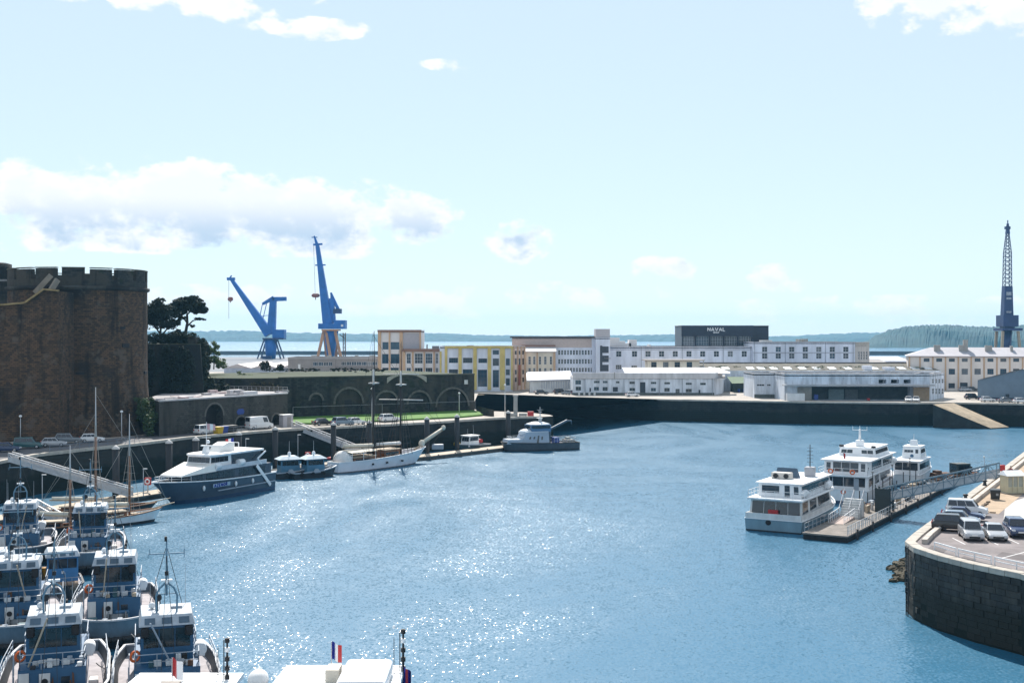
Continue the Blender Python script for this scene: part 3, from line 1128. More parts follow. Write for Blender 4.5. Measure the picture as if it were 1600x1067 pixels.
def foliage(blobs, n, size, seed, flat=.6):
    rnd = random.Random(seed)
    mb = MB()
    vol = [b[3] * b[4] * b[5] for b in blobs]
    for b, v in zip(blobs, vol):
        k = int(n * v / sum(vol))
        clumps = [(rnd.gauss(0, .5), rnd.gauss(0, .5), rnd.gauss(0, .5)) for _ in range(max(5, k // 45))]
        for i in range(k):
            c = rnd.choice(clumps)
            d = Vector((c[0] + rnd.gauss(0, .17), c[1] + rnd.gauss(0, .17), c[2] + rnd.gauss(0, .15)))
            if d.length > 1.05:
                d = d / d.length * rnd.uniform(.8, 1.05)
            p = Vector((b[0] + d.x * b[3], b[1] + d.y * b[4], b[2] + d.z * b[5]))
            a = Vector((rnd.gauss(0, 1), rnd.gauss(0, 1), rnd.gauss(0, flat))).normalized()
            e = a.cross(Vector((rnd.gauss(0, 1), rnd.gauss(0, 1), rnd.gauss(0, 1)))).normalized()
            s = size * rnd.uniform(.6, 1.4)
            mb.quad(p - a * s, p + e * s * .55, p + a * s, p - e * s * .55)
    return mb


def limbs(paths):
    mb = MB()
    for pts, r0, r1 in paths:
        n = len(pts) - 1
        for i, (a, b) in enumerate(zip(pts, pts[1:])):
            mb.cyl(a, b, r0 + (r1 - r0) * i / n, r0 + (r1 - r0) * (i + 1) / n, 8)
    return mb


def tree(name, label, base, trunk, blobs, n, size, lm, seed, flat=.6):
    t = thing(name, label, 'tree', base, 0, 'trees by the castle')
    obj('trunk', limbs(trunk), bark, t)
    obj('crown', foliage(blobs, n, size, seed, flat), lm, t)
    return t


b0 = atd(289, 531, 262)
b0.z = zt
tree('pine_tree', 'flat topped dark umbrella pine on the bastion, right one of two', b0,
     [([(0, 0, 0), (.1, 0, 2.2), (.5, 0, 4.4), (.4, .2, 6.4)], .42, .24), ([(.3, 0, 3.6), (1.6, .3, 5.0), (3.2, .4, 5.4)], .2, .07), ([(.45, 0, 4.6), (-1.2, .3, 6.6), (-2.0, .2, 7.6)], .2, .08), ([(.4, .2, 6.3), (1.4, .6, 7.4), (2.2, 0, 8.2)], .18, .07)],
     [(.7, 0, 8.5, 3.5, 3.0, 1.6), (-1.5, 0, 7.6, 2.2, 2.2, 1.5), (2.9, .2, 7.5, 1.9, 1.9, 1.2), (3.3, .4, 5.4, 1.5, 1.1, .45), (1.3, .3, 9.5, 2.4, 2.0, .9), (1.5, 0, 3.6, .8, .7, .5), (-1.2, .5, 5.6, 1.2, 1.2, .7)], 9500, .25, leaf_d, 1, .4)
b0 = atd(252, 531, 258)
b0.z = zt
tree('oak_tree', 'rounded dark tree beside the round tower, left one of two', b0,
     [([(0, 0, 0), (-.2, 0, 2.4), (.1, 0, 5)], .34, .16), ([(-.1, 0, 1.6), (1.3, .2, 3.4), (1.6, .2, 4.6)], .2, .08), ([(-.1, 0, 2), (-1.6, .2, 4.0), (-2.2, .2, 5.0)], .2, .08)],
     [(-1.7, 0, 7.0, 2.5, 2.4, 2.0), (1.0, 0, 6.6, 2.5, 2.4, 1.9), (-2.8, 0, 4.6, 1.9, 1.9, 1.6), (1.9, .3, 4.4, 2.0, 1.8, 1.4), (-.4, 0, 8.7, 1.7, 1.6, 1.1), (-.3, 0, 4.6, 2.0, 1.6, 1.4), (3.0, .2, 2.6, 1.2, 1.1, .8)], 9000, .24, leaf_d, 2)
b0 = atd(334, 577, 285)
tree('young_tree', 'small pale green tree on the slope left of the blue cranes', b0,
     [([(0, 0, 0), (.1, 0, 2), (-.1, 0, 4.5)], .16, .06), ([(0, 0, 1.4), (-1.3, 0, 3)], .09, .04), ([(0, 0, 2), (1, 0, 4)], .09, .04)],
     [(0, 0, 5.4, 1.3, 1.3, 1.5), (-1.6, 0, 3.6, 1.0, 1, .7), (1.0, 0, 4.4, 1, 1, 1.1), (.6, 0, 2.0, 2.2, 1.6, 1.3), (2.0, 0, .9, 1.6, 1.3, .8)], 3200, .22, leaf_l, 3)


def bush(label, base, blobs, n, size, lm, seed):
    o = obj('shrub', foliage(blobs, n, size, seed), lm, None, base)
    return tag(o, label, 'shrub', 'shrubs round the ramparts')


bush('dark scrub filling the gap at the foot of the pines on the bastion', (-69.6, 252, zt), [(-4, 0, .9, 2.8, 1.8, 1.5), (-1, 0, 1.2, 2.4, 1.6, 1.7), (2, 1, 1.1, 2.4, 2, 1.6), (4.6, 1, .7, 1.2, 1, 1.1)], 7000, .2, leaf_d, 5)
bush('dark ivy spilling down the right side of the bastion', (-64.0, 252, QZ), [(0, 0, 7, 1.6, 2.5, 4.5), (1.5, 2, 4.5, 1.8, 2.2, 4.6), (-2, -2, 5, 1.5, 1.2, 5), (2.6, 6, 4.6, 1.8, 2.6, 4.2), (-.6, 1, 13, 1.0, 2.6, 4.2), (-1.8, 7, 13, 1.2, 4, 4.2)], 12000, .3, leaf_d, 6)
bush('dark overgrown ivy covering the front of the bastion', (-70, 245.6, QZ), [(-3.6, -.3, 11, 2.2, .5, 4.6), (.2, .4, 10.5, 2.6, .5, 5.2), (3.4, 1.6, 10.5, 2.4, .5, 5.4), (0, .4, 6, 5, .5, 3)], 9000, .28, mat('ivy_leaves', (.014, .024, .013), .9, .5, .5), 16)
bush('green creeper hanging between the round tower and the gate wall', (-64.2, 216, QZ), [(-2.0, 5, 3.8, 1.8, 3, 3.0), (-.3, 1.5, 2.2, 1.4, 2, 2.3), (-2.6, 3, 6.4, 1.2, 1.8, 1.2)], 3200, .22, leaf_m, 7)
bush('sunlit scrub on the slope right of the bastion', (-62, 285, 13), [(0, 0, .5, 3.6, 2, 1.3), (5, 3, .2, 2.6, 2, .8), (-1.5, 0, 2.2, 1.4, 1, .9), (9, 3, 0, 2, 1, .6)], 2600, .22, leaf_l, 8)
bush('brown scrub bank above the gate building roof', (-60, 264, 11.2), [(-4, 4, 1.2, 3.4, 1.2, 1.7), (1, 0, 1.2, 3.6, 1.2, 1.9), (5.5, -2.6, 1.1, 3.0, 1.2, 1.9), (8.6, -3.4, 1.0, 2.0, 1.0, 1.7)], 9000, .22, mat('dry_scrub', (.075, .065, .035), .9, .4, .8), 9)
for lab, px, py, D, rx, rz in (('round clipped dark bush on the rampart, larger one of two', 414, 586, 300, 1.25, 1.25), ('round clipped dark bush on the rampart, smaller one of two', 437.5, 584, 300, 1.0, .8)):
    p = atd(px, py, D)
    bush(lab, (p.x, p.y, 15.2), [(0, 0, rz, rx * 1.2, rx, rz), (0, 0, rz * 1.2, rx, rx, rz)], 1500, .16, leaf_d, int(px))
for lab, p0, p1, py, D in (('low dark hedge on the rampart left of the cream tower block', 422, 495, 583, 296), ('low dark hedge on the rampart below the cream tower block', 520, 600, 583, 296)):
    a, b = atd(p0, py, D), atd(p1, py, D)
    n = 9
    bush(lab, (a.x, a.y, 15.2), [((b.x - a.x) * k / n, 0, .42, 1.0, .7, .5) for k in range(n + 1)], 2200, .16, leaf_d, int(p0))

# ================================================================== NAVAL YARD BUILDINGS
WIN = {}


def win_mesh(w, h, nx, nz, rev, bar=.09):
    k = (round(w, 1), round(h, 1), nx, nz)
    if k not in WIN:
        w, h = k[0], k[1]
        mb = MB()
        y0, y1 = rev - .14, rev - .03
        mb.box(0, bar, y0, y1, 0, h).box(w - bar, w, y0, y1, 0, h).box(bar, w - bar, y0, y1, 0, bar).box(bar, w - bar, y0, y1, h - bar, h)
        for i in range(1, nx):
            mb.box(w * i / nx - bar * .45, w * i / nx + bar * .45, y0 + .01, y1, bar, h - bar)
        for j in range(1, nz):
            mb.box(bar, w - bar, y0 + .02, y1 - .01, h * j / nz - bar * .45, h * j / nz + bar * .45)
        pane = MB().quad((0, rev - .04, 0), (w, rev - .04, 0), (w, rev - .04, h), (0, rev - .04, h))
        WIN[k] = (mb.data('window'), pane.data('pane'))
    return WIN[k]


WR = random.Random(21)


def facade(mb, O, U, W, w, h, ops, rev):
    """wall skin with real openings; O corner, U along, W inward"""
    xs = sorted({0.0, w} | {max(0, min(w, o[i])) for o in ops for i in (0, 1)})
    zs = sorted({0.0, h} | {max(0, min(h, o[i])) for o in ops for i in (2, 3)})
    Z = Vector((0, 0, 1))
    P = lambda u, d, z: O + U * u + W * d + Z * z
    for j in range(len(zs) - 1):
        run = None
        for i in range(len(xs) - 1):
            cx, cz = (xs[i] + xs[i + 1]) / 2, (zs[j] + zs[j + 1]) / 2
            hole = any(o[0] < cx < o[1] and o[2] < cz < o[3] for o in ops)
            if not hole and run is None:
                run = xs[i]
            if run is not None and (hole or i == len(xs) - 2):
                e = xs[i] if hole else xs[i + 1]
                mb.quad(P(run, 0, zs[j]), P(e, 0, zs[j]), P(e, 0, zs[j + 1]), P(run, 0, zs[j + 1]))
                run = None
    for u0, u1, z0, z1 in [o[:4] for o in ops]:
        mb.quad(P(u0, 0, z0), P(u0, rev, z0), P(u0, rev, z1), P(u0, 0, z1))
        mb.quad(P(u1, 0, z0), P(u1, 0, z1), P(u1, rev, z1), P(u1, rev, z0))
        mb.quad(P(u0, 0, z0), P(u1, 0, z0), P(u1, rev, z0), P(u0, rev, z0))
        mb.quad(P(u0, 0, z1), P(u0, rev, z1), P(u1, rev, z1), P(u1, 0, z1))


class Bld:
    """a building standing on a front line seen between two picture columns; wins = (px0, px1, py0, py1, nx, nz)"""

    def __init__(s, name, label, pxL, DL, pxR, DR, top, depth, wall, wins=(), rev=.3, roof=None, parapet=.35, sides=None, cat='building', fr=None, gl=None, base=QZ, toppx=None):
        s.A = Vector(((pxL - 800) / F * DL, DL, base))
        s.B = Vector(((pxR - 800) / F * DR, DR, base))
        s.w = (s.B - s.A).length
        s.rz = math.atan2(s.B.y - s.A.y, s.B.x - s.A.x)
        s.o = thing(name, label, cat, s.A, s.rz)
        s.base, s.rev, s.depth = base, rev, depth
        s.h = s.z(toppx or (pxL + pxR) / 2, top)
        s.fr, s.gl = fr or frame_w, gl or glass
        ops = []
        for q in wins:
            u0, u1, z0, z1 = s.rect(q)
            ops.append((u0, u1, z0, z1) + tuple(q[4:]))
        s.ops = ops
        mb = MB()
        facade(mb, Vector((0, 0, 0)), Vector((1, 0, 0)), Vector((0, 1, 0)), s.w, s.h, ops, rev)
        sides = sides or [(s.w, depth), (0, depth)]
        ring = [(s.w, 0)] + sides + [(0, 0)]
        mb.strip(ring, 0, s.h)
        s.poly = [(0, 0), (s.w, 0)] + sides
        s.wall = obj('wall', mb, wall, s.o)
        if roof is not False:
            obj('roof', MB().prism(s.poly, s.h - parapet - .25, s.h - parapet), roof or roofgrey, s.o)
            if parapet > 0:
                pr = MB()
                n = len(s.poly)
                for i in range(n):
                    a, b = Vector(s.poly[i]), Vector(s.poly[(i + 1) % n])
                    d = (b - a).normalized() * .12
                    pr.bar((a.x + d.x, a.y + d.y, s.h + .06), (b.x - d.x, b.y - d.y, s.h + .06), .42, .12)
                obj('parapet_cap', pr, mat('cap_stone_grey', (.36, .35, .36), .8, .2, .6), s.o)
        for (u0, u1, z0, z1, *k) in ops:
            nx, nz = (k + [2, 2])[:2] if k else (2, 2)
            if nx == 0:                                # a door
                d = obj('door', MB().box(u0 + .02, u1 - .02, rev - .1, rev, z0 + .01, z1 - .02), mat('dark_door_paint', (.035, .045, .06), .6, .2, 1), s.o)
                continue
            f_, p_ = win_mesh(u1 - u0, z1 - z0, nx, nz, rev)
            o = obj('window', f_, None, s.o, (u0, 0, z0))
            if not f_.materials:
                f_.materials.append(s.fr)
            elif f_.materials[0] != s.fr:
                o.material_slots[0].link = 'OBJECT'
                o.material_slots[0].material = s.fr
            o.scale = ((u1 - u0) / round(u1 - u0, 1), 1, (z1 - z0) / round(z1 - z0, 1))
            p = obj('pane', p_, None, o)
            if not p_.materials:
                p_.materials.append(s.gl)
            p.material_slots[0].link = 'OBJECT'
            p.material_slots[0].material = WR.choice((s.gl, s.gl, s.gl, glassb, mat('glass_with_blind', (.16, .18, .20), .25, .3, .8), mat('glass_grey', (.06, .075, .09), .12, .3, .8, spec=.7)))

    def u(s, px):
        k = (px - 800) / F
        d = s.B - s.A
        t = (s.A.x - k * s.A.y) / (k * d.y - d.x)
        return t * s.w, s.A.y + d.y * t

    def z(s, px, py):
        return CH - (py - HY) * s.u(px)[1] / F - s.base

    def rect(s, q):
        u0, D = s.u(q[0])
        u1, _ = s.u(q[1])
        return max(u0, .02), min(u1, s.w - .02), max(.03, s.z(q[0], q[3])), min(s.h - .1, s.z(q[0], q[2])) if hasattr(s, 'h') else s.z(q[0], q[2])

    def slab(s, name, m, px0, px1, py0, py1, out=.15, inn=.02, parent=None):
        """a proud strip, pilaster or band on the front"""
        u0, u1, z0, z1 = s.u(px0)[0], s.u(px1)[0], s.z(px0, py1), s.z(px0, py0)
        return obj(name, MB().box(u0, u1, -out, inn, max(z0, -.02), z1), m, parent or s.o)

    def pipes(s, cols, py, m=None):
        for px in cols:
            u0 = s.u(px)[0]
            obj('downpipe', MB().box(u0 - .07, u0 + .07, -.16, -.01, .02, s.z(px, py)), m or mat('grey_downpipe', (.30, .32, .36), .6, .2), s.o)

    def blockon(s, name, m, px0, px1, py0, d0, d1, z0=None, m2=None):
        """a box on the roof"""
        D = s.A.y + d0
        u0, u1 = s.u(px0)[0] * (D / s.A.y), s.u(px1)[0] * (D / s.A.y)
        zz = CH - (py0 - HY) * D / F - s.base
        return obj(name, MB().box(u0, u1, d0, d1, s.h - .6 if z0 is None else z0, zz), m, s.o)


palewall = mat('pale_render', (.72, .69, .68), .8, .1, .4, streak=.3)
pinkwall = mat('pink_render', (.66, .50, .42), .8, .12, .4, streak=.3)

# grey long office behind the rampart
b = Bld('office_block', 'long low grey office block with ribbon windows below the blue cranes', 450, 432, 590, 432, 558.5, 16, greyr,
        [(489 + i * 8.2, 496.6 + i * 8.2, 565.5, 571.5, 3, 1) for i in range(4)] + [(533 + i * 8.1, 540.6 + i * 8.1, 565, 571, 3, 1) for i in range(7)] +
        [(497 + i * 6, 502.5 + i * 6, 579, 584, 2, 1) for i in range(4)] + [(560 + i * 7, 566.4 + i * 7, 577.5, 583, 2, 1) for i in range(4)], fr=frame_w, gl=glassb)
b.slab('fascia', mat('grey_fascia', (.33, .31, .31), .8, .1, .5), 450, 590, 558.5, 561, .25)
b.slab('panel', mat('grey_panel', (.20, .19, .19), .85, .12, .5), 521, 590, 572.2, 576.5, .12)
b.slab('pier', greyr, 519.5, 524, 560, 590, .35)
b.slab('white_door', offwhite, 466, 469.5, 569, 578, .1)
for i, (a, c) in enumerate(((484, 491), (508, 514), (552, 556), (575, 583))):
    b.blockon('roof_vent', concrete, a, c, 555.5, 3, 6)
# cream and orange tower block
b = Bld('tower_block', 'cream block with orange piers and big blue windows behind the rampart', 590.5, 400, 658, 400, 516.5, 15, palewall,
        [(597.5, 607, 534.5, 546, 2, 1), (610.5, 624, 534.5, 546, 2, 1), (597, 607, 553, 568, 2, 1), (610.5, 624, 553, 568, 2, 1), (597.5, 607, 574.5, 586, 3, 1), (610.5, 623, 574.5, 586, 3, 1)],
        fr=mat('blue_frame', (.05, .10, .16), .5, .05), gl=glassb, roof=roofgrey)
for x0, x1 in ((590.5, 595.5), (607.6, 610), (624.4, 629.5), (655.5, 658)):
    b.slab('pier', orange, x0, x1, 519, 600, .3)
b.slab('cornice', mat('brown_cornice', (.26, .15, .11), .7, .1), 590, 658.6, 515.3, 519, .5)
b.slab('panel', mat('lilac_panel', (.43, .40, .42), .8, .08), 630, 655, 521, 545, .06)
b = Bld('office_wing', 'low cream wing with orange piers right of the cream tower block', 628.5, 397, 687, 397, 546, 16, palewall,
        [(635.5, 642, 552, 568, 2, 3), (648, 660.5, 552, 568, 3, 3), (665, 675.5, 552, 568, 3, 3), (680.5, 685, 552, 568, 1, 3), (635.5, 642, 574.5, 587, 2, 2), (648, 660.5, 574.5, 587, 3, 2), (665, 675.5, 574.5, 587, 3, 2), (680.5, 685, 574.5, 587, 1, 2)], rev=.25)
for x0, x1 in ((629, 633.5), (643.5, 646.5), (661.8, 664), (677, 679.5)):
    b.slab('pier', orange, x0, x1, 549.5, 600, .25)
b.slab('cornice', mat('brown_cornice', (.26, .15, .11), .7, .1), 628, 687.5, 545, 549.5, .5)
b.blockon('roof_plant', roofgrey, 673, 683, 540.5, 5, 9)
b.blockon('roof_plant', concrete, 664, 666, 538, 5, 6)
# yellow pier block
b = Bld('yellow_block', 'white block with tall mustard yellow piers and dark windows', 687, 392, 801, 392, 541.5, 17, lavender,
        [(701.5, 715.5, 559, 567, 4, 2), (723.5, 738, 559, 567, 4, 2), (747.5, 761, 560, 567, 4, 2), (701.5, 715.5, 577, 588, 3, 1), (723, 738, 577, 590, 3, 1), (746.5, 761, 577.5, 604, 3, 4),
         (770, 779.5, 547, 554, 3, 1), (770, 779.5, 560, 571.5, 2, 2), (770, 779.5, 578, 605, 2, 4), (790.5, 796.5, 560, 571, 2, 2), (790.5, 796.5, 577, 586, 2, 2), (790.5, 796.5, 591, 602, 2, 2)], gl=glassb, fr=frame_d)
for x0, x1 in ((687, 690), (695, 699), (716.5, 721.5), (739.5, 745), (762, 767.5), (781, 789), (798.5, 801)):
    b.slab('pier', yellow, x0, x1, 544 if x0 > 690 else 549, 609, .45)
b.slab('cornice', yellow, 695, 801.5, 540.5, 544, .5)
b.blockon('roof_plant', roofgrey, 728, 738, 539.5, 6, 9)
b = Bld('pink_wing', 'narrow pink wing with orange piers at the corner of the yellow block', 801.2, 392.4, 820, 406, 541, 12, pinkwall,
        [(804 + i * 5.6, 807.4 + i * 5.6, y0, y1, 1, 2) for i in range(3) for y0, y1 in ((548, 554), (560, 570), (578, 585), (590, 597))], rev=.2, sides=[(20, 12), (8, 14)], fr=frame_d)
for x0, x1 in ((801.3, 803.2), (807.9, 809.4), (813.4, 815), (818.4, 820)):
    b.slab('pier', orange, x0, x1, 541, 609, .25)
b.slab('red_pipe', mat('red_brick_strip', (.30, .08, .04), .8, .2), 808.6, 811.6, 570, 602, .4)
# big pale block behind
b = Bld('white_block', 'large pale block with three rows of small windows right of the yellow block', 800, 416, 936, 416, 526.5, 26, lavender,
        [(872 + i * 4.62, 875.4 + i * 4.62, y0, y1, 1, 2) for i in range(12) for y0, y1 in ((547, 554.5), (561, 568.5), (574.5, 581))], rev=.25, fr=frame_w)
b.slab('upper_band', mat('pink_band', (.56, .46, .42), .8, .1), 800, 930, 529, 543, .05)
b.slab('eave', mat('dark_eave', (.10, .095, .10), .7, .1), 797, 930, 525.5, 528, .6)
b.slab('corner_strip', lavender, 924.5, 936, 528, 600, .1)
# cream wing with lit roof
b = Bld('cream_wing', 'cream wing with orange eaves in front of the large pale block', 820, 408, 868, 408, 549, 6, cream,
        [(825.5, 829.5, 557, 569.5, 1, 3), (833, 836.5, 557, 569.5, 1, 3), (842, 845.5, 557, 569.5, 1, 3), (850, 854, 557, 569.5, 1, 3), (859, 862.5, 557, 569.5, 1, 3), (825.5, 829.5, 575, 583, 1, 2), (833, 836.5, 575, 583, 1, 2), (842, 845.5, 575, 583, 1, 2), (850, 854, 575, 583, 1, 2), (859, 862.5, 575, 583, 1, 2)], rev=.25, roof=False)
obj('roof', MB().mesh([(-.4, -.5, b.h), (b.w + .3, -.5, b.h), (b.w + .3, 6, b.h + 1.5), (-.4, 6, b.h + 1.5), (-.4, -.5, b.h - .25), (b.w + .3, -.5, b.h - .25)], [(0, 1, 2, 3), (4, 5, 1, 0)]), mat('pale_tile_roof', (.50, .47, .46), .8, .12), b.o)
b.slab('ridge_band', mat('rust_band', (.28, .16, .12), .8, .15), 815, 869, 539, 545.5, -5.6, 6.4)
for x0, x1 in ((820, 822), (838.5, 840.5), (864.5, 868)):
    b.slab('pier', orange, x0, x1, 549, 600, .2)
# low white shed
b = Bld('white_shed', 'low white shed with close vertical slats left of the white warehouse', 828, 384, 893, 384, 594, 12, offwhite, roof=False)
obj('roof', MB().mesh([(-1, -.6, b.h), (b.w + .3, -.6, b.h + .4), (b.w + .3, 12, b.h + 2.6), (-1, 12, b.h + 2.2), (-1, -.6, b.h - .3), (b.w + .3, -.6, b.h + .1)], [(0, 1, 2, 3), (4, 5, 1, 0)]), roofpale, b.o)
for i in range(24):
    b.slab('slat', offwhite if i % 2 else roofpale, 846 + i * 1.9, 847 + i * 1.9, 595.5, 607, .12)
# stair tower
b = Bld('stair_tower', 'pale stair tower with painted dark recess beside the long white building', 931, 412, 953, 412, 527, 14, lavender, roof=roofgrey)
obj('penthouse', MB().box(0, b.w, 0, 9, b.h, b.z(940, 514)), mat('lilac_penthouse', (.48, .45, .46), .8, .08), b.o)
u0, u1 = b.u(937.5)[0], b.u(951)[0]
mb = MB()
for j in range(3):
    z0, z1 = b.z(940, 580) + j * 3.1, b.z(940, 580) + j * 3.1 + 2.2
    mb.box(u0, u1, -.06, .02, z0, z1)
obj('recess', mb.box(u0, u0 + .8, -.065, .02, b.z(940, 580), b.z(940, 540)), mat('painted_recess_shade', (.06, .065, .08), .8, .2), b.o)  # dark raised panels painted as the shade of a recess
obj('landing', MB().lathe([(1.1, 0), (1.2, .12), (0, .14)], 12, (u1 - .4, 0, b.z(940, 560)), PI, 2 * PI), concrete, b.o)
# the long white building
c1 = [966.8, 991.5, 1012.5, 1033.8, 1055.2, 1076.6, 1098, 1119.5, 1141.2, 1163]
b = Bld('long_white_building', 'long white building with a row of square windows under the dark rooftop block', 937, 426, 1177, 426, 541.5, 22, lavender,
        [(c - 4.1, c + 4.1, 548.5, 557.5, 2, 2) for c in c1] + [(962, 971, 570, 577, 3, 2), (986.5, 995.5, 571, 578, 3, 2), (1008, 1011.5, 572, 577, 1, 1)], rev=.35, fr=frame_w)
b.slab('string_course', mat('grey_string', (.33, .33, .36), .8, .1), 953, 1177, 545.6, 546.4, .12)
b.pipes((1002, 1066, 1130, 1173), 542)
for x0, x1, y in ((953, 969, 527.5), (969, 978, 533), (978, 987, 536), (984, 996, 531), (1015, 1018, 538.5)):
    b.blockon('roof_block', palewall, x0, x1, y, 3, 9)
c2 = [1195, 1216.2, 1237.3, 1258.4, 1279.5, 1300.6, 1321.8]
b = Bld('long_white_building', 'taller right end of the long white building with stacked double windows', 1177, 424, 1336, 424, 534.5, 22, lavender,
        [(c - 4.2, c + 4.2, y0, y1, 2, 2) for c in c2 for y0, y1 in ((541.8, 550), (552, 560.5))], rev=.35, sides=[((1358 - 1336) * 424 / F + 1.2, 17), (35.5, 22), (0, 22)])
b.slab('string_course', mat('grey_string', (.33, .33, .36), .8, .1), 1177, 1335, 550.6, 551.4, .12)
b.pipes((1179, 1227, 1290, 1333), 535)
for x0, x1, y in ((1194, 1210, 531.5), (1252, 1256, 530), (1259, 1266, 529.5)):
    b.blockon('roof_block', concrete if x0 > 1250 else offwhite, x0, x1, y, 4, 9)
a = Vector((b.w, 0, 0))
e = Vector(((1358 - 1336) * 424 / F + b.w * 0 + b.w - b.w + 1.2 + 0, 17, 0))
b2 = Bld('end_block', 'narrow right end wall with tall slit windows of the long white building', 1336.3, 424.0, 1358.3, 437, 535, 6, mat('shaded_end_render', (.40, .39, .38), .8, .2, .5, streak=.2),  # end wall's shade is put into this darker render colour
         [(1341 + i * 4.1, 1343.4 + i * 4.1, 549, 562, 1, 3) for i in range(4)], rev=.3, sides=[(18, 8), (4, 12)])
b2.slab('top_band', concrete, 1336.5, 1358, 535, 542, .08)
# dark rooftop block with the name
D_ = 441
b = Bld('rooftop_block', 'dark navy rooftop block with white lettering on its fascia', 1065, D_, 1177, D_, 509, 20, navy,
        [(x0 + 1.2, x0 + 20.6, 525.5, 540, 5, 3) for x0 in (1065, 1087, 1109, 1131, 1153)], rev=.5, roof=navy, parapet=.1, base=QZ + 10, fr=mat('pale_louvre', (.50, .53, .58), .5, .1), gl=glass,
        sides=[(26, 4), (32.4, 4), (32.4, 18), (0, 18)])
for x0 in (1065, 1086.2, 1108.2, 1130.2, 1152.2, 1174.5):
    b.slab('column', navy, x0, x0 + 1.6, 525, 543, .35)
b.slab('fascia', navy, 1064.6, 1177.4, 508.6, 525, .3)


def stroke(mb, pts, w, y):
    for (x0, z0), (x1, z1) in zip(pts, pts[1:]):
        mb.bar((x0, y, z0), (x1, y, z1), *((w, .06) if abs(x1 - x0) < 1e-4 else (.06, w)))


LET = {'N': [[(0, 0), (0, 1), (.75, 0), (.75, 1)]], 'A': [[(0, 0), (.42, 1), (.84, 0)], [(.2, .3), (.64, .3)]], 'V': [[(0, 1), (.42, 0), (.84, 1)]], 'L': [[(0, 1), (0, 0), (.6, 0)]],
       'G': [[(.7, .85), (.35, 1), (0, .7), (0, .3), (.35, 0), (.7, .15), (.7, .45), (.4, .45)]], 'R': [[(0, 0), (0, 1), (.5, 1), (.65, .75), (.5, .5), (0, .5)], [(.3, .5), (.7, 0)]],
       'O': [[(.35, 0), (0, .3), (0, .7), (.35, 1), (.7, .7), (.7, .3), (.35, 0)]], 'U': [[(0, 1), (0, .2), (.35, 0), (.7, .2), (.7, 1)]], 'P': [[(0, 0), (0, 1), (.5, 1), (.65, .75), (.5, .5), (0, .5)]],
       'E': [[(.6, 0), (0, 0), (0, 1), (.6, 1)], [(0, .5), (.5, .5)]], 'Z': [[(0, 1), (.7, 1), (0, 0), (.7, 0)]]}


def lettering(parent, text, u, z, h, y, m, w=.2, gap=.35, name='letter'):
    for ch in text:
        mb = MB()
        wid = 0
        for st in LET[ch]:
            stroke(mb, [(p[0] * h, p[1] * h) for p in st], w, 0)
            wid = max(wid, max(p[0] for p in st))
        obj(name, mb, m, parent, (u, y, z))
        u += (wid + gap) * h


sign_white = mat('sign_white', (.85, .85, .85), .5, .02)
u0 = b.u(1105.5)[0]
lettering(b.o, 'NAVAL', u0, b.z(1110, 517.2), 1.22, -.36, sign_white, .27, .32)
lettering(b.o, 'GROUP', b.u(1114.2)[0], b.z(1110, 520.6), .46, -.36, sign_white, .13, .3)
# small cream house in front
b = Bld('cream_lodge', 'small cream house with flat overhanging roof and four windows before the long white building', 1012, 400, 1093, 400, 563.5, 8, cream,
        [(1017.5, 1026, 565.5, 574, 2, 2), (1036, 1044.5, 565.5, 574, 2, 2), (1054, 1062.5, 565.5, 574, 2, 2), (1073, 1081.5, 565.5, 574, 2, 2)], rev=.25, fr=frame_d, roof=False)
obj('roof', MB().box(-1.0, b.w + 1.6, -.9, 8.5, b.h, b.h + .3), mat('lodge_roof', (.30, .26, .23), .8, .15), b.o)
obj('porch_post', MB().bar((b.w + 1.2, -.4, 0), (b.w + 1.2, -.4, b.h), .25), concrete, b.o)
# top-lit workshop roof between the warehouses
wk = Bld('workshop', 'low workshop with mossy roof and white rooflights behind the quay warehouses', 1098, 394, 1470, 394, 579, 20, stained, roof=False)
obj('roof', MB().mesh([(0, 0, wk.h), (wk.w, 0, wk.h), (wk.w, 20, wk.h + 1.9), (0, 20, wk.h + 1.9)], [(0, 1, 2, 3)]), mat('mossy_roof', (.115, .105, .085), .95, .45, .5, bump=.5, bscale=3), wk.o)
for i, px in enumerate((1100, 1117, 1137, 1176, 1193, 1213, 1235, 1258, 1281, 1305, 1330, 1372, 1415, 1436, 1456)):
    u = wk.u(px)[0]
    obj('rooflight', MB().mesh([(u - 1.1, 3, wk.h + .45), (u + 1.3, 3, wk.h + .45), (u + 1.3, 6.5, wk.h + 1.0), (u - 1.1, 6.5, wk.h + 1.0), (u - 1.1, 3, wk.h + .2), (u + 1.3, 3, wk.h + .2)], [(0, 1, 2, 3), (4, 5, 1, 0)]), white, wk.o)
for x0, x1, y in ((1352, 1364, 571), (1384, 1400, 573.5)):
    u0, u1 = wk.u(x0)[0], wk.u(x1)[0]
    obj('roof_cabin', MB().box(u0, u1, 1, 4, wk.h - .3, wk.h + (579 - y) * 374 / F), lavender, wk.o)
obj('roof_edge', MB().bar((0, 20, wk.h + 2.0), (wk.w, 20, wk.h + 2.0), .5, .5), mat('dark_eave', (.10, .095, .10), .7, .1), wk.o)
moss = foliage([(wk.w * k / 26, 9 + 4 * math.sin(k * 2.3), wk.h + .95, 2.4, 2.6, .28) for k in range(27) if k % 5], 2600, .2, 33, .3)
mo = obj('roof_plants', moss, leaf_m, wk.o)
mo['kind'] = 'stuff'
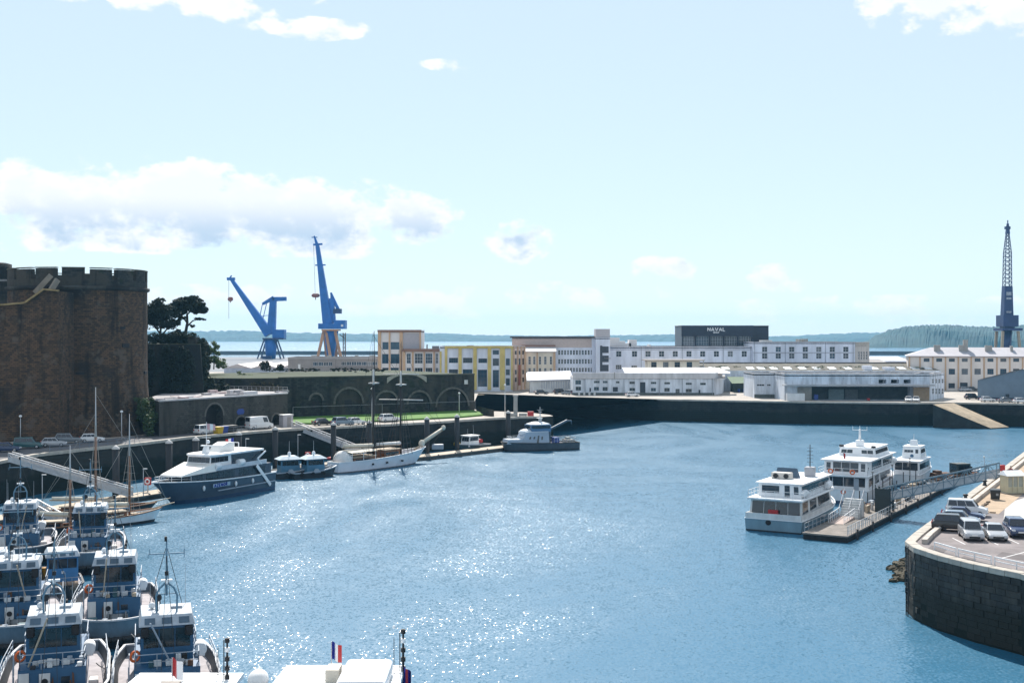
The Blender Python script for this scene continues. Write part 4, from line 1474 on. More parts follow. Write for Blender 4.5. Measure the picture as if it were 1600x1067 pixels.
# white quayside warehouse
wins = [(899, 908, 594, 600.5, 2, 2), (928, 937, 595, 598.6, 3, 1), (942, 949.5, 595, 598.6, 3, 1), (962.5, 968, 595.5, 598.8, 2, 1), (983.5, 992, 596, 600, 3, 1), (1017, 1025.5, 596.5, 600, 3, 1), (1038, 1047, 597, 600.4, 3, 1), (1071.5, 1081, 597.8, 601.2, 3, 1), (1094, 1103, 598, 601.5, 3, 1),
        (899.5, 908, 604, 610, 2, 2), (928, 936, 604.5, 610, 2, 2), (941.5, 949.5, 604.5, 610.5, 2, 2), (983.5, 992.5, 606, 611, 2, 1), (1017, 1025, 606, 611.5, 2, 1), (1038, 1046.5, 606, 612, 2, 1), (1071.5, 1081, 607.5, 613, 2, 1),
        (957.5, 965.5, 604.5, 612, 0, 0), (1000, 1008.5, 597, 613.5, 0, 0), (921, 923.5, 606, 612, 0, 0), (1091.5, 1094.5, 609, 614.5, 0, 0), (1055.5, 1062, 607.5, 614, 2, 2)]
w7 = Bld('white_warehouse', 'long stained white warehouse on the far quay, left one of two', 895, 367, 1116, 367, 591.5, 18, stained, wins, rev=.3, roof=False, sides=[(46.5, 9.5), (50.5, 26), (0, 20)], gl=glass, fr=mat('grey_green_frame', (.24, .27, .26), .6, .1))
obj('plinth', MB().box(0, w7.w, -.12, .02, 0, w7.z(1000, 613.6)), mat('mossy_plinth', (.10, .11, .10), .9, .3), w7.o)
obj('roof', MB().mesh([(0, -.3, w7.h), (46, -.3, w7.h), (50.5, 26, w7.h + .4), (0, 20, w7.h + .4)], [(0, 1, 2, 3)]), roofgrey, w7.o)
w7.slab('upper_parapet', mat('pale_parapet_band', (.56, .55, .56), .8, .2, .5, streak=.2), 895, 1116, 582.5, 591.2, .3, .4)
obj('upper_parapet', MB().bar((w7.w - .2, -.2, w7.h + .85), (46.5, 9.4, w7.h + .85), .6, 1.75), mat('pale_parapet_band', (.5, .5, .5)), w7.o)
w7.slab('joint', concrete, 959.5, 960.6, 581.5, 592, .4)
obj('ridge_roof', MB().mesh([(16, 3, w7.h + 1.5), (48, 3, w7.h + 1.5), (46, 12, w7.h + 3.0), (16, 12, w7.h + 3.0), (50, 14, w7.h + 1.6)], [(0, 1, 2, 3), (1, 4, 2)]), mat('bright_sheet_roof', (.60, .60, .62), .5, .1), w7.o)
w7.pipes((914, 975, 1030, 1066, 1113), 591)
for i in range(4):
    w7.slab('bollard_box' if i else 'quay_cabinet', offwhite, 903 + i * 8, 906 + i * 8, 612, 617, 1.2 + i * .2, -.9)
b = Bld('green_roof_store', 'small open store with green roof between the two warehouses', 1146, 386, 1180, 386, 596.5, 6, mat('dark_store_wall', (.05, .07, .07), .8, .3), roof=False, sides=[(7.5, 5), (0, 5)])
obj('roof', MB().mesh([(-1, -3, b.h - .4), (b.w + 1, -3, b.h - .2), (b.w + 1, 6, b.h + 1.4), (-1, 6, b.h + 1.4)], [(0, 1, 2, 3)]), mat('green_sheet_roof', (.07, .12, .06), .8, .25), b.o)
for i in range(3):
    obj('blue_drum', MB().cyl((1.5 + i * 1.6, -1.2, .0), (1.5 + i * 1.6, -1.2, 1.1), .42, n=10), blue_plastic, b.o)
# canopied warehouse
b = Bld('warehouse_office', 'white office end of the canopied warehouse on the far quay', 1178.5, 350, 1228, 350, 583.5, 16, stained,
        [(1182.5, 1194.5, 600, 603.2, 3, 1), (1198.5, 1204.5, 600, 603.2, 2, 1), (1211, 1219, 594, 598, 2, 1)], rev=.25, parapet=.3)
b.slab('plinth', mat('mossy_plinth', (.10, .11, .10), .9, .3), 1178.5, 1226, 616, 622, .12)
c8 = Bld('canopied_warehouse', 'white warehouse with long canopy over a dark open loading bay', 1226, 337, 1452.5, 337, 584.5, 20, stained,
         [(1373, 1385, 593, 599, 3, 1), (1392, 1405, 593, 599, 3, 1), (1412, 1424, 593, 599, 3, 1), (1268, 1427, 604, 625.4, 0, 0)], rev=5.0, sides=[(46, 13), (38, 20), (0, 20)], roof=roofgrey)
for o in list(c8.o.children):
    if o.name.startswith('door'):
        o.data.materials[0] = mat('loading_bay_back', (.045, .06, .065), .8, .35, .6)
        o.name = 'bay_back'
u0, u1, zc = c8.u(1222)[0], c8.u(1455)[0], c8.z(1340, 602.5)
obj('canopy', MB().box(u0, u1, -3.0, -.02, zc, zc + .38), mat('canopy_concrete', (.42, .42, .43), .8, .2, .6), c8.o)
for px in range(1250, 1450, 21):
    u = c8.u(px)[0]
    obj('canopy_stay', MB().bar((u, -2.6, zc + .38), (u + .9, -.05, zc + 2.2), .1), steel, c8.o)
c8.slab('wall_panel', concrete, 1246, 1268, 604.5, 626, .14)
c8.slab('wall_panel', mat('tan_panel', (.32, .24, .16), .8, .15), 1427, 1452, 605, 626.5, .14)
c8.slab('sliding_door', mat('pale_blue_door', (.16, .22, .24), .7, .2), 1301, 1325, 609, 626, -4.2, 4.5)
c8.slab('sliding_door', mat('pale_frame_door', (.09, .11, .12), .7, .2), 1327, 1347, 609.5, 626, -4.2, 4.5)
c8.slab('white_container', white, 1227, 1255, 614, 626.5, 1.8, -.6)
c8.slab('blue_drum', blue_plastic, 1271, 1277, 616, 624, 1.0, -.3)
c8.slab('red_box', red, 1354, 1358, 622, 626, .8, -.2)
e8 = Bld('warehouse_end', 'stained white end wall with narrow windows of the canopied warehouse', 1452.7, 337.2, 1475, 352, 584, 6, stained,
         [(1456.5 + i * 5.0, 1459.4 + i * 5.0, y0, y1, 2, 2) for i in range(4) for y0, y1 in ((592, 599), (607, 616))], rev=.2, sides=[(14, 6), (3, 5)])
# cream hipped building at right
c9 = [1447.8, 1467.5, 1487.3, 1507.4, 1527.5, 1547.6, 1567.7, 1587.8, 1607.9]
b = Bld('hipped_building', 'cream building with orange pilasters and pale hipped roof at far right', 1418.5, 402, 1640, 390, 556.5, 16, mat('warm_white_render', (.74, .67, .62), .8, .1, .4, streak=.3),
        [(c - 4.6, c + 4.6, 559.8, 565.2, 3, 2) for c in c9] + [(c - 4.9, c + 4.9, 576, 585, 3, 2) for c in c9[2:]] + [(1482, 1492, 598.5, 606.5, 0, 0), (1500, 1512, 597.5, 607.5, 0, 0)], rev=.25, fr=frame_d, gl=glassb, roof=False)
r = b.w
zr = CH - (542.5 - HY) * 410 / F - QZ
obj('roof', MB().mesh([(-.6, -.6, b.h), (r, -.6, b.h), (r, 16.6, b.h), (-.6, 16.6, b.h), (7.5, 8, zr), (r, 8, zr), (-.6, -.6, b.h - .25), (r, -.6, b.h - .25)], [(0, 1, 5, 4), (1, 2, 5), (2, 3, 4, 5), (3, 0, 4), (6, 7, 1, 0)]), mat('pale_slate_roof', (.36, .345, .37), .7, .12, .4), b.o)
for c in [1421, 1437.5] + [(p + q) / 2 for p, q in zip(c9[1:], c9[2:])] + [1457.6]:
    b.slab('pilaster', orange, c - 1.1, c + 1.1, 557.2, 611, .14)
b.slab('eave_band', orange, 1418.5, 1640, 556, 557.4, .3)
for x0, x1, y in ((1460, 1470, 539), (1506, 1513, 531), (1499, 1507, 539), (1540, 1551, 539.5), (1579.5, 1583.5, 540)):
    o = b.blockon('chimney', concrete, x0, x1, y, 4, 6.2, z0=b.h + .6)
# blue grey gabled shed at the right edge
b = Bld('gabled_shed', 'blue grey sheet metal shed with shallow gable at the right edge', 1527.5, 338, 1672, 326, 594, 14, mat('blue_grey_sheet', (.145, .20, .26), .6, .12, .5), [(1571, 1577, 615.5, 628, 0, 0)], roof=False, toppx=1528)
ap = CH - (577 - HY) * 332 / F - QZ
obj('gable', MB().mesh([(0, 0, b.h), (b.w, 0, b.h), (b.w / 2, 0, ap)], [(0, 1, 2)]), mat('blue_grey_sheet', (0, 0, 0)), b.o)
obj('roof', MB().mesh([(-.3, -.4, b.h + .05), (b.w / 2, -.4, ap + .15), (b.w / 2, 14, ap + .15), (-.3, 14, b.h + .05), (b.w + .3, -.4, b.h + .05), (b.w + .3, 14, b.h + .05)], [(0, 1, 2, 3), (1, 4, 5, 2)]), roofpale, b.o)
obj('plinth', MB().box(0, b.w, -.1, .0, 0, .9), mat('dark_plinth_blue', (.035, .05, .075), .8, .2), b.o)
# sheds on the far side
for lab, x0, x1, y, D, m in (('pale roofed shed between the long white building and the hipped building', 1352, 1418, 559, 470, roofpale), ('dark flat shed left of the hipped building', 1363, 1388, 564, 440, greyr)):
    bb = Bld('far_shed', lab, x0, D, x1, D, y + 5, 14, stained, roof=False)
    obj('roof', MB().mesh([(-1, -.5, bb.h), (bb.w + 1, -.5, bb.h), (bb.w + 1, 15, bb.h + 1.6), (-1, 15, bb.h + 1.6), (-1, -.5, bb.h - .4), (bb.w + 1, -.5, bb.h - .4)], [(0, 1, 2, 3), (4, 5, 1, 0)]), m, bb.o)
b = Bld('dock_hall', 'wide pale hall with zigzag roof below the left blue crane', 350, 575, 520, 575, 575, 70, roofpale, roof=False)
w = b.w
n = 4
pr = MB()
for k in range(n):
    x0, x1, xm = w * k / n, w * (k + 1) / n, w * (k + .5) / n
    pr.mesh([(x0, -.3, b.h), (xm, -.3, b.h + 1.9), (xm, 70, b.h + 1.9), (x0, 70, b.h), (x1, -.3, b.h), (x1, 70, b.h)], [(0, 1, 2, 3), (1, 4, 5, 2), (0, 4, 1)])
obj('roof', pr, mat('pinkish_sheet_roof', (.50, .44, .42), .7, .1, .1), b.o)

# ================================================================== CRANES
def lattice(mb, a, b, wa, wb, n, t, side=None):
    """four-chord tapering truss from a to b"""
    a, b = Vector(a), Vector(b)
    d = (b - a).normalized()
    r = side or d.cross(Vector((0, 1, 0))).normalized()
    q = d.cross(r).normalized()
    ring = []
    for i in range(n + 1):
        p = a.lerp(b, i / n)
        w = (wa + (wb - wa) * i / n) / 2
        ring.append([p + r * w + q * w, p + r * w - q * w, p - r * w - q * w, p - r * w + q * w])
    for k in range(4):
        mb.bar(ring[0][k], ring[-1][k], t)
    for i in range(n):
        for k in range(4):
            mb.bar(ring[i][k], ring[i + 1][(k + 1) % 4], t * .6)
            mb.bar(ring[i][k], ring[i][(k + 1) % 4], t * .6)
    return mb


def taper(mb, a, b, wa, wb, da=None, db=None):
    """box girder in the picture plane: widths across, depths along y"""
    a, b = Vector(a), Vector(b)
    d = (b - a).normalized()
    r = d.cross(Vector((0, 1, 0))).normalized()
    y = Vector((0, 1, 0))
    vs = []
    for p, w, dd in ((a, wa, da or wa), (b, wb, db or wb)):
        for i, j in ((-1, -1), (1, -1), (1, 1), (-1, 1)):
            vs.append(p + r * i * w / 2 + y * j * dd / 2)
    return mb.mesh(vs, [(3, 2, 1, 0), (4, 5, 6, 7), (0, 1, 5, 4), (1, 2, 6, 5), (2, 3, 7, 6), (3, 0, 4, 7)])


def crane_pt(px, py, D, dy=0.0):
    p = atd(px, py, D)
    return Vector((p.x, p.y + dy, p.z))


D1 = 940
C = lambda x, y, dy=0: crane_pt(320 + x / 4, 350 + y / 4, D1, dy) - Vector((crane_pt(416, 560, D1).x, D1, QZ))
k1 = thing('dock_crane', 'lower blue dock crane with luffed jib leaning left', 'crane', (crane_pt(416, 560, D1).x, D1, QZ), 0, 'blue dock cranes')
obj('jib', taper(MB(), C(405, 690), C(168, 348), 7.0, 2.4), blue_crane, k1)
obj('jib_head', MB().box(C(140, 345).x, C(188, 345).x, -1.5, 1.5, C(160, 352).z, C(160, 335).z).bar(C(150, 345), C(168, 322), .9), blue_crane, k1)
obj('mast', taper(MB(), C(415, 690), C(428, 480), 6.2, 4.6), blue_crane, k1)
obj('mast_head', taper(MB(), C(362, 500), C(432, 462), 1.8, 3.2, 3, 3), blue_crane, k1)
obj('counter_arm', taper(MB(), C(425, 470), C(510, 468), 3.4, 3.0, 3, 3), blue_crane, k1)
obj('back_stay', MB().bar(C(362, 500, -1), C(345, 580, -1), .5).bar(C(385, 495, 1), C(360, 600, 1), .5).bar(C(345, 578), C(400, 570), .4), blue_crane, k1)
obj('machine_house', MB().box(C(430, 0).x, C(502, 0).x, -5, 5, C(0, 715).z, C(0, 660).z), blue_crane, k1)
obj('slew_platform', MB().box(C(370, 0).x, C(500, 0).x, -6, 6, C(0, 722).z, C(0, 712).z), navy_crane, k1)
obj('pedestal', MB().cyl(C(413, 846), C(413, 720), 3.6, 5.2, n=14), blue_crane, k1)
for a, b_ in (((378, 722), (340, 842)), ((448, 722), (484, 840))):
    for dy in (-7, 7):
        obj('leg', MB().bar(C(*a, dy * .6), C(*b_, dy), .9), navy_crane, k1)
obj('base_frame', MB().box(C(372, 0).x, C(425, 0).x, -8, 8, 0.0, C(0, 822).z * .6 + .8), navy_crane, k1)
obj('hoist_rope', MB().bar(C(150, 350), C(150, 590), .22), iron, k1)
obj('hook_block', MB().ball(C(160, 470), 2.2, 1.2, 1.8, 8, 6).bar(C(160, 475), C(160, 492), .6).bar(C(149, 458), C(156, 468), .7).bar(C(172, 458), C(164, 468), .7), mat('hook_orange', (.25, .07, .04), .7, .2), k1)
D2 = 930
bx = crane_pt(519, 558, D2).x
C = lambda x, y, dy=0: crane_pt(320 + x / 4, 350 + y / 4, D2, dy) - Vector((bx, D2, QZ))
k2 = thing('dock_crane', 'tall blue dock crane with upright jib on orange portal legs', 'crane', (bx, D2, QZ), 0, 'blue dock cranes')
obj('jib', taper(MB(), C(770, 625), C(705, 140), 7.2, 2.8), blue_crane, k2)
obj('jib_tip', taper(MB(), C(705, 140), C(684, 75), 2.6, .9).bar(C(668, 84), C(704, 84), .7).bar(C(678, 130), C(735, 126), 1.4).bar(C(690, 258), C(755, 256), 1.0), blue_crane, k2)
obj('mast', taper(MB(), C(798, 620), C(792, 465), 5.0, 3.6), blue_crane, k2)
obj('counter_arm', taper(MB(), C(788, 430), C(838, 545), 1.5, 2.6).bar(C(790, 428), C(790, 480), 1.2), blue_crane, k2)
obj('counterweight', MB().box(C(806, 0).x, C(854, 0).x, -3, 3, C(0, 560).z, C(0, 530).z), navy_crane, k2)
obj('machine_house', MB().box(C(716, 0).x, C(882, 0).x, -6, 6, C(0, 656).z, C(0, 622).z).box(C(815, 0).x, C(882, 0).x, -6, 6, C(0, 622).z - .01, C(0, 602).z), blue_crane, k2)
obj('window', MB().box(C(858, 0).x, C(872, 0).x, -6.15, -5.9, C(0, 642).z, C(0, 628).z), white, k2)
obj('slew_platform', MB().box(C(738, 0).x, C(842, 0).x, -7, 7, C(0, 668).z, C(0, 658).z), crane_orange, k2)
obj('pedestal', MB().cyl(C(786, 850), C(790, 668), 2.4, 5.6, n=12), blue_crane, k2)
for a, b_, dy in (((748, 668), (712, 846), -7), ((762, 668), (796, 846), -7), ((742, 668), (754, 846), 7), ((818, 668), (862, 846), -7), ((816, 668), (812, 846), 7)):
    obj('leg', MB().bar(C(*a, dy * .5), C(*b_, dy), 2.0), crane_orange, k2)
obj('stair_tower', lattice(MB(), C(872, 830), C(872, 680), 1.8, 1.8, 6, .4).bar(C(842, 690), C(872, 712), .6), brown, k2)
obj('hoist_rope', MB().bar(C(680, 130), C(690, 440), .2), iron, k2)
obj('hook_block', MB().ball(C(684, 447), 2.2, 1, 1.6, 8, 6).ball(C(701, 447), 2.2, 1, 1.6, 8, 6).bar(C(692, 455), C(693, 474), .6), mat('hook_orange', (.25, .07, .04)), k2)
# navy lattice crane at right
D3 = 720
bx = crane_pt(1573, 560, D3).x
s4 = 1 / (557 / 120)
C = lambda x, y, dy=0: crane_pt(1480 + x * s4, 330 + y * s4, D3, dy) - Vector((bx, D3, QZ))
k3 = thing('lattice_crane', 'tall navy lattice jib crane on tan legs at the right', 'crane', (bx, D3, QZ))
obj('jib', lattice(lattice(MB(), C(435, 545), C(437, 300), 3.9, 3.4, 8, .38, Vector((1, 0, 0))), C(437, 300), C(438, 150), 3.4, 1.2, 6, .34, Vector((1, 0, 0))), navy_crane, k3)
obj('jib_head', taper(MB(), C(438, 165), C(439, 90), 2.2, 1.0).bar(C(439, 90), C(439, 66), .5).bar(C(418, 122), C(456, 122), 1.6), navy_crane, k3)
lj = obj('lower_jib', taper(MB(), C(433, 760), C(435, 545), 5.6, 4.6), navy_crane, k3)
for y, h in ((600, 26), (634, 14), (735, 20)):
    obj('number_plate', MB().box(C(416, 0).x, C(452, 0).x, -2.75, -2.62, C(0, y + h / 2).z, C(0, y - h / 2).z), mat('faded_white_plate', (.30, .33, .38), .7, .5, 1.2), lj)
obj('machine_house', MB().box(C(378, 0).x, C(488, 0).x, -6, 5, C(0, 838).z, C(0, 755).z), navy_crane, k3)
obj('slew_platform', MB().box(C(368, 0).x, C(512, 0).x, -7, 7, C(0, 866).z, C(0, 848).z).box(C(400, 0).x, C(470, 0).x, -4, 4, C(0, 849).z, C(0, 836).z), navy_crane, k3)
for a, b_, dy in (((376, 870), (358, 1080), -7), ((432, 870), (368, 1080), 0), ((432, 870), (470, 1080), 0), ((485, 870), (500, 1080), -7), ((385, 870), (380, 1080), 7), ((480, 870), (490, 1080), 7)):
    obj('leg', MB().bar(C(*a, dy * .8), C(*b_, dy), 1.3), mat('tan_crane_leg', (.34, .27, .19), .7, .2), k3)
obj('pedestal', MB().cyl(C(432, 1085), C(432, 866), 2.2, 3.0, n=10), navy_crane, k3)

# ================================================================== PONTOONS, PILES, GANGWAYS
def rail(mb, pts, h=1.0, t=.05, step=1.5, mid=True, z=0.0):
    for a, b in zip(pts, pts[1:]):
        a, b = Vector(a), Vector(b)
        n = max(1, round((b - a).length / step))
        for i in range(n + 1):
            p = a.lerp(b, i / n)
            mb.bar(p, p + Vector((0, 0, h)), t)
        up = Vector((0, 0, h))
        mb.bar(a + up, b + up, t)
        if mid:
            mb.bar(a + up * .5, b + up * .5, t * .8)
    return mb


pont_deck = mat('pontoon_deck', (.44, .37, .29), .9, .2, .8)
pont_side = mat('pontoon_side', (.10, .10, .095), .85, .3, .8)


def pontoon(label, a, b, w, group='left pontoons', z=.75):
    """floating walkway: front edge a to b, width to the far side"""
    a, b = Vector((*a, 0)), Vector((*b, 0))
    d = b - a
    L = d.length
    o = thing('pontoon', label, 'pontoon', a, math.atan2(d.y, d.x), group)
    obj('deck', MB().box(0, L - .08, 0, w, z - .14, z), pont_deck, o)
    obj('float', MB().box(.1, L - .2, .12, w - .12, -.5, z - .141), pont_side, o)
    obj('fender_strip', MB().box(.02, L - .1, -.08, -.001, z - .3, z - .04), pont_side, o)
    for i in range(int(L / 5)):
        obj('cleat', MB().box(2.5 + i * 5, 2.8 + i * 5, .12, .24, z, z + .14), iron, o)
    return o


FR = [(-66, 150), (-56.5, 171), (-44.3, 193.5), (-36.2, 216.5), (-15.8, 234.4), (-1.0, 253.2), (2.5, 257)]
PL = ['left pontoon at the foot of the long pale gangway', 'pontoon behind the blue white excursion boat', 'pontoon behind the two small blue tugs', 'pontoon behind the white schooner', 'pontoon between the schooner bow and the patrol vessel', 'short pontoon end behind the patrol vessel']
for lab, a, b in zip(PL, FR, FR[1:]):
    pontoon(lab, a, b, 3.6)


def on_path(path, px):
    for a, b in zip(path, path[1:]):
        A, B = Vector((*a, 0)), Vector((*b, 0))
        k = (px - 800) / F
        d = B - A
        den = (k * d.y - d.x)
        t = (A.x - k * A.y) / den
        if -.001 <= t <= 1.001:
            return A + d * t
    return A + d * t


pile_mesh = MB().lathe([(0, -2), (.5, -2), (.5, 7.4), (0, 7.41)], 14).data('shaft')
cap_mesh = MB().lathe([(.58, 7.41), (.58, 7.55), (.05, 8.0), (0, 8.0)], 14).data('cap')
PB = inset(FR, 4.3)
for i, (px, where) in enumerate(((181, 'first from the left, by the ketch rigging'), (264, 'above the excursion boat bow'), (306, 'just behind the excursion boat radar mast'), (373, 'behind the excursion boat funnel'), (430, 'left of the two small blue tugs'),
                          (521, 'crossing in front of the second gangway'), (577, 'left of the schooner mainmast'), (667, 'at the schooner bow'), (714, 'right of the schooner bowsprit'), (794, 'next to the patrol vessel, last on the right'))):
    p = on_path(PB, px)
    o = thing('mooring_pile', 'black mooring pile with pale cap, ' + where, 'pile', (p.x, p.y, 0), 0, 'mooring piles along the left pontoons')
    obj('shaft', pile_mesh, iron, o)
    obj('cap', cap_mesh, mat('pale_pile_cap', (.5, .48, .46), .7, .1), o)


def gangway(name, label, a, b, w=1.6, h=1.15, m=None, floor=None, panels=14, mesh_side=True):
    """lattice sided gangway from a to b"""
    a, b = Vector(a), Vector(b)
    L = (b - a).length
    o = thing(name, label, 'gangway', a)
    d = (b - a)
    side = Vector((d.y, -d.x, 0)).normalized() * w / 2
    for s in (-1, 1):
        mb = MB()
        p0, p1 = side * s, d + side * s
        up = Vector((0, 0, h))
        mb.bar(p0, p1, .14).bar(p0 + up, p1 + up, .16)
        mb.bar(p0 + up * .5, p1 + up * .5, .06)
        for i in range(panels + 1):
            q = p0.lerp(p1, i / panels)
            mb.bar(q, q + up, .08)
            if i < panels:
                q2 = p0.lerp(p1, (i + 1) / panels)
                mb.bar(q if i % 2 else q + up, q2 + up if i % 2 else q2, .07)
        obj('side_truss', mb, m or mat('gangway_aluminium', (.46, .46, .47), .5, .2, 2), o)
        if mesh_side:
            obj('side_mesh', MB().quad(p0 + up * .06, p1 + up * .06, p1 + up * .6, p0 + up * .6), mat('pale_mesh_panel', (.45, .45, .46), .7, .2, 2), o)
    obj('deck', MB().mesh([-side, d - side, d + side, side, -side - Vector((0, 0, .1)), d - side - Vector((0, 0, .1))], [(0, 1, 2, 3), (4, 5, 1, 0)]), floor or mat('gangway_deck', (.36, .33, .31), .9, .15), o)
    return o


gangway('gangway', 'long pale lattice gangway from the castle quay, left one', (-71.6, 173.5, 6.15), (-54.6, 174.5, .95))
gangway('gangway', 'pale lattice gangway running down behind the schooner stern', (-42.5, 236.5, 6.15), (-27.2, 231, .95), panels=12)
gangway('gangway', 'short pale boarding ramp between the grey tugs and the ketch', tuple(at(50, 792, 2.6)), tuple(at(97, 818, 1.0)), 1.3, .9, panels=6)
# landing of the left gangway
for lab, p, h in (('slim grey lamp post on the pontoon behind the sailing boats', at(66, 790, .75), 4.2), ('slim lamp post beside the two small blue tugs', at(465.5, 722, .75), 5.0), ('lamp post on the pontoon left of the excursion boat', at(224, 776, .75), 4.0), ('lamp post on the pontoon behind the excursion boat stern', at(384, 742, .75), 6.0)):
    o = thing('lamp_post', lab, 'lamp post', p, 0, 'lamp posts on the pontoons')
    obj('pole', MB().cyl((0, 0, 0), (0, 0, h), .06, .05, 8), steel, o)
    obj('lamp_head', MB().box(-.05, .55, -.1, .1, h - .02, h + .1), offwhite, o)
for lab, p in (('red life ring cabinet on the pontoon by the excursion boat bow', at(231, 768, .75)), ('red life ring cabinet behind the two small blue tugs', at(481, 724, .75))):
    o = thing('life_ring_cabinet', lab, 'life ring', p, 0, 'red life ring posts')
    obj('post', MB().box(-.08, .08, -.08, .08, 0, 1.0), steel, o)
    obj('cabinet', MB().box(-.5, .5, -.2, .2, 1.0, 2.1).bevel(.08), red, o)
    obj('ring', MB().lathe([(.22, 0), (.32, .05), (.42, 0), (.32, -.05), (.22, 0)], 14).data('ring'), white, o, (0, -.26, 1.55)).rotation_euler = (PI / 2, 0, 0)
p = at(522, 719, .75)
tag(obj('dinghy', MB().ball((0, 0, .35), 1.5, .75, .35, 12, 6), red, None, p), 'small upturned red dinghy on the pontoon by the schooner stern', 'dinghy')
p = at(714, 697, .75)
tag(obj('yellow_buoy', MB().lathe([(0, 0), (.6, .1), (.8, .5), (.5, .9), (.15, 1.1), (0, 1.1)], 12), yellow_plastic, None, p), 'yellow buoy lying on the pontoon right of the schooner', 'buoy')
p = at(684, 702, .75)
tag(obj('covered_crate', MB().box(-1.2, 1.2, -.6, .6, 0, 1.1).bevel(.2, 2), navalgrey, None, p), 'grey tarpaulin covered crate on the pontoon at the schooner bow', 'crate')

# ================================================================== BOATS
def hull_parts(root, L, B, zs, zb, hullm, bootm, deckm, railm, bow='sharp', stern=.82, rake=.10, flare=.16, bul=.55, zboot=.35, n=22, rail_r=.09, bulm=None):
    """hull skin, boot top, deck and capping rail; +x forward, waterline at z=0"""
    def half(t):
        if t < .3:
            return stern + (1 - stern) * math.sin(t / .3 * PI / 2)
        if bow == 'round':
            return 1 if t < .68 else math.sqrt(max(0, 1 - ((t - .68) / .32) ** 2))
        return 1 if t < .5 else max(0, math.cos((t - .5) / .5 * PI / 2)) ** .72

    def sheer(t):
        return zs + (zb - zs) * t ** 2.2

    def pt(t, z, side):
        k = max(0, min(1, z / sheer(t)))
        x = -L / 2 + L * t - rake * L * (1 - k) * max(0, (t - .45) / .55) ** 2
        hw = half(t) * B / 2
        hw *= 1 - (1 - k) * flare * (.35 + t)
        return (x, side * hw, z)
    ts = [i / n for i in range(n)] + [1 - .012, 1.0] if bow != 'round' else [i / n for i in range(n + 1)]
    if bow == 'round':
        ts = [.68 * i / 10 for i in range(10)] + [.68 + .32 * math.sin(i / 14 * PI / 2) for i in range(15)]
    m = len(ts)

    def skin(z0, z1, rows):
        mb = MB()
        for side in (-1, 1):
            V = []
            for j in range(rows + 1):
                for t in ts:
                    a = z0 if not callable(z0) else z0(t)
                    b = z1 if not callable(z1) else z1(t)
                    V.append(pt(t, a + (b - a) * j / rows, side))
            fs = []
            for j in range(rows):
                for i in range(m - 1):
                    q = (j * m + i, j * m + i + 1, (j + 1) * m + i + 1, (j + 1) * m + i)
                    fs.append(q if side < 0 else q[::-1])
            mb.mesh(V, fs, True)
        a = z0 if not callable(z0) else z0(0)
        b = z1 if not callable(z1) else z1(0)
        mb.quad(pt(0, a, 1), pt(0, a, -1), pt(0, b, -1), pt(0, b, 1))
        return mb
    h = obj('hull', skin(zboot, sheer, 4), hullm, root)
    obj('boot_top', skin(-.6, zboot, 2), bootm, root)
    dk = MB()
    P = [pt(t, sheer(t) - bul, 1) for t in ts]
    for a, b in zip(P, P[1:]):
        dk.quad((a[0], -a[1] * .985, a[2]), (b[0], -b[1] * .985, b[2]), (b[0], b[1] * .985, b[2]), (a[0], a[1] * .985, a[2]))
    obj('deck', dk, deckm, root)
    inn = MB()                                            # inside of the bulwark
    for side in (-1, 1):
        for t0, t1 in zip(ts, ts[1:]):
            a, b = pt(t0, sheer(t0) - bul, side), pt(t1, sheer(t1) - bul, side)
            c, d = pt(t1, sheer(t1), side), pt(t0, sheer(t0), side)
            f_ = .97
            inn.quad((a[0], a[1] * f_, a[2]), (b[0], b[1] * f_, b[2]), (c[0], c[1] * f_, c[2]), (d[0], d[1] * f_, d[2]))
    obj('bulwark', inn, bulm or hullm, root)
    rl = MB()
    for side in (-1, 1):
        pts = [pt(t, sheer(t) + .02, side) for t in ts]
        for a, b in zip(pts, pts[1:]):
            rl.bar(a, b, rail_r * 2, rail_r * 1.4)
    rl.bar(pt(0, sheer(0) + .02, -1), pt(0, sheer(0) + .02, 1), rail_r * 2, rail_r * 1.4)
    obj('gunwale', rl, railm, root)
    return pt, sheer, half


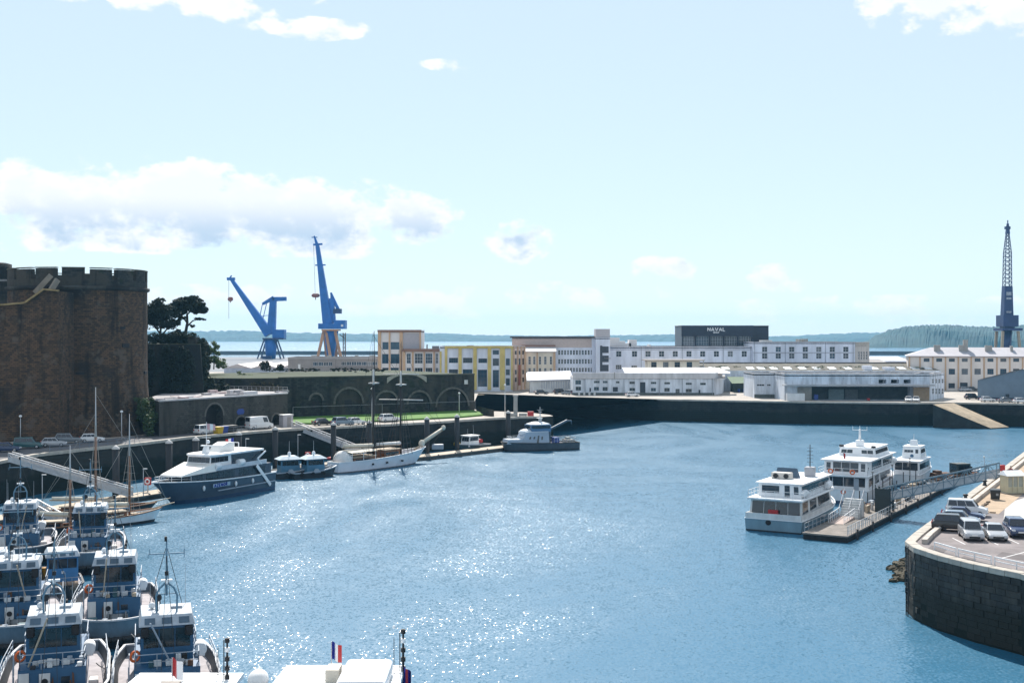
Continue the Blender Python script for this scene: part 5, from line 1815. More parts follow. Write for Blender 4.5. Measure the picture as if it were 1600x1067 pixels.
def tier(root, name, x0, x1, hw, z0, z1, m, fs=0.0, rs=0.0, taper_=0.0, sides=(), front=(), rear=(), roof=None, over=.25, roofm=None, gl=None, hwf=None):
    """deckhouse tier; windows as (n, z0, z1, a0, a1) spread between fractions a0..a1"""
    hwf = hwf if hwf is not None else hw
    vs = [(x0, -hw, z0), (x1, -hwf, z0), (x1, hwf, z0), (x0, hw, z0), (x0 + rs, -hw + taper_, z1), (x1 - fs, -hwf + taper_, z1), (x1 - fs, hwf - taper_, z1), (x0 + rs, hw - taper_, z1)]
    h = obj(name, MB().mesh(vs, [(0, 1, 5, 4), (1, 2, 6, 5), (2, 3, 7, 6), (3, 0, 4, 7), (4, 5, 6, 7)]), m, root)
    gl = gl or glass
    lerp = lambda a, b, t: a + (b - a) * t

    def wq(face, n, za, zb, a0, a1):
        k0, k1 = (za - z0) / (z1 - z0), (zb - z0) / (z1 - z0)
        for i in range(n):
            g = .10 / max(n, 1)
            s0, s1 = a0 + (a1 - a0) * (i + g) / n, a0 + (a1 - a0) * (i + 1 - g) / n
            P = []
            for s, k in ((s0, k0), (s1, k0), (s1, k1), (s0, k1)):
                if face in ('port', 'star'):
                    sg = 1 if face == 'port' else -1
                    xb, xt = lerp(x0, x1, s), lerp(x0 + rs, x1 - fs, s)
                    y = lerp(hw, hwf, s) - taper_ * k
                    P.append((lerp(xb, xt, k), sg * (y + .025), lerp(z0, z1, k)))
                else:
                    xx = (x1 - fs * k + .025) if face == 'front' else (x0 + rs * k - .025)
                    hh = (hwf if face == 'front' else hw) - taper_ * k
                    P.append((xx, lerp(-hh, hh, s), lerp(z0, z1, k)))
            off = {'port': (0, -.04, 0), 'star': (0, .04, 0), 'front': (-.04, 0, 0), 'rear': (.04, 0, 0)}[face]
            Q = [tuple(Vector(p) + Vector(off)) for p in P]
            obj('window', MB().mesh(P + Q, [(0, 1, 2, 3), (0, 4, 5, 1), (1, 5, 6, 2), (2, 6, 7, 3), (3, 7, 4, 0)]), gl, h)
    for s in sides:
        wq('port', *s)
        wq('star', *s)
    for s in front:
        wq('front', *s)
    for s in rear:
        wq('rear', *s)
    if roof:
        mb = MB().box(x0 + rs - over, x1 - fs + over, -max(hw, hwf) + taper_ - over, max(hw, hwf) - taper_ + over, z1 + .002, z1 + roof)
        obj('roof', mb.bevel(min(.06, roof * .4)), roofm or white, root)
    return h


def flag(root, x, y, z, w, h, cols, pole=1.2, dirx=1, seed=0, d=None):
    """pole with vertical bands of cloth that ripple"""
    obj('flag_pole', MB().cyl((x, y, z - .3), (x, y, z + pole + h), .035, .025, 6), steel, root)
    n = 12
    d = Vector(d or (dirx, 0, 0)).normalized()
    sd = Vector((-d.y, d.x, 0))
    bands = len(cols)
    for b_ in range(bands):
        mb = MB()
        for i in range(n // bands):
            t0, t1 = (b_ + i / (n // bands)) / bands, (b_ + (i + 1) / (n // bands)) / bands
            P = []
            for t, zz in ((t0, 0), (t1, 0), (t1, h), (t0, h)):
                o = d * (t * w) + sd * (.13 * h * math.sin(t * 7 + seed))
                P.append((x + o.x, y + o.y, z + pole + zz - t * .25 * h))
            mb.quad(*P, smooth=True)
        obj('flag_cloth', mb, cols[b_], root)


TRI = [flagblue, white, red]


def heading(dx, dy):
    return math.atan2(dy, dx)


# ------------------------------------------------------------------ grey-blue harbour tugs
def make_tug():
    t = thing('harbour_tug', 'tug', 'tugboat', (0, 0, 0), 0, 'grey blue harbour tugs moored side by side')
    hull_parts(t, 17, 6.7, 1.75, 2.35, mat('tug_hull_grey', (.15, .19, .23), .5, .3, .8, streak=.3), hulldark, mat('tug_deck', (.36, .33, .34), .85, .25, 1.2), mat('pale_gunwale', (.40, .41, .43), .6, .25), bow='round', stern=.8, rake=.05, flare=.22, bul=.75, zboot=.85, rail_r=.09, bulm=mat('bulwark_dark', (.022, .028, .034), .6, .3))
    tier(t, 'deckhouse', -4.8, 4.1, 2.0, 1.15, 3.15, navalblue, fs=.15, front=[(1, 2.0, 2.6, .62, .78)], sides=[(4, 2.2, 2.8, .15, .8)])
    wh = tier(t, 'wheelhouse', -1.2, 2.5, 1.62, 3.15, 5.55, navalblue, fs=-.12, front=[(3, 4.15, 5.35, .05, .95)], sides=[(3, 4.2, 5.3, .08, .92)], rear=[(2, 4.3, 5.2, .15, .85)], gl=mat('wheelhouse_glass', (.012, .022, .028), .1, .4, 1.5, spec=.7))
    roofm = mat('tug_roof_white', (.36, .40, .44), .65, .3, 1.2)
    x0, x1 = -1.4, 2.85
    obj('roof', MB().mesh([(x0, -1.72, 5.56), (x1, -1.72, 5.56), (x1, 1.72, 5.56), (x0, 1.72, 5.56), (x0 + .2, -1.6, 6.1), (x1 - .55, -1.55, 6.15), (x1 - .55, 1.55, 6.15), (x0 + .2, 1.6, 6.1)],
                          [(0, 1, 5, 4), (1, 2, 6, 5), (2, 3, 7, 6), (3, 0, 4, 7), (4, 5, 6, 7), (3, 2, 1, 0)]), roofm, t)
    for y in (-1.05, 0, 1.05):
        obj('skylight', MB().mesh([(x1 - .10 + .03, y - .32, 5.68), (x1 - .10 + .03, y + .32, 5.68), (x1 - .42 + .03, y + .32, 6.02), (x1 - .42 + .03, y - .32, 6.02), (x1 - .2, y - .32, 5.66), (x1 - .2, y + .32, 5.66)], [(0, 1, 2, 3), (0, 4, 5, 1)]), glassb, t)
    obj('roof_hatch', MB().box(-.3, .5, .3, 1.0, 6.1, 6.28), navalgrey, t)
    # lyre mast
    mst = MB()
    for s in (-1, 1):
        mst.tube([(1.6, .62 * s, 6.0), (1.5, .66 * s, 7.2), (1.45, .45 * s, 7.7), (1.4, 0, 8.05)], .07, 6)
    mst.cyl((1.4, 0, 7.2), (1.4, 0, 11.0), .07, .05, 8).bar((1.4, -.55, 7.3), (1.4, .55, 7.3), .06)
    mst.bar((1.4, -1.15, 9.9), (1.4, 1.15, 9.9), .07).bar((1.4, -1.05, 9.9), (1.4, -1.05, 10.25), .05).bar((1.4, 1.1, 9.6), (1.4, 1.1, 10.2), .05).bar((1.4, -1.15, 9.62), (1.4, -1.15, 9.9), .04)
    obj('mast', mst, mat('mast_blue_grey', (.10, .20, .28), .5, .1), t)
    obj('mast_light', MB().box(1.3, 1.5, -.14, .02, 10.7, 11.0), black, t)
    obj('mast_light', MB().box(1.3, 1.5, -.12, .12, 8.5, 8.75), black, t)
    obj('radar', MB().box(1.2, 1.5, -.35, .35, 8.1, 8.22).cyl((1.4, 0, 7.95), (1.4, 0, 8.12), .12, n=8), white, t)
    obj('searchlight', MB().cyl((1.0, -.55, 6.1), (1.0, -.55, 6.9), .04, n=6).cyl((.85, -.55, 7.05), (1.25, -.55, 7.05), .22, .26, 12), iron, t)
    obj('dome', MB().ball((.2, -.9, 6.35), .22), white, t)
    for s in (-1, 1):
        obj('floodlight', MB().box(2.55, 2.9, 1.35 * s - .25, 1.35 * s + .25, 4.85, 5.5).bevel(.08), black, t)
    # gear
    obj('railing', rail(MB(), [(2.6, -1.95, 3.15), (4.0, -1.9, 3.15), (4.0, 1.9, 3.15), (2.6, 1.95, 3.15)], .95, .05, 1.3), navalgrey, t)
    obj('railing', rail(MB(), [(-4.7, -1.95, 3.15), (-1.3, -1.95, 3.15)], .95, .05, 1.2), navalgrey, t)
    obj('railing', rail(MB(), [(-4.7, 1.95, 3.15), (-1.3, 1.95, 3.15)], .95, .05, 1.2), navalgrey, t)
    for y in (-.85, -.1, .55):
        obj('deck_locker', MB().box(3.0, 3.5, y, y + .5, 3.16, 3.5).bevel(.04), offwhite, t)
    obj('life_raft', MB().cyl((.4, 2.15, 3.6), (1.6, 2.15, 3.6), .38, n=12).box(.5, 1.5, 1.8, 2.4, 3.15, 3.3), white, t)
    obj('vent_panel', MB().box(4.12, 4.2, -.75, -.1, 1.6, 2.9), offwhite, t)
    obj('vent_fan', MB().cyl((4.2, -.42, 2.4), (4.26, -.42, 2.4), .2, n=14), black, t)
    obj('door', MB().box(4.0, 4.12, -1.95, -1.35, 1.2, 2.95), offwhite, t)
    w = MB().cyl((5.3, -.3, 1.75), (5.3, .9, 1.75), .42, n=14).cyl((5.3, -.4, 1.75), (5.3, -.3, 1.75), .6, n=14).cyl((5.3, .9, 1.75), (5.3, 1.0, 1.75), .6, n=14)
    w.box(4.9, 5.7, -.5, -.4, 1.3, 2.1).box(4.9, 5.7, 1.0, 1.1, 1.3, 2.1)
    obj('anchor_winch', w, mat('winch_steel', (.14, .15, .16), .5, .3, 3), t)
    obj('winch_cover', MB().box(4.5, 5.0, .1, 1.2, 1.5, 2.3).bevel(.1), navalblue, t)
    for s in (-.55, .55):
        obj('bollard', MB().cyl((6.6, s, 1.4), (6.6, s, 2.05), .16, n=10).cyl((6.6, s, 2.05), (6.6, s, 2.12), .22, n=10), navalgrey, t)
    obj('rope_coil', MB().lathe([(.25, 0), (.3, .12), (.5, .14), (.56, 0)], 14, (5.9, -1.2, 1.45)), woodpale, t)
    obj('rope_coil', MB().lathe([(.2, 0), (.25, .1), (.4, .12), (.46, 0)], 14, (6.1, 1.4, 1.45)), mat('orange_rope', (.40, .20, .06), .9, .2), t)
    for i, s in enumerate((-1, 1)):
        for k in range(5):
            obj('tyre_fender', MB().lathe([(.22, -.1), (.42, -.12), (.42, .12), (.22, .1), (.22, -.1)], 12), black, t, (-5 + k * 2.4, s * 3.42, 1.0)).rotation_euler = (PI / 2, 0, 0)
    bowf = MB()
    for k in range(-5, 6):
        a = k / 5 * 1.0
        bowf.cyl((2.9 + 5.5 * math.cos(a), 3.3 * math.sin(a) / math.sin(1.0) * .93, .85), (2.9 + 5.5 * math.cos(a + .2), 3.3 * math.sin(a + .2) / math.sin(1.0) * .93, .85), .22, n=8) if k < 5 else None
    obj('bow_fender', bowf, black, t)
    obj('ring_buoy', MB().lathe([(.22, 0), (.3, .07), (.4, 0), (.3, -.07), (.22, 0)], 14), orange_ring, t, (2.6, -1.95, 3.7)).rotation_euler = (0, PI / 2, .5)
    obj('ladder', rail(MB(), [(3.2, -2.35, 1.3), (3.2, -2.35, 3.2)], .0, .05).bar((3.0, -2.3, 1.2), (3.0, -2.3, 4.0), .05).bar((3.5, -2.3, 1.2), (3.5, -2.3, 4.0), .05).bar((3.0, -2.3, 1.6), (3.5, -2.3, 1.6), .04).bar((3.0, -2.3, 2.1), (3.5, -2.3, 2.1), .04).bar((3.0, -2.3, 2.6), (3.5, -2.3, 2.6), .04).bar((3.0, -2.3, 3.1), (3.5, -2.3, 3.1), .04).bar((3.0, -2.3, 4.0), (3.5, -2.3, 4.0), .05), navalgrey, t)
    obj('deck_box', MB().box(2.9, 3.9, 2.15, 2.75, 1.2, 2.2).bevel(.06), mat('warm_white_box', (.62, .57, .53), .7, .1), t)
    obj('funnel', MB().box(-3.6, -2.4, -.55, .55, 3.15, 4.9).bevel(.12), navalblue, t)
    obj('exhaust', MB().cyl((-3.0, -.25, 4.85), (-3.1, -.25, 5.5), .14, n=10).cyl((-3.0, .25, 4.85), (-3.1, .25, 5.5), .14, n=10), iron, t)
    obj('tow_hook', MB().cyl((-5.6, 0, 1.1), (-5.6, 0, 2.0), .25, n=10).box(-6.0, -5.2, -.6, .6, 1.05, 1.3), iron, t)
    return t


HT = math.radians(-90 + 17)
FWD = Vector((math.cos(HT), math.sin(HT), 0))
tug = make_tug()
TUGS = [((261, 965), 'grey blue tug nearest the open water, tall mast, white roofed boat before its bow'), ((82, 965), 'grey blue tug in the bottom left corner, with a red winch on its foredeck'), ((180, 873), 'grey blue tug of the middle pair, right one, with brown rope on its bow'),
        ((25, 880), 'grey blue tug of the middle pair, left one, cut by the picture edge'), ((140, 797), 'grey blue tug of the farthest pair, right one, before the ketch masts'), ((28, 792), 'grey blue tug of the farthest pair, left one, with a crossed mast')]
for i, ((px, py), lab) in enumerate(TUGS):
    o = tug if i == 0 else copy_tree(tug)
    p = at(px, py, 6.0)
    c = Vector((p.x, p.y, 0)) - FWD * 2.6
    if i >= 4:
        c -= FWD * 1.5
    o.location = (c.x, c.y, 0)
    o.rotation_euler = (0, 0, HT + (.0, .015, -.02, .02, -.015, .01)[i])
    o['label'] = lab
    if i == 1:
        w = MB().cyl((5.6, -1.4, 1.8), (5.6, -.2, 1.8), .34, n=12)
        w.box(5.2, 6.0, -1.55, -1.45, 1.3, 2.2).box(5.2, 6.0, -.15, -.05, 1.3, 2.2).bar((6.0, -1.5, 2.2), (6.0, -.1, 2.2), .14).bar((5.3, -1.5, 2.2), (5.3, -.1, 2.2), .14)
        obj('red_winch', w, red, o)


def tug_gear(o, seed):
    """each boat's own clutter: ropes, hoses, boxes, aerials, stays and rust-stained fittings"""
    r = random.Random(seed)
    gm = [brown, woodpale, offwhite, navalgrey, black, black, iron, mat('orange_rope', (.4, .2, .06)), steel, mat('gear_teal', (.03, .09, .11), .6, .3), navalblue, mat('gear_teal', (0, 0, 0)), offwhite, mat('winch_steel', (.14, .15, .16))]
    for i in range(r.randint(9, 13)):                       # on the foredeck and house top
        x, y = r.uniform(4.4, 7.0), r.uniform(-1.9, 1.9)
        w, d, h_ = r.uniform(.15, .5), r.uniform(.15, .45), r.uniform(.15, .8)
        obj('deck_gear', MB().box(x - w, x + w, y - d, y + d, 1.3, 1.42 + h_).bevel(.04), r.choice(gm), o)
    for i in range(r.randint(7, 10)):
        x, y = r.uniform(2.75, 3.9), r.uniform(-1.75, 1.75)
        h_ = r.uniform(.2, .8)
        obj('deck_gear', MB().box(x - .16, x + .16, y - .16, y + .16, 3.16, 3.16 + h_).bevel(.03), r.choice(gm), o)
    for i in range(4):
        x, y = r.uniform(-4.2, -1.4), r.uniform(-1.6, 1.6)
        obj('deck_gear', MB().box(x - .3, x + .3, y - .25, y + .25, 3.16, 3.4 + r.uniform(0, .5)).bevel(.04), r.choice(gm), o)
    for i in range(3):
        x, y = r.uniform(4.8, 6.9), r.uniform(-1.8, 1.8)
        obj('rope_coil', MB().lathe([(.16, 0), (.2, .1), (.4, .12), (.45, 0)], 12, (x, y, 1.46)), r.choice((woodpale, brown, mat('orange_rope', (.4, .2, .06)))), o)
    for i in range(4):                                      # aerials and stays
        x, y = r.uniform(-1.2, 2.2), r.uniform(-1.4, 1.4)
        obj('aerial', MB().cyl((x, y, 6.05), (x + r.uniform(-.1, .1), y, r.uniform(7.6, 9.6)), .022, .012, 5), steel, o)
    stay = MB()
    for s in (-1, 1):
        stay.bar((1.4, 0, 10.4), (-4.4, 1.7 * s, 3.2), .03).bar((1.4, 0, 9.8), (7.6, .5 * s, 2.4), .03)
    obj('stay', stay, iron, o)
    obj('derrick', MB().cyl((3.4, 1.5 - r.random() * 3, 3.2), (3.8, 1.2 - r.random() * 2.4, 5.4 + r.random()), .06, n=6), r.choice((woodpale, navalgrey, brown)), o)
    obj('side_rail', rail(MB(), [(-6.5, -3.1, 1.9), (-1.0, -3.3, 1.95), (3.6, -3.25, 2.1)], .75, .045, 1.5), navalgrey, o)
    obj('side_rail', rail(MB(), [(-6.5, 3.1, 1.9), (-1.0, 3.3, 1.95), (3.6, 3.25, 2.1)], .75, .045, 1.5), navalgrey, o)
    obj('hose', MB().tube([(4.3, 1.9, 1.5), (5.0, 2.2, 1.5), (5.8, 1.7, 1.5), (6.2, 2.0, 1.5), (6.6, 1.2, 1.6)], .06, 6), r.choice((black, red, woodpale)), o)
    for i in range(3):
        y = r.uniform(-1.4, 1.4)
        obj('rust_stain', MB().quad((4.155, y, 1.2), (4.155, y + r.uniform(.1, .25), 1.2), (4.09, y + .1, 2.3 + r.random() * .6), (4.09, y, 2.3 + r.random() * .6)), brown, o)


for i, o in enumerate([x for x in list(COL.objects) if x.name.startswith('harbour_tug')]):
    tug_gear(o, 100 + i)


def make_pusher():
    t = thing('pusher_tug', 'pusher', 'tugboat', (0, 0, 0), 0, 'small blue pusher tugs')
    hull_parts(t, 7.2, 3.6, 1.0, 1.25, hulldark, hulldark, deckgrey, iron, bow='round', stern=.95, rake=.0, flare=.05, bul=.2, zboot=.3)
    bl = mat('bright_pusher_blue', (.045, .17, .36), .5, .12, .8)
    tier(t, 'wheelhouse', -1.9, 1.5, 1.35, .8, 3.6, bl, fs=.1, front=[(3, 2.55, 3.4, .04, .96)], sides=[(2, 2.6, 3.35, .1, .9)])
    obj('roof', MB().mesh([(-2.1, -1.5, 3.61), (1.75, -1.5, 3.61), (1.75, 1.5, 3.61), (-2.1, 1.5, 3.61), (-1.9, -1.25, 4.05), (1.35, -1.25, 4.1), (1.35, 1.25, 4.1), (-1.9, 1.25, 4.05)], [(0, 1, 5, 4), (1, 2, 6, 5), (2, 3, 7, 6), (3, 0, 4, 7), (4, 5, 6, 7), (3, 2, 1, 0)]), mat('tug_roof_white', (.5, .5, .5)), t)
    for y in (-.8, 0, .8):
        obj('skylight', MB().mesh([(1.7, y - .25, 3.7), (1.7, y + .25, 3.7), (1.47, y + .25, 3.98), (1.47, y - .25, 3.98)], [(0, 1, 2, 3)]), glassb, t)
    obj('fender_roll', MB().cyl((3.0, -1.25, 1.1), (3.0, 1.25, 1.1), .5, n=16), mat('brown_fender', (.20, .145, .11), .9, .4, 4), t)
    obj('mast', MB().cyl((-.5, .6, 4.0), (-.5, .6, 6.0), .04, n=6).bar((-.5, .2, 5.4), (-.5, 1.0, 5.4), .05), steel, t)
    obj('grab_rail', rail(MB(), [(1.6, -1.5, .9), (2.3, -1.5, .9), (2.3, 1.5, .9), (1.6, 1.5, .9)], .9, .045, .8), navalgrey, t)
    obj('lamp', MB().box(1.5, 1.7, -.12, .12, 2.1, 2.3), white, t)
    return t


pu = make_pusher()
for i, ((px, D), lab) in enumerate((((97, 113.5), 'small bright blue pusher tug with a brown fender roll, between the tug rows'), ((-4, 113), 'small blue pusher tug cut by the left edge, between the tug rows'))):
    o = pu if i == 0 else copy_tree(pu)
    o.location = ((px - 800) / F * D, D, 0)
    o.rotation_euler = (0, 0, HT + .1)
    o['label'] = lab
# work float with tank and yellow gear
t = thing('work_boat', 'black work boat with a dark tank and yellow drums between the tugs', 'boat', ((51 - 800) / F * 115, 115, 0), HT + .1)
hull_parts(t, 6.5, 3.0, 1.0, 1.2, hulldark, hulldark, woodpale, iron, bow='round', stern=.95, rake=0, flare=.05, bul=.2, zboot=.3)
obj('tank', MB().box(-.8, 1.2, -.75, .75, .8, 2.9).bevel(.15, 2), mat('tank_black', (.02, .018, .018), .5, .3), t)
obj('tank_lid', MB().box(-.9, 1.3, -.85, .85, 2.9, 3.15), offwhite, t)
for s in (-1, 1):
    obj('yellow_drum', MB().cyl((.6, s * 1.05, .8), (.6, s * 1.05, 2.1), .27, n=12), mat('drum_orange', (.50, .24, .02), .6, .2), t)
obj('rail_frame', rail(MB(), [(-2.5, -1.3, .8), (-1, -1.3, .8), (-1, 1.3, .8), (-2.5, 1.3, .8)], 1.1, .06, 1), navalgrey, t)
obj('wooden_crate', MB().box(1.4, 2.1, -.5, .5, .8, 1.5), brown, t)

def rope(label, a, b, sag):
    a, b = Vector(a), Vector(b)
    pts = [a.lerp(b, k / 8) - Vector((0, 0, sag * 4 * (k / 8) * (1 - k / 8))) for k in range(9)]
    tag(obj('mooring_rope', MB().tube(pts, .035, 5), mat('pale_rope', (.34, .32, .29), .9, .15)), label, 'rope', 'mooring ropes')


rope('mooring rope slung between the two nearest tugs', at(150, 1035, 2.3), at(190, 1030, 2.3), .5)
rope('mooring rope from the middle tug bow to the nearest tug', at(205, 990, 2.3), at(245, 1000, 2.2), .4)
rope('mooring rope between the sailing boat and the farthest tugs', at(120, 835, 1.8), at(78, 845, 1.8), .4)
rope('bow mooring rope of the excursion boat to the pontoon', (-49.5, 170.5, 3.2), (-55.8, 172.5, .9), .3)
rope('stern mooring rope of the schooner to the pontoon', (-30.6, 212.4, 2.0), (-35.0, 215.6, .9), .2)
# ------------------------------------------------------------------ excursion boats at the bottom edge
def white_launch(name, label, px0, px1, py, D, mastpx, masttop, flags):
    x0, x1 = (px0 - 800) / F * D, (px1 - 800) / F * D
    B = x1 - x0
    z = CH - (py - HY) * D / F
    t = thing(name, label, 'passenger boat', ((x0 + x1) / 2, D - 9, 0), PI / 2, 'white passenger boats at the bottom edge')
    hull_parts(t, 18, B + .6, 1.7, 2.2, white, hulldark, deckgrey, white, bow='sharp', stern=.9)
    tier(t, 'saloon', -7, 8.2, B / 2 - .35, 1.6, z - .3, white, sides=[(7, 2.6, z - .9, .05, .95)], rear=[(3, 2.6, z - .9, .1, .9)], front=[(3, 2.6, z - .9, .1, .9)], hwf=B / 2 - .6)
    rf = obj('roof', MB().mesh([(-7.4, -B / 2, z - .29), (9, -B / 2 + .25, z - .29), (9, B / 2 - .5, z - .29), (-7.4, B / 2, z - .29), (-7.4, -B / 2, z - .05), (9, -B / 2 + .25, z - .05), (9, B / 2 - .5, z - .05), (-7.4, B / 2, z - .05)],
                               [(0, 1, 5, 4), (1, 2, 6, 5), (2, 3, 7, 6), (3, 0, 4, 7), (4, 5, 6, 7), (3, 2, 1, 0)]), white, t)
    for k in range(12):
        x = 8.6 - k * 1.3
        obj('roof_seam', MB().box(x, x + .05, -B / 2 + .3, B / 2 - .5, z - .051, z - .02), offwhite, rf)
    y = (x0 + x1) / 2 - (mastpx - 800) / F * (D - 1.2)
    ztop = CH - (masttop - HY) * (D - 1.2) / F
    ms = MB().cyl((7.8, y, z - .1), (7.8, y, ztop), .07, .05, 8).cyl((7.8, y + .18, z - .1), (7.8, y + .18, ztop - .1), .03, n=6).cyl((7.8, y + .5, z - .1), (7.8, y + .5, ztop - .5), .02, n=6)
    mo = obj('mast', ms, iron, t)
    for k in range(5):
        obj('mast_lamp', MB().cyl((7.8, y, ztop - .25 - k * .5), (7.8, y, ztop - .02 - k * .5), .13, n=10), black if k % 2 == 0 or k > 2 else white, mo)
    obj('mast_top_light', MB().ball((7.8, y + .5, ztop + .1), .09), white, mo)
    return t, z, B


t, z, B = white_launch('passenger_boat', 'white roofed passenger boat at the bottom edge, before the nearest tug', 205, 388, 1049, 67, 355, 996, 0)
cx = (205 + 388) / 2
flag(t, 7.2, (cx - 283) / F * 66, z, .55, 1.0, [red, white], .25, d=(0, -1, 0), seed=1)
flag(t, 5.2, (cx - 303) / F * 64, z - .3, .7, .5, [red], .2, d=(0, -1, 0), seed=2)
obj('roof_box', MB().box(5.2, 6.2, (cx - 290) / F * 64 - .5, (cx - 290) / F * 64 + .5, z - .04, z + .3), mat('grey_brown_box', (.22, .19, .17), .7, .2), t)
t, z, B = white_launch('passenger_boat', 'white roofed passenger boat with striped roof at the bottom centre', 434, 640, 1037, 67, 630, 982, 0)
cx = (434 + 640) / 2
flag(t, 8.2, (cx - 521) / F * 66, z, .55, .95, TRI, .5, d=(0, -1, 0), seed=.5)
flag(t, 7.7, (cx - 633) / F * 66, z - 1.5, .5, 1.6, [flagblue, red, flagblue], .2, d=(.2, -1, 0), seed=2)
obj('roof_hood', MB().box(3.0, 7.4, -2.9, -.4, z - .04, z + .75).bevel(.3, 3), white, t)
obj('roof_locker', MB().box(5.6, 6.9, -.2, .5, z - .04, z + .6), mat('cream_locker', (.55, .50, .42), .7, .1), t)
obj('radome', MB().ball((5.6, 4.0, z + .1), .75, .55, .55), offwhite, t)

# ------------------------------------------------------------------ excursion boat on the left
pA, pB = Vector((-50.1, 169.4, 0)), Vector((-39.6, 191.2, 0))
h = heading(pA.x - pB.x, pA.y - pB.y)
t = thing('excursion_boat', 'blue hulled excursion boat with white sloping front and roof', 'passenger boat', (pA + pB) / 2, h)
L = (pA - pB).length
slate = mat('slate_blue_hull', (.055, .080, .115), .35, .15, .6)
hull_parts(t, L, 6.6, 2.7, 3.5, slate, mat('deep_blue_boot', (.02, .05, .11), .4, .2), deckgrey, white, bow='sharp', stern=.93, rake=.17, flare=.2, bul=.3, zboot=.55, rail_r=.10)
tier(t, 'main_saloon', -L / 2 + 1.2, 6.6, 3.02, 2.4, 4.3, slate, fs=.2, sides=[(6, 2.95, 4.0, .08, .42), (5, 2.95, 4.0, .48, .82), (2, 2.9, 3.9, .86, .99)], rear=[(3, 2.8, 4.0, .1, .9)], hwf=2.0, front=[(4, 2.9, 4.0, .05, .95)])
obj('sloping_front', MB().mesh([(2.2, -2.9, 5.35), (8.2, -1.95, 4.15), (8.2, 1.95, 4.15), (2.2, 2.9, 5.35), (2.2, -3.1, 4.25), (8.4, -2.0, 3.95), (8.4, 2.0, 3.95), (2.2, 3.1, 4.25)],
                              [(0, 1, 2, 3), (4, 5, 1, 0), (5, 6, 2, 1), (6, 7, 3, 2), (0, 3, 7, 4)]), mat('warm_white_gelcoat', (.76, .74, .70), .35, .06), t)
obj('painted_emblem', MB().mesh([(4.2, -1.0, 4.98), (6.6, -.9, 4.5), (6.6, 1.0, 4.5), (4.2, 1.1, 4.98)], [(0, 1, 2, 3)]), mat('faded_pink_emblem', (.66, .42, .40), .5, .5, 1.6), t)
tier(t, 'bridge', -2.0, 2.6, 2.5, 4.3, 6.3, white, fs=.35, taper_=.1, front=[(5, 5.4, 6.15, .03, .97)], sides=[(4, 5.4, 6.15, .15, .98)], hwf=2.2)
tier(t, 'upper_saloon', -L / 2 + 3.2, -2.0, 2.5, 4.3, 6.3, mat('window_band_slate', (.05, .075, .11), .3, .2), sides=[(7, 5.2, 6.1, .03, .97)], rear=[(3, 5.0, 6.1, .1, .9)])
rf = [(-L / 2 + 2.6, -2.75), (1.0, -2.75), (2.4, -2.3), (2.9, -1.2), (2.9, 1.2), (2.4, 2.3), (1.0, 2.75), (-L / 2 + 2.6, 2.75)]
obj('roof', MB().prism(rf, 6.31, 6.62).bevel(.06), white, t)
obj('bulwark_panel', MB().box(-L / 2 + 2.4, 2.3, -3.08, -2.98, 4.3, 4.95).box(-L / 2 + 2.4, 2.3, 2.98, 3.08, 4.3, 4.95), mat('pale_grey_panel', (.5, .52, .56), .5, .1), t)
obj('funnel_hood', MB().prismx([(-4.6, 6.6), (-1.0, 6.6), (-1.7, 7.6), (-3.0, 8.0), (-4.6, 7.9)], -1.0, 1.0).bevel(.12, 2), mat('warm_white_gelcoat', (.76, .74, .70)), t)
obj('roof_frame', rail(MB(), [(-5.9, -.7, 6.6), (-4.9, -.7, 6.6)], 1.1, .1, 1.0, False).bar((-5.9, .7, 6.6), (-5.9, .7, 7.7), .1).bar((-5.9, -.7, 7.7), (-5.9, .7, 7.7), .1), white, t)
mo = obj('radar_mast', MB().prismx([(.3, 6.6), (1.4, 6.6), (.9, 7.6), (.5, 7.6)], -.35, .35).cyl((.7, 0, 7.6), (.7, 0, 11.2), .06, .04, 6).bar((.7, -.8, 8.9), (.7, .8, 8.9), .06), white, t)
obj('radar', MB().box(.5, .9, -.9, .9, 7.62, 7.8).ball((.7, .3, 8.3), .3), white, mo)
obj('life_raft', MB().cyl((-4.2, 2.9, 5.0), (-2.9, 2.9, 5.0), .5, n=14), white, t)
obj('life_raft', MB().cyl((1.2, 2.9, 4.9), (2.3, 2.9, 4.9), .45, n=14), white, t)
for s in (-1, 1):
    obj('stern_stair', MB().bar((-L / 2 + 5.0, 3.2 * s, 4.2), (-L / 2 + 1.8, 3.35 * s, .9), .12, .5), white, t)
    obj('stern_arch', MB().tube([(-L / 2 + 3.6, 3.0 * s, 4.3), (-L / 2 + 4.6, 3.0 * s, 5.2), (-L / 2 + 2.6, 3.0 * s, 6.2)], .13, 6), white, t)
    for x in (4.5, -2.0, -6.0):
        obj('fender', MB().ball((x, s * (3.3 if x < 3 else 2.75), 2.0), .22, .2, .4), white, t)
obj('rub_rail', MB().box(-L / 2 + .5, 2, 3.18, 3.34, 1.35, 1.5).box(-L / 2 + .5, 2, -3.34, -3.18, 1.35, 1.5), navalgrey, t)
rr_ = obj('bow_rail', rail(MB(), [(6.5, -2.1, 3.2), (L / 2 - 1.2, -.6, 3.45), (L / 2 - 1.2, .6, 3.45), (6.5, 2.1, 3.2)], .7, .05, 1.4), white, t)
npl = thing('name', '', '')
bpy.data.objects.remove(npl)
nb = obj('name_board', MB().box(-.6, 3.2, 3.30, 3.38, 1.95, 2.5), mat('name_board_pale', (.30, .40, .50), .5, .2), t)
lt = bpy.data.objects.new('name_lettering', None)
COL.objects.link(lt)
lt.parent = nb
lt.location = (3.0, 3.42, 2.03)
lt.rotation_euler = (0, 0, PI)
uu = 0
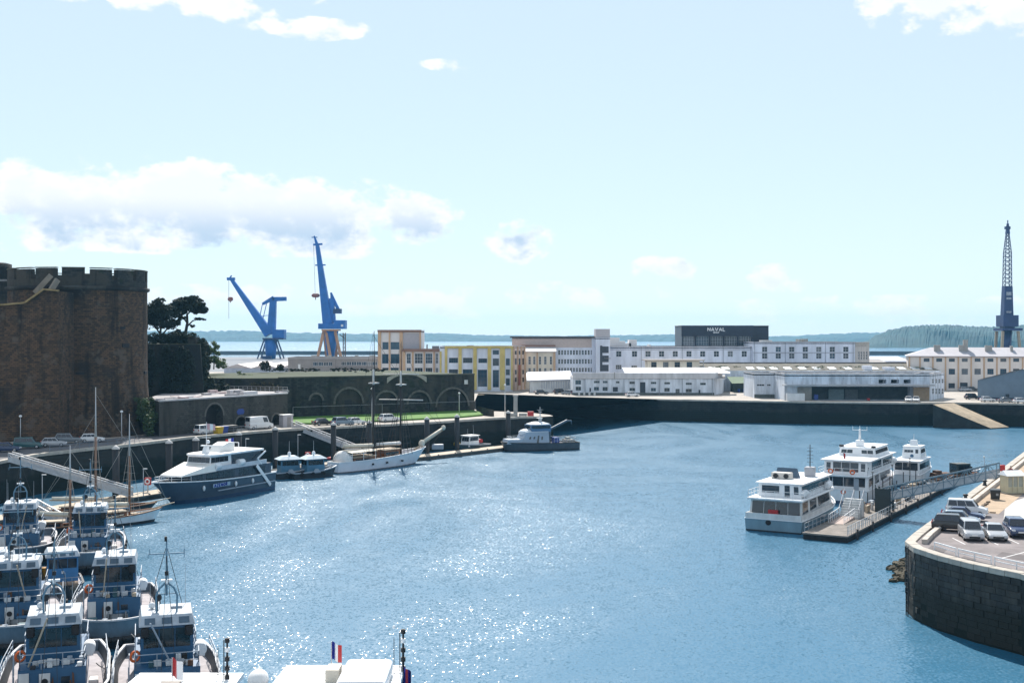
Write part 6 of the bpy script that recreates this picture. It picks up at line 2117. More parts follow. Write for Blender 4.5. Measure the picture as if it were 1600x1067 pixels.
for ch in 'AZENOR':
    mb = MB()
    wid = 0
    for st in LET[ch]:
        stroke(mb, [(p[0] * .42 + uu, p[1] * .42) for p in st], .09, 0)
        wid = max(wid, max(p[0] for p in st))
    for i_, v in enumerate(mb.v):
        mb.v[i_] = (3.0 - v[0], 3.41 + v[1] * -1, 2.03 + v[2])
    obj('letter', mb, flagblue, nb)
    uu += (wid + .5) * .42
bpy.data.objects.remove(lt)
flag(t, .7, .1, 10.0, 1.5, .9, [mat('pale_pink_flag', (.62, .36, .36), .8, .1), white, mat('pale_pink_flag', (.6, .35, .35))], .1, d=(-1, .3, 0), seed=1)
flag(t, -5.6, 0, 7.4, 1.2, .8, [flagblue, white, red], .2, d=(.8, -.9, 0), seed=2.5)

# ------------------------------------------------------------------ two small blue tugs
def make_launch():
    t = thing('harbour_launch', 'launch', 'tugboat', (0, 0, 0), 0, 'small blue harbour launches')
    hull_parts(t, 8.6, 3.4, 1.0, 1.7, hulldark, hulldark, deckgrey, navalgrey, bow='sharp', stern=.95, rake=.08, flare=.1, bul=.25, rail_r=.12)
    bl = mat('launch_blue', (.05, .15, .24), .5, .18, .8)
    tier(t, 'wheelhouse', -1.8, 1.6, 1.2, .8, 3.2, bl, fs=.2, rs=.1, taper_=.12, sides=[(4, 2.2, 2.95, .06, .94)], front=[(3, 2.2, 2.95, .06, .94)], rear=[(2, 2.2, 2.9, .1, .9)], gl=mat('wheelhouse_glass', (.012, .022, .028)))
    obj('roof', MB().mesh([(-2.2, -1.45, 3.2), (1.9, -1.45, 3.2), (1.9, 1.45, 3.2), (-2.2, 1.45, 3.2), (-1.2, -.7, 3.75), (1.0, -.7, 3.75), (1.0, .7, 3.75), (-1.2, .7, 3.75)], [(0, 1, 5, 4), (1, 2, 6, 5), (2, 3, 7, 6), (3, 0, 4, 7), (4, 5, 6, 7), (3, 2, 1, 0)]), mat('launch_roof', (.45, .53, .58), .5, .12), t)
    obj('mast', MB().cyl((0, 0, 3.7), (0, 0, 6.2), .05, .03, 6), steel, t)
    obj('dome', MB().ball((0, 0, 4.1), .3, .3, .35), white, t)
    obj('grab_rail', rail(MB(), [(1.7, -1.35, 1.1), (3.0, -.8, 1.4), (3.0, .8, 1.4), (1.7, 1.35, 1.1)], .7, .05, .9), navalgrey, t)
    obj('bulwark_step', MB().prismx([(-.9, .9), (.6, .9), (.0, 1.6), (-.5, 1.6)], -1.7, -1.5), navalgrey, t)
    for s in (-1, 1):
        for x in (-3, -1, 1):
            obj('tyre_fender', MB().lathe([(.18, -.08), (.34, -.09), (.34, .09), (.18, .08), (.18, -.08)], 10), black, t, (x, s * 1.74, .8)).rotation_euler = (PI / 2, 0, 0)
    return t


la = make_launch()
for i, ((px, D), lab) in enumerate((((452, 205), 'small blue launch behind the excursion boat stern, left one of two'), ((490, 206), 'small blue launch before the schooner stern, right one of two'))):
    o = la if i == 0 else copy_tree(la)
    o.location = ((px - 800) / F * D, D, 0)
    o.rotation_euler = (0, 0, math.radians(28 + 8 * i))
    o['label'] = lab

# ------------------------------------------------------------------ white schooner
sA, sB = Vector((-29.6, 213.6, 0)), Vector((-16.4, 230.6, 0))
h = heading(sB.x - sA.x, sB.y - sA.y)
L = (sB - sA).length + 2.5
t = thing('schooner', 'white two masted schooner with long bowsprit', 'sailing ship', (sA + sB) / 2 + Vector((-.8, -1.0, 0)), h)
shull = mat('schooner_white', (.70, .70, .74), .4, .08, .6)
pt, sheer, half = hull_parts(t, L, 5.0, 1.9, 2.9, shull, mat('schooner_boot', (.10, .11, .13), .6, .2), mat('teak_deck', (.24, .15, .09), .8, .2), white, bow='sharp', stern=.55, rake=.12, flare=.22, bul=.7, zboot=.25)
tier(t, 'deckhouse', -.5, 3.6, 1.3, 1.4, 3.2, wood, sides=[(4, 2.2, 2.8, .08, .92)], roof=.14, roofm=woodpale)
tier(t, 'after_cabin', -8.6, -3.2, 1.7, 1.3, 2.5, wood, sides=[(5, 1.7, 2.2, .08, .92)], roof=.12, roofm=woodpale)
aw = MB()
for x in (-9.2, -6.4, -3.4):
    for s in (-1.9, 1.9):
        aw.bar((x, s, 1.4), (x, s, 3.5), .08)
obj('awning_frame', aw, white, t)
obj('awning', MB().mesh([(-9.6, -2.1, 3.45), (-3.0, -2.1, 3.45), (-3.0, 0, 3.85), (-9.6, 0, 3.85), (-3.0, 2.1, 3.45), (-9.6, 2.1, 3.45)], [(0, 1, 2, 3), (3, 2, 4, 5)]), canvas, t)
obj('stern_tent', MB().ball((-9.6, 0, 2.1), 1.6, 1.9, 1.7, 12, 8), mat('white_canvas', (.66, .64, .62), .9, .1), t)
obj('bowsprit', MB().cyl((L / 2 - 3.0, 0, 2.6), (L / 2 + 5.4, 0, 5.9), .2, .1, 8), woodpale, t)
obj('furled_jib', MB().cyl((L / 2 - 1.2, 0, 3.7), (L / 2 + 5.0, 0, 6.15), .32, .2, 8), canvas, t)
obj('figurehead_gear', MB().ball((L / 2 + 5.2, 0, 6.2), .5, .4, .5, 8, 6).ball((L / 2 - 1.0, 0, 3.6), .6, .6, .7, 8, 6), canvas, t)
MX = (-2.0, 5.2)
dark = mat('tarred_mast', (.022, .018, .016), .6, .2)
for x, lo, hi, nm in ((MX[0], 15.5, 24.8, 'mainmast'), (MX[1], 15.0, 22.8, 'foremast')):
    m_ = obj('mast', MB().cyl((x, 0, 1.3), (x, 0, lo), .22, .17, 10), dark, t)
    obj('topmast', MB().cyl((x + .25, 0, lo - 2.6), (x + .25, 0, hi), .11, .04, 8), dark, m_)
    obj('masthead', MB().cyl((x, 0, lo - .4), (x, 0, lo + 2.4), .2, .17, 10).box(x - .7, x + .9, -.6, .6, lo - .2, lo), mat('white_mast_paint', (.55, .53, .50), .6, .1), m_)
    sh = MB()
    for s in (-1, 1):
        for k in range(3):
            sh.bar((x - 1.6 + k * 1.1, s * 2.35, 2.2), (x, s * .1, lo - .3), .07)
        for j in range(9):
            z = 3 + j * 1.2
            f_ = (lo - .3 - z) / (lo - 2.5)
            sh.bar((x - 1.6 * f_, s * (2.35 * f_ + .05), z), (x + .6 * f_, s * (2.35 * f_ + .05), z), .05)
    sh.bar((x, 0, hi - .2), (x - 3.5, 2.2, 2.2), .03).bar((x, 0, hi - .2), (x - 3.5, -2.2, 2.2), .03)
    obj('shrouds', sh, mat('tarred_rope', (.05, .045, .04), .9, .2), t)
obj('main_boom', MB().cyl((MX[0], 0, 3.9), (-9.8, 0, 4.3), .13, n=8), woodpale, t)
obj('furled_sail', MB().cyl((MX[0] - .2, 0, 4.2), (-9.4, 0, 4.6), .35, .25, 8), canvas, t)
obj('fore_boom', MB().cyl((MX[1], 0, 3.8), (-1.4, 0, 4.0), .12, n=8), woodpale, t)
obj('furled_sail', MB().cyl((MX[1] - .2, 0, 4.1), (-1.2, 0, 4.3), .33, .25, 8), mat('white_canvas', (.66, .64, .62)), t)
obj('yard', MB().cyl((MX[1] - .1, 5.4, 12.0), (MX[1] + .1, -5.4, 12.2), .1, n=8), mat('white_mast_paint', (.55, .53, .50)), t)
obj('yard', MB().cyl((MX[1] - .1, 4.4, 16.8), (MX[1] + .1, -4.4, 16.9), .08, n=8), mat('white_mast_paint', (.55, .53, .50)), t)
fs = MB()
for a, b in (((MX[1] + .3, 0, 15), (L / 2 + 5.0, 0, 6.0)), ((MX[1] + .3, 0, 22), (L / 2 + 5.3, 0, 6.0)), ((MX[1] + .3, 0, 14), (L / 2 - 1, 0, 3.2)), ((MX[0], 0, 24), (MX[1], 0, 16)), ((L / 2 + 5, 0, 5.8), (L / 2 - .6, 0, .9)), ((MX[0], 0, 16), (-L / 2, 0, 2.2))):
    fs.bar(a, b, .04)
obj('stays', fs, mat('tarred_rope', (.05, .045, .04)), t)
for x in (-4.6, -1.0, 3.0):
    obj('porthole', MB().box(x - .16, x + .16, -2.62, -2.3, 1.0, 1.3).box(x - .16, x + .16, 2.3, 2.62, 1.0, 1.3), black, t)

# ------------------------------------------------------------------ patrol vessel and work boat
pL, pR = Vector((-1.6, 249.5, 0)), Vector((14.0, 255.6, 0))
h = heading(pL.x - pR.x, pL.y - pR.y)
L = (pL - pR).length
t = thing('patrol_vessel', 'grey blue patrol vessel with round wheelhouse roof and a deck crane aft', 'ship', (pL + pR) / 2 + Vector((-.6, 2.2, 0)), h)
grey1 = mat('patrol_light_grey', (.34, .40, .48), .45, .12, .7)
hull_parts(t, L, 5.0, 1.55, 1.9, mat('patrol_dark_grey', (.06, .075, .095), .5, .2), hulldark, deckgrey, iron, bow='round', stern=.95, rake=.05, flare=.12, bul=.25, zboot=.3)
tier(t, 'bow_bulwark', 1.6, L / 2 - .7, 2.3, 1.6, 2.5, grey1, fs=.3, hwf=1.6)
tier(t, 'deckhouse', -1.6, 4.8, 2.0, 1.5, 3.9, grey1, fs=1.2, rs=.1, taper_=.2, sides=[(1, 2.3, 3.0, .70, .78), (1, 2.3, 3.0, .54, .62), (1, 1.7, 3.2, .38, .46), (1, 2.3, 3.0, .24, .31)], roof=.12, roofm=white, over=.0)
obj('white_cowl', MB().ball((2.6, 0, 3.8), 1.9, 1.7, .75, 16, 8), mat('patrol_white', (.62, .65, .68), .4, .06), t)
tier(t, 'wheelhouse', -2.1, 2.2, 1.6, 3.9, 5.35, mat('patrol_blue', (.09, .19, .33), .5, .12), fs=-.35, taper_=-.15, sides=[(6, 4.6, 5.2, .04, .96)], front=[(4, 4.6, 5.2, .04, .96)])
obj('roof', MB().lathe([(0, 5.95), (1.2, 5.9), (2.4, 5.55), (2.55, 5.42), (2.4, 5.36), (0, 5.36)], 24, (.2, 0, 0)), mat('patrol_roof', (.50, .55, .60), .5, .08), t)
ms = MB().cyl((-.3, 0, 5.9), (-.3, 0, 9.0), .07, .05, 8).bar((-.3, -.9, 8.0), (-.3, .9, 8.0), .06).bar((-1.0, 0, 8.4), (.4, 0, 8.4), .06).bar((-.3, .35, 5.9), (-.3, .3, 7.6), .06).bar((-.3, -.35, 5.9), (-.3, -.3, 7.6), .06).bar((-.3, -.4, 7.2), (-.3, .4, 7.2), .06)
mo = obj('mast', ms, offwhite, t)
obj('radar', MB().box(-.6, .3, -.7, .7, 6.6, 6.75).ball((-.3, 0, 6.35), .35), offwhite, mo)
obj('white_doors', MB().box(-1.68, -1.58, -1.2, -.7, 1.9, 3.5).box(-1.68, -1.58, .0, .5, 1.9, 3.5), white, t)
obj('crane_arm', MB().bar((-2.4, 0, 4.2), (-6.8, -.6, 6.0), .34, .45).bar((-6.7, -.6, 5.9), (-7.8, -.7, 5.9), .25, .3).bar((-7.8, -.7, 5.9), (-7.8, -.7, 5.2), .15).cyl((-2.4, 0, 1.4), (-2.4, 0, 4.3), .3, n=10), mat('crane_slate', (.05, .09, .13), .5, .15), t)
obj('deck_box', MB().box(-4.4, -3.2, -.6, .8, 1.35, 2.6).bevel(.05), blue_plastic, t)
obj('deck_gear', MB().box(-7.6, -6.0, -1.4, 1.4, 1.35, 2.1).box(-7.2, -6.4, -1.0, .2, 2.1, 2.5), mat('gear_grey', (.22, .22, .2), .7, .3, 2), t)
obj('stern_rail', rail(MB(), [(-2.6, -2.2, 1.5), (-7.6, -2.2, 1.5), (-7.6, 2.2, 1.5), (-2.6, 2.2, 1.5)], 1.1, .06, .7), steel, t)
obj('bow_rail', rail(MB(), [(4.0, -2.1, 2.4), (6.6, -1.4, 2.4), (6.6, 1.4, 2.4), (4.0, 2.1, 2.4)], .6, .05, .9), offwhite, t)

p = on_path(inset(FR, 5.8), 738)
t = thing('survey_launch', 'small white launch with red fenders behind the pontoon', 'boat', (p.x, p.y, 0), math.radians(50 + 180))
hull_parts(t, 8.4, 3.0, 1.2, 1.6, mat('launch_dark_teal', (.04, .07, .085), .5, .2), hulldark, deckgrey, navalgrey, bow='sharp', stern=.95, bul=.2)
tier(t, 'cabin', -.8, 2.4, 1.15, 1.0, 3.2, white, fs=.4, taper_=.08, sides=[(4, 2.2, 3.0, .05, .92)], front=[(3, 2.1, 3.0, .05, .95)], roof=.1)
obj('life_raft', MB().cyl((-2.6, -.9, 1.9), (-2.6, .3, 1.9), .4, n=12).cyl((-1.6, -.9, 1.9), (-1.6, .3, 1.9), .4, n=12), red, t)
obj('aft_rail', rail(MB(), [(-3.8, -1.3, 1.1), (-1, -1.3, 1.1)], .9, .05, .6), white, t)
obj('aerial', MB().cyl((0, .4, 3.2), (.2, .4, 5.4), .025, n=5).cyl((1.0, -.4, 3.2), (1.0, -.4, 4.6), .03, n=5), steel, t)

# ------------------------------------------------------------------ sailing boats behind the tugs
def sailboat(name, label, p, hd, L, B, zm, hullm, masts, deckm=None, cabin=None):
    t = thing(name, label, 'sailing boat', p, hd, 'sailing boats on the left')
    hull_parts(t, L, B, 1.1, 1.7, hullm, hulldark, deckm or woodpale, wood, bow='sharp', stern=.6, rake=.1, flare=.25, bul=.25)
    if cabin:
        tier(t, 'cabin', cabin[0], cabin[1], B * .28, .9, 1.75, wood, sides=[(3, 1.2, 1.55, .1, .9)], roof=.08, roofm=woodpale)
    for x, h_, pale in masts:
        m_ = obj('mast', MB().cyl((x, 0, .9), (x, 0, h_ * .62), .15, .13, 8), wood, t)
        obj('topmast', MB().cyl((x, 0, h_ * .62), (x, 0, h_), .13, .035, 8), mat('pale_topmast', (.50, .49, .49), .6, .1) if pale else dark, m_)
        sh = MB()
        for s in (-1, 1):
            for k in (-.9, 0, .9):
                sh.bar((x + k, s * B * .46, 1.3), (x, 0, h_ * .74), .035)
        sh.bar((x, 0, h_ * .95), (L / 2 + 1.0, 0, 1.9), .035).bar((x, 0, h_ * .8), (-L / 2, 0, 1.3), .03)
        for j in range(7):
            z = 2 + j * .9
            f_ = 1 - (z - 1.3) / (h_ * .74)
            for s in (-1, 1):
                sh.bar((x - .9 * f_, s * B * .46 * f_, z), (x + .9 * f_, s * B * .46 * f_, z), .025)
        obj('shrouds', sh, mat('pale_rope', (.34, .32, .29), .9, .15), t)
        obj('boom', MB().cyl((x, 0, 2.3), (x - L * .38, 0, 2.6), .09, n=8), woodpale, t)
        obj('furled_sail', MB().cyl((x - .2, 0, 2.55), (x - L * .36, 0, 2.85), .27, .2, 8), canvas, t)
    obj('bowsprit', MB().cyl((L / 2 - 1.4, 0, 1.6), (L / 2 + 1.8, 0, 2.2), .1, .06, 8), woodpale, t)
    obj('hatch', MB().box(L * .1, L * .18, -.4, .4, .9, 1.35), woodpale, t)
    return t


c = at(196, 822, 0)
sailboat('sailing_boat', 'white hulled sailing boat with wooden mast ahead of the excursion boat', (c.x - .8, c.y + 1.4, 0), heading(.75, .66), 10.5, 3.0, 14, white, [(.9, 14.0, True)], cabin=(-3, .2))
sailboat('ketch', 'dark hulled ketch with the tallest pale topped mast by the long gangway', ((152 - 800) / F * 160, 160, 0), heading(.93, .35), 15, 3.8, 17, hulldark, [(-.2, 17.2, True)], cabin=(-4.5, -1))
sailboat('sailing_boat', 'dark hulled sailing boat with slim grey mast behind the tugs', ((104 - 800) / F * 146, 146, 0), heading(.93, .3), 9.5, 2.8, 10, hulldark, [(.4, 10.8, True)], cabin=(-3, -.4))

# ================================================================== FERRIES ON THE RIGHT
aqua = mat('ferry_aqua_grey', (.17, .27, .33), .45, .18, .7, streak=.3)
pdir = Vector((.515, .857, 0))
hdA = math.radians(90 - 30)
t = thing('passenger_ferry', 'nearer white and grey ferry seen from its stern beside the right pontoon', 'ferry', (37.6, 158.3, 0), hdA, 'white ferries at the right pontoon')
L = 23
hull_parts(t, L, 7.4, 1.65, 2.3, aqua, hulldark, deckgrey, white, bow='sharp', stern=.97, rake=.08, flare=.1, bul=.2, zboot=.2, rail_r=.07)
obj('stern_bulwark', MB().box(-L / 2 - .04, -L / 2 + .1, -3.5, 3.5, 1.66, 2.45).box(-L / 2 + .1, 2, -3.55, -3.45, 1.7, 2.4).box(-L / 2 + .1, 2, 3.45, 3.55, 1.7, 2.4), offwhite, t)
obj('stern_vent', MB().cyl((-L / 2 - .06, .6, 1.25), (-L / 2 + .1, .6, 1.25), .35, n=14), black, t)
tier(t, 'main_saloon', -L / 2 + .9, 6.8, 3.3, 1.6, 4.15, offwhite, fs=.8, rs=.25, taper_=.12, rear=[(4, 2.3, 3.95, .03, .97)], sides=[(3, 2.4, 3.9, .03, .2), (3, 2.4, 3.8, .27, .48), (4, 2.4, 3.8, .55, .95)], front=[(4, 2.4, 3.8, .05, .95)], hwf=2.2)
obj('upper_deck', MB().prism([(-L / 2 + .5, -3.5), (3, -3.5), (6.6, -2.4), (6.6, 2.4), (3, 3.5), (-L / 2 + .5, 3.5)], 4.16, 4.42).bevel(.05), white, t)
tier(t, 'upper_saloon', -L / 2 + 2.6, 4.2, 2.75, 4.42, 6.2, white, fs=.5, taper_=.08, rear=[(1, 4.9, 5.9, .05, .18), (1, 4.5, 6.0, .25, .40), (1, 4.95, 5.9, .46, .97)], sides=[(9, 4.95, 5.95, .03, .97)], front=[(4, 5.1, 5.9, .05, .95)], roof=.16, over=.35)
obj('railing', rail(MB(), [(3, -3.35, 4.42), (-L / 2 + .65, -3.35, 4.42), (-L / 2 + .65, 3.35, 4.42), (3, 3.35, 4.42)], .95, .05, 1.2), white, t)
ac = obj('ventilator_unit', MB().box(-5.2, -4.0, -.2, 2.3, 6.36, 7.25).bevel(.08).data('ventilator_unit'), mat('beige_unit', (.50, .47, .43), .6, .1), t)
for y in (.35, 1.7):
    obj('fan', MB().cyl((-5.27, y, 6.8), (-5.18, y, 6.8), .33, n=14), black, ac)
obj('roof_windscreen', MB().mesh([(-3.6, -.6, 6.36), (-3.6, 2.3, 6.36), (-2.9, 2.2, 7.7), (-2.9, -.4, 7.7), (-2.2, 2.3, 6.36), (-2.2, -.6, 6.36)], [(0, 1, 2, 3), (1, 4, 2), (5, 0, 3), (3, 2, 4, 5)]), mat('smoked_blue_glass', (.05, .09, .14), .15, .2, spec=.7), t)
obj('mast_base', MB().box(-.9, .3, -1.9, -.7, 6.36, 7.7).bevel(.06), mat('mast_grey', (.38, .38, .40), .6, .1), t)
ms = MB().cyl((-.3, -1.3, 7.7), (-.3, -1.3, 10.9), .07, .05, 8)
for k in range(5):
    ms.bar((-.3, -1.7, 8.4 + k * .5), (-.3, -.9, 8.4 + k * .5), .05)
obj('mast', ms, iron, t)
for x, y in ((-L / 2 + 3.2, -3.0), (1.5, -3.1), (3.0, -2.8)):
    obj('life_raft', MB().ball((x, y, 5.0), .75, .55, .55, 12, 8), white, t)
obj('flag_staff', MB().cyl((-L / 2 + 2.5, 0, 6.3), (-L / 2 + 2.2, 0, 7.4), .03, n=6), brown, t)
obj('boarding_step', MB().box(-4, -2.6, -4.1, -3.55, 1.3, 1.5), steel, t)
obj('red_locker', MB().box(-L / 2 + .5, -L / 2 + .84, -.4, .8, 2.3, 2.9), red, t)

hdB = math.radians(90 - 30)
fw = Vector((math.sin(math.radians(30)), math.cos(math.radians(30)), 0))
L = 26
st = Vector((47.0, 173.3, 0))
t = thing('passenger_ferry', 'larger white three deck ferry with tall white mast behind the nearer ferry', 'ferry', st + fw * L / 2, hdB, 'white ferries at the right pontoon')
hull_parts(t, L, 7.4, 2.2, 3.0, white, mat('ferry_boot_blue', (.03, .07, .14), .5, .2), deckgrey, white, bow='sharp', stern=.97, rake=.1, flare=.12, bul=.25, zboot=.5, rail_r=.07)
tier(t, 'main_saloon', -L / 2 + .8, 7.0, 3.45, 1.95, 4.25, white, fs=.8, rs=.1, rear=[(4, 2.7, 4.1, .05, .95)], sides=[(3, 2.6, 3.9, .05, .22), (3, 2.6, 3.9, .30, .46), (6, 2.6, 3.9, .54, .95)], front=[(4, 2.6, 3.9, .05, .95)], hwf=2.4)
obj('ring_buoy', MB().lathe([(.2, 0), (.3, .08), (.42, 0), (.3, -.08), (.2, 0)], 14), orange_ring, t, (-L / 2 + .02, -.2, 1.9)).rotation_euler = (0, PI / 2, 0)
obj('upper_deck', MB().prism([(-L / 2 + .3, -3.65), (4, -3.65), (7.2, -2.5), (7.2, 2.5), (4, 3.65), (-L / 2 + .3, 3.65)], 4.26, 4.5).bevel(.05), white, t)
tier(t, 'upper_saloon', -L / 2 + 2.0, 5.4, 3.1, 4.5, 6.5, white, fs=.7, rs=.2, rear=[(1, 5.0, 6.2, .04, .16), (3, 4.8, 6.3, .2, .8), (1, 5.0, 6.2, .84, .96)], sides=[(1, 5.2, 5.6, .02, .05), (8, 5.0, 6.2, .16, .52), (5, 5.0, 6.1, .58, .95)], front=[(4, 5.2, 6.2, .05, .95)], roof=.2, over=.5)
rl_ = obj('railing', rail(MB(), [(3.5, -3.5, 4.5), (-L / 2 + .45, -3.5, 4.5), (-L / 2 + .45, 3.5, 4.5), (3.5, 3.5, 4.5)], 1.0, .05, 1.2), white, t)
for y in (-1.4, 1.7):
    obj('ring_buoy', MB().lathe([(.2, 0), (.3, .07), (.4, 0), (.3, -.07), (.2, 0)], 14), orange_ring, t, (-L / 2 + .38, y, 5.0)).rotation_euler = (0, PI / 2, 0)
tier(t, 'bridge', -4.5, 4.2, 2.7, 6.7, 8.0, white, fs=.6, rs=.1, taper_=.15, rear=[(2, 7.15, 7.7, .05, .38), (2, 7.15, 7.7, .62, .95)], sides=[(6, 7.1, 7.7, .05, .95)], front=[(5, 7.1, 7.8, .03, .97)], roof=.14, over=.15)
for y in (-2.4, 2.3):
    obj('deck_lamp', MB().box(-4.6, -4.2, y - .3, y + .3, 8.14, 8.45), iron, t)
obj('mast', MB().box(-3.4, -2.2, -.55, .55, 8.13, 9.2).bevel(.2, 2).cyl((-2.8, 0, 9.1), (-2.8, 0, 11.0), .2, .12, 10).bar((-2.8, -1.1, 10.8), (-2.8, 1.1, 10.8), .09).bar((-2.8, -1.05, 10.8), (-2.8, -1.05, 11.4), .05).bar((-2.8, 1.05, 10.8), (-2.8, 1.05, 11.4), .05).bar((-2.8, 0, 10.8), (-2.8, 0, 11.5), .06), white, t)
obj('flag_staff', MB().cyl((-L / 2 + 2.0, .2, 6.6), (-L / 2 + 1.6, .2, 8.0), .035, n=6), steel, t)
obj('ensign', MB().quad((-L / 2 + 1.75, .2, 7.0), (-L / 2 + 1.7, -.1, 6.8), (-L / 2 + 1.6, -.1, 7.7), (-L / 2 + 1.65, .2, 7.9)), red, t)
obj('life_raft', MB().ball((5.6, -3.0, 5.2), .8, .6, .6, 12, 8), white, t)
obj('life_raft', MB().ball((5.6, 3.0, 5.2), .8, .6, .6, 12, 8), white, t)
obj('door', MB().box(-L / 2 + .74, -L / 2 + .79, -2.2, -1.5, 2.0, 4.0), navalgrey, t)

t = thing('pilot_boat', 'small white cabin boat moored beyond the two ferries', 'boat', (66.0, 199.5, 0), hdB)
hull_parts(t, 15, 4.8, 1.9, 2.7, white, mat('ferry_boot_blue', (.03, .07, .14)), deckgrey, white, bow='sharp', stern=.95, bul=.25)
tier(t, 'cabin', -6.0, 3.2, 2.0, 1.7, 3.9, white, fs=1.0, rear=[(3, 2.5, 3.7, .05, .95)], sides=[(6, 2.6, 3.5, .05, .9)], front=[(3, 2.7, 3.6, .1, .9)], roof=.14, over=.25)
tier(t, 'wheelhouse', -2.4, 2.2, 1.5, 4.05, 5.9, white, fs=.7, rs=.4, taper_=.15, rear=[(1, 4.9, 5.5, .1, .3), (3, 5.0, 5.4, .4, .9)], sides=[(3, 4.9, 5.5, .1, .9)], front=[(3, 4.9, 5.6, .05, .95)], roof=.1, over=.1)
obj('emblem', MB().cyl((-2.36, -.1, 4.45), (-2.2, -.1, 4.45), .28, n=16), navalblue, t)
obj('mast', MB().prismx([(-1.2, 6.0), (.6, 6.0), (.0, 6.9), (-.6, 6.9)], -.5, .5).cyl((-.3, 0, 6.9), (-.3, 0, 7.9), .05, .03, 6).bar((-.3, -.9, 6.6), (-.3, .9, 6.6), .06), white, t)
obj('bow_rail', rail(MB(), [(3.4, -1.9, 2.2), (6.4, -.7, 2.5), (6.4, .7, 2.5), (3.4, 1.9, 2.2)], .8, .05, 1.1), white, t)

for o in COL.objects:
    if o.name.startswith('passenger_ferry'):
        o.scale = (1, 1, .91)
# ------------------------------------------------------------------ right pontoon with its bridge
pa = Vector((38.8, 140.5, 0))
t = thing('ferry_pontoon', 'long dark railed pontoon beside the two ferries', 'pontoon', pa, math.atan2(pdir.y, pdir.x))
PLEN = 62
dk_m = mat('pontoon_boards', (.19, .165, .145), .9, .35, 1)
obj('deck', MB().box(0, PLEN, 0, 5.4, .62, .8), dk_m, t)
obj('float', MB().box(.15, PLEN - .15, .1, 5.3, -.5, .621), mat('tarred_float', (.02, .022, .024), .8, .3), t)
obj('railing', rail(MB(), [(.4, .15, .8), (PLEN - 1, .15, .8)], 1.05, .05, 1.6), steel, t)
obj('railing', rail(MB(), [(.4, 5.2, .8), (13, 5.2, .8)], 1.05, .05, 1.6), steel, t)
for i in range(40):
    x = 1 + (i % 20) * .9
    obj('infill_panel', MB().box(x, x + .06, .12, .2, .85, 1.8), offwhite, t)if i < 20 else None
stp = MB()
for k in range(8):
    stp.box(13.6 + k * .32, 13.95 + k * .32, 2.5, 4.9, .8, 1.1 + k * .28)
obj('boarding_stair', stp, offwhite, t)
for y in (2.45, 3.7, 4.95):
    obj('stair_rail', MB().bar((13.6, y, 2.0), (16.2, y, 4.2), .07).bar((13.6, y, .8), (13.6, y, 2.0), .07).bar((16.2, y, .8), (16.2, y, 4.2), .07).bar((14.9, y, .8), (14.9, y, 3.1), .06), steel, t)
obj('boarding_ramp', MB().mesh([(8.6, 2.9, .82), (8.6, 4.7, .82), (13.4, 4.7, 1.15), (13.4, 2.9, 1.15), (8.6, 2.9, .8), (13.4, 2.9, .8)], [(0, 3, 2, 1), (0, 4, 5, 3)]), mat('pinkish_ramp', (.42, .33, .29), .9, .15), t)
for y in (2.85, 4.75):
    obj('ramp_rail', rail(MB(), [(8.6, y, .82), (13.4, y, 1.15)], 1.05, .06, .8), white, t)
twr = MB()
for x in (21.5, 23.3):
    for y in (.5, 2.3):
        twr.bar((x, y, .8), (x, y, 4.0), .22)
twr.box(21.4, 23.4, .4, 2.4, 1.9, 2.15)
obj('landing_tower', twr, mat('dark_green_steel', (.02, .035, .04), .6, .2), t)
obj('landing_screen', MB().box(21.35, 21.45, .45, 2.35, .8, 3.9), mat('dark_green_steel', (.02, .035, .04)), t)
for x, h_ in ((30, 4.2), (41, 4.2), (52, 4.2)):
    obj('lamp', MB().cyl((x, 4.9, .8), (x, 4.9, .8 + h_), .06, n=6).box(x - .4, x + .15, 4.8, 5.0, .8 + h_, .9 + h_), iron, t)
for i, x in enumerate((3, 10, 19, 27, 34, 42, 50)):
    obj('pile', MB().cyl((x, -.3, -2), (x, -.3, 1.25), .14, n=8), iron, t)
pr_ = random.Random(5)
for i in range(34):
    x, y = pr_.uniform(17, 60), pr_.uniform(.4, 4.9)
    w, d, h_ = pr_.uniform(.15, .7), pr_.uniform(.15, .5), pr_.uniform(.15, 1.2)
    obj('deck_gear', MB().box(x - w, x + w, y - d, y + d, .8, .8 + h_).bevel(.04), pr_.choice((black, iron, steel, offwhite, brown, woodpale, navalgrey, greyr)), t)
for i in range(9):
    x = 24 + i * 4.1
    obj('post', MB().cyl((x, 5.1, .8), (x, 5.1, pr_.uniform(2.2, 3.4)), .07, n=6), iron, t)
for i, x in enumerate((26, 29, 33, 37, 44, 47)):
    obj('gear_crate', MB().box(x, x + 1.1, 1.0 + (i % 3), 1.9 + (i % 3), .8, 1.5 + .2 * (i % 2)).bevel(.05), (offwhite, steel, brown, navalgrey, offwhite, woodpale)[i], t)
a_, b_ = pa + pdir * 22.4 + Vector((-.857, .515, 0)) * 1.4 + Vector((0, 0, 2.2)), Vector((61.0, 152.6, 6.2))
gangway('truss_bridge', 'blue grey steel truss footbridge from the right quay to the ferry pontoon', a_, b_, 1.7, 1.75, mat('bridge_blue_grey', (.13, .20, .25), .5, .15), mat('bridge_deck', (.20, .24, .27), .8, .15), 11, True)
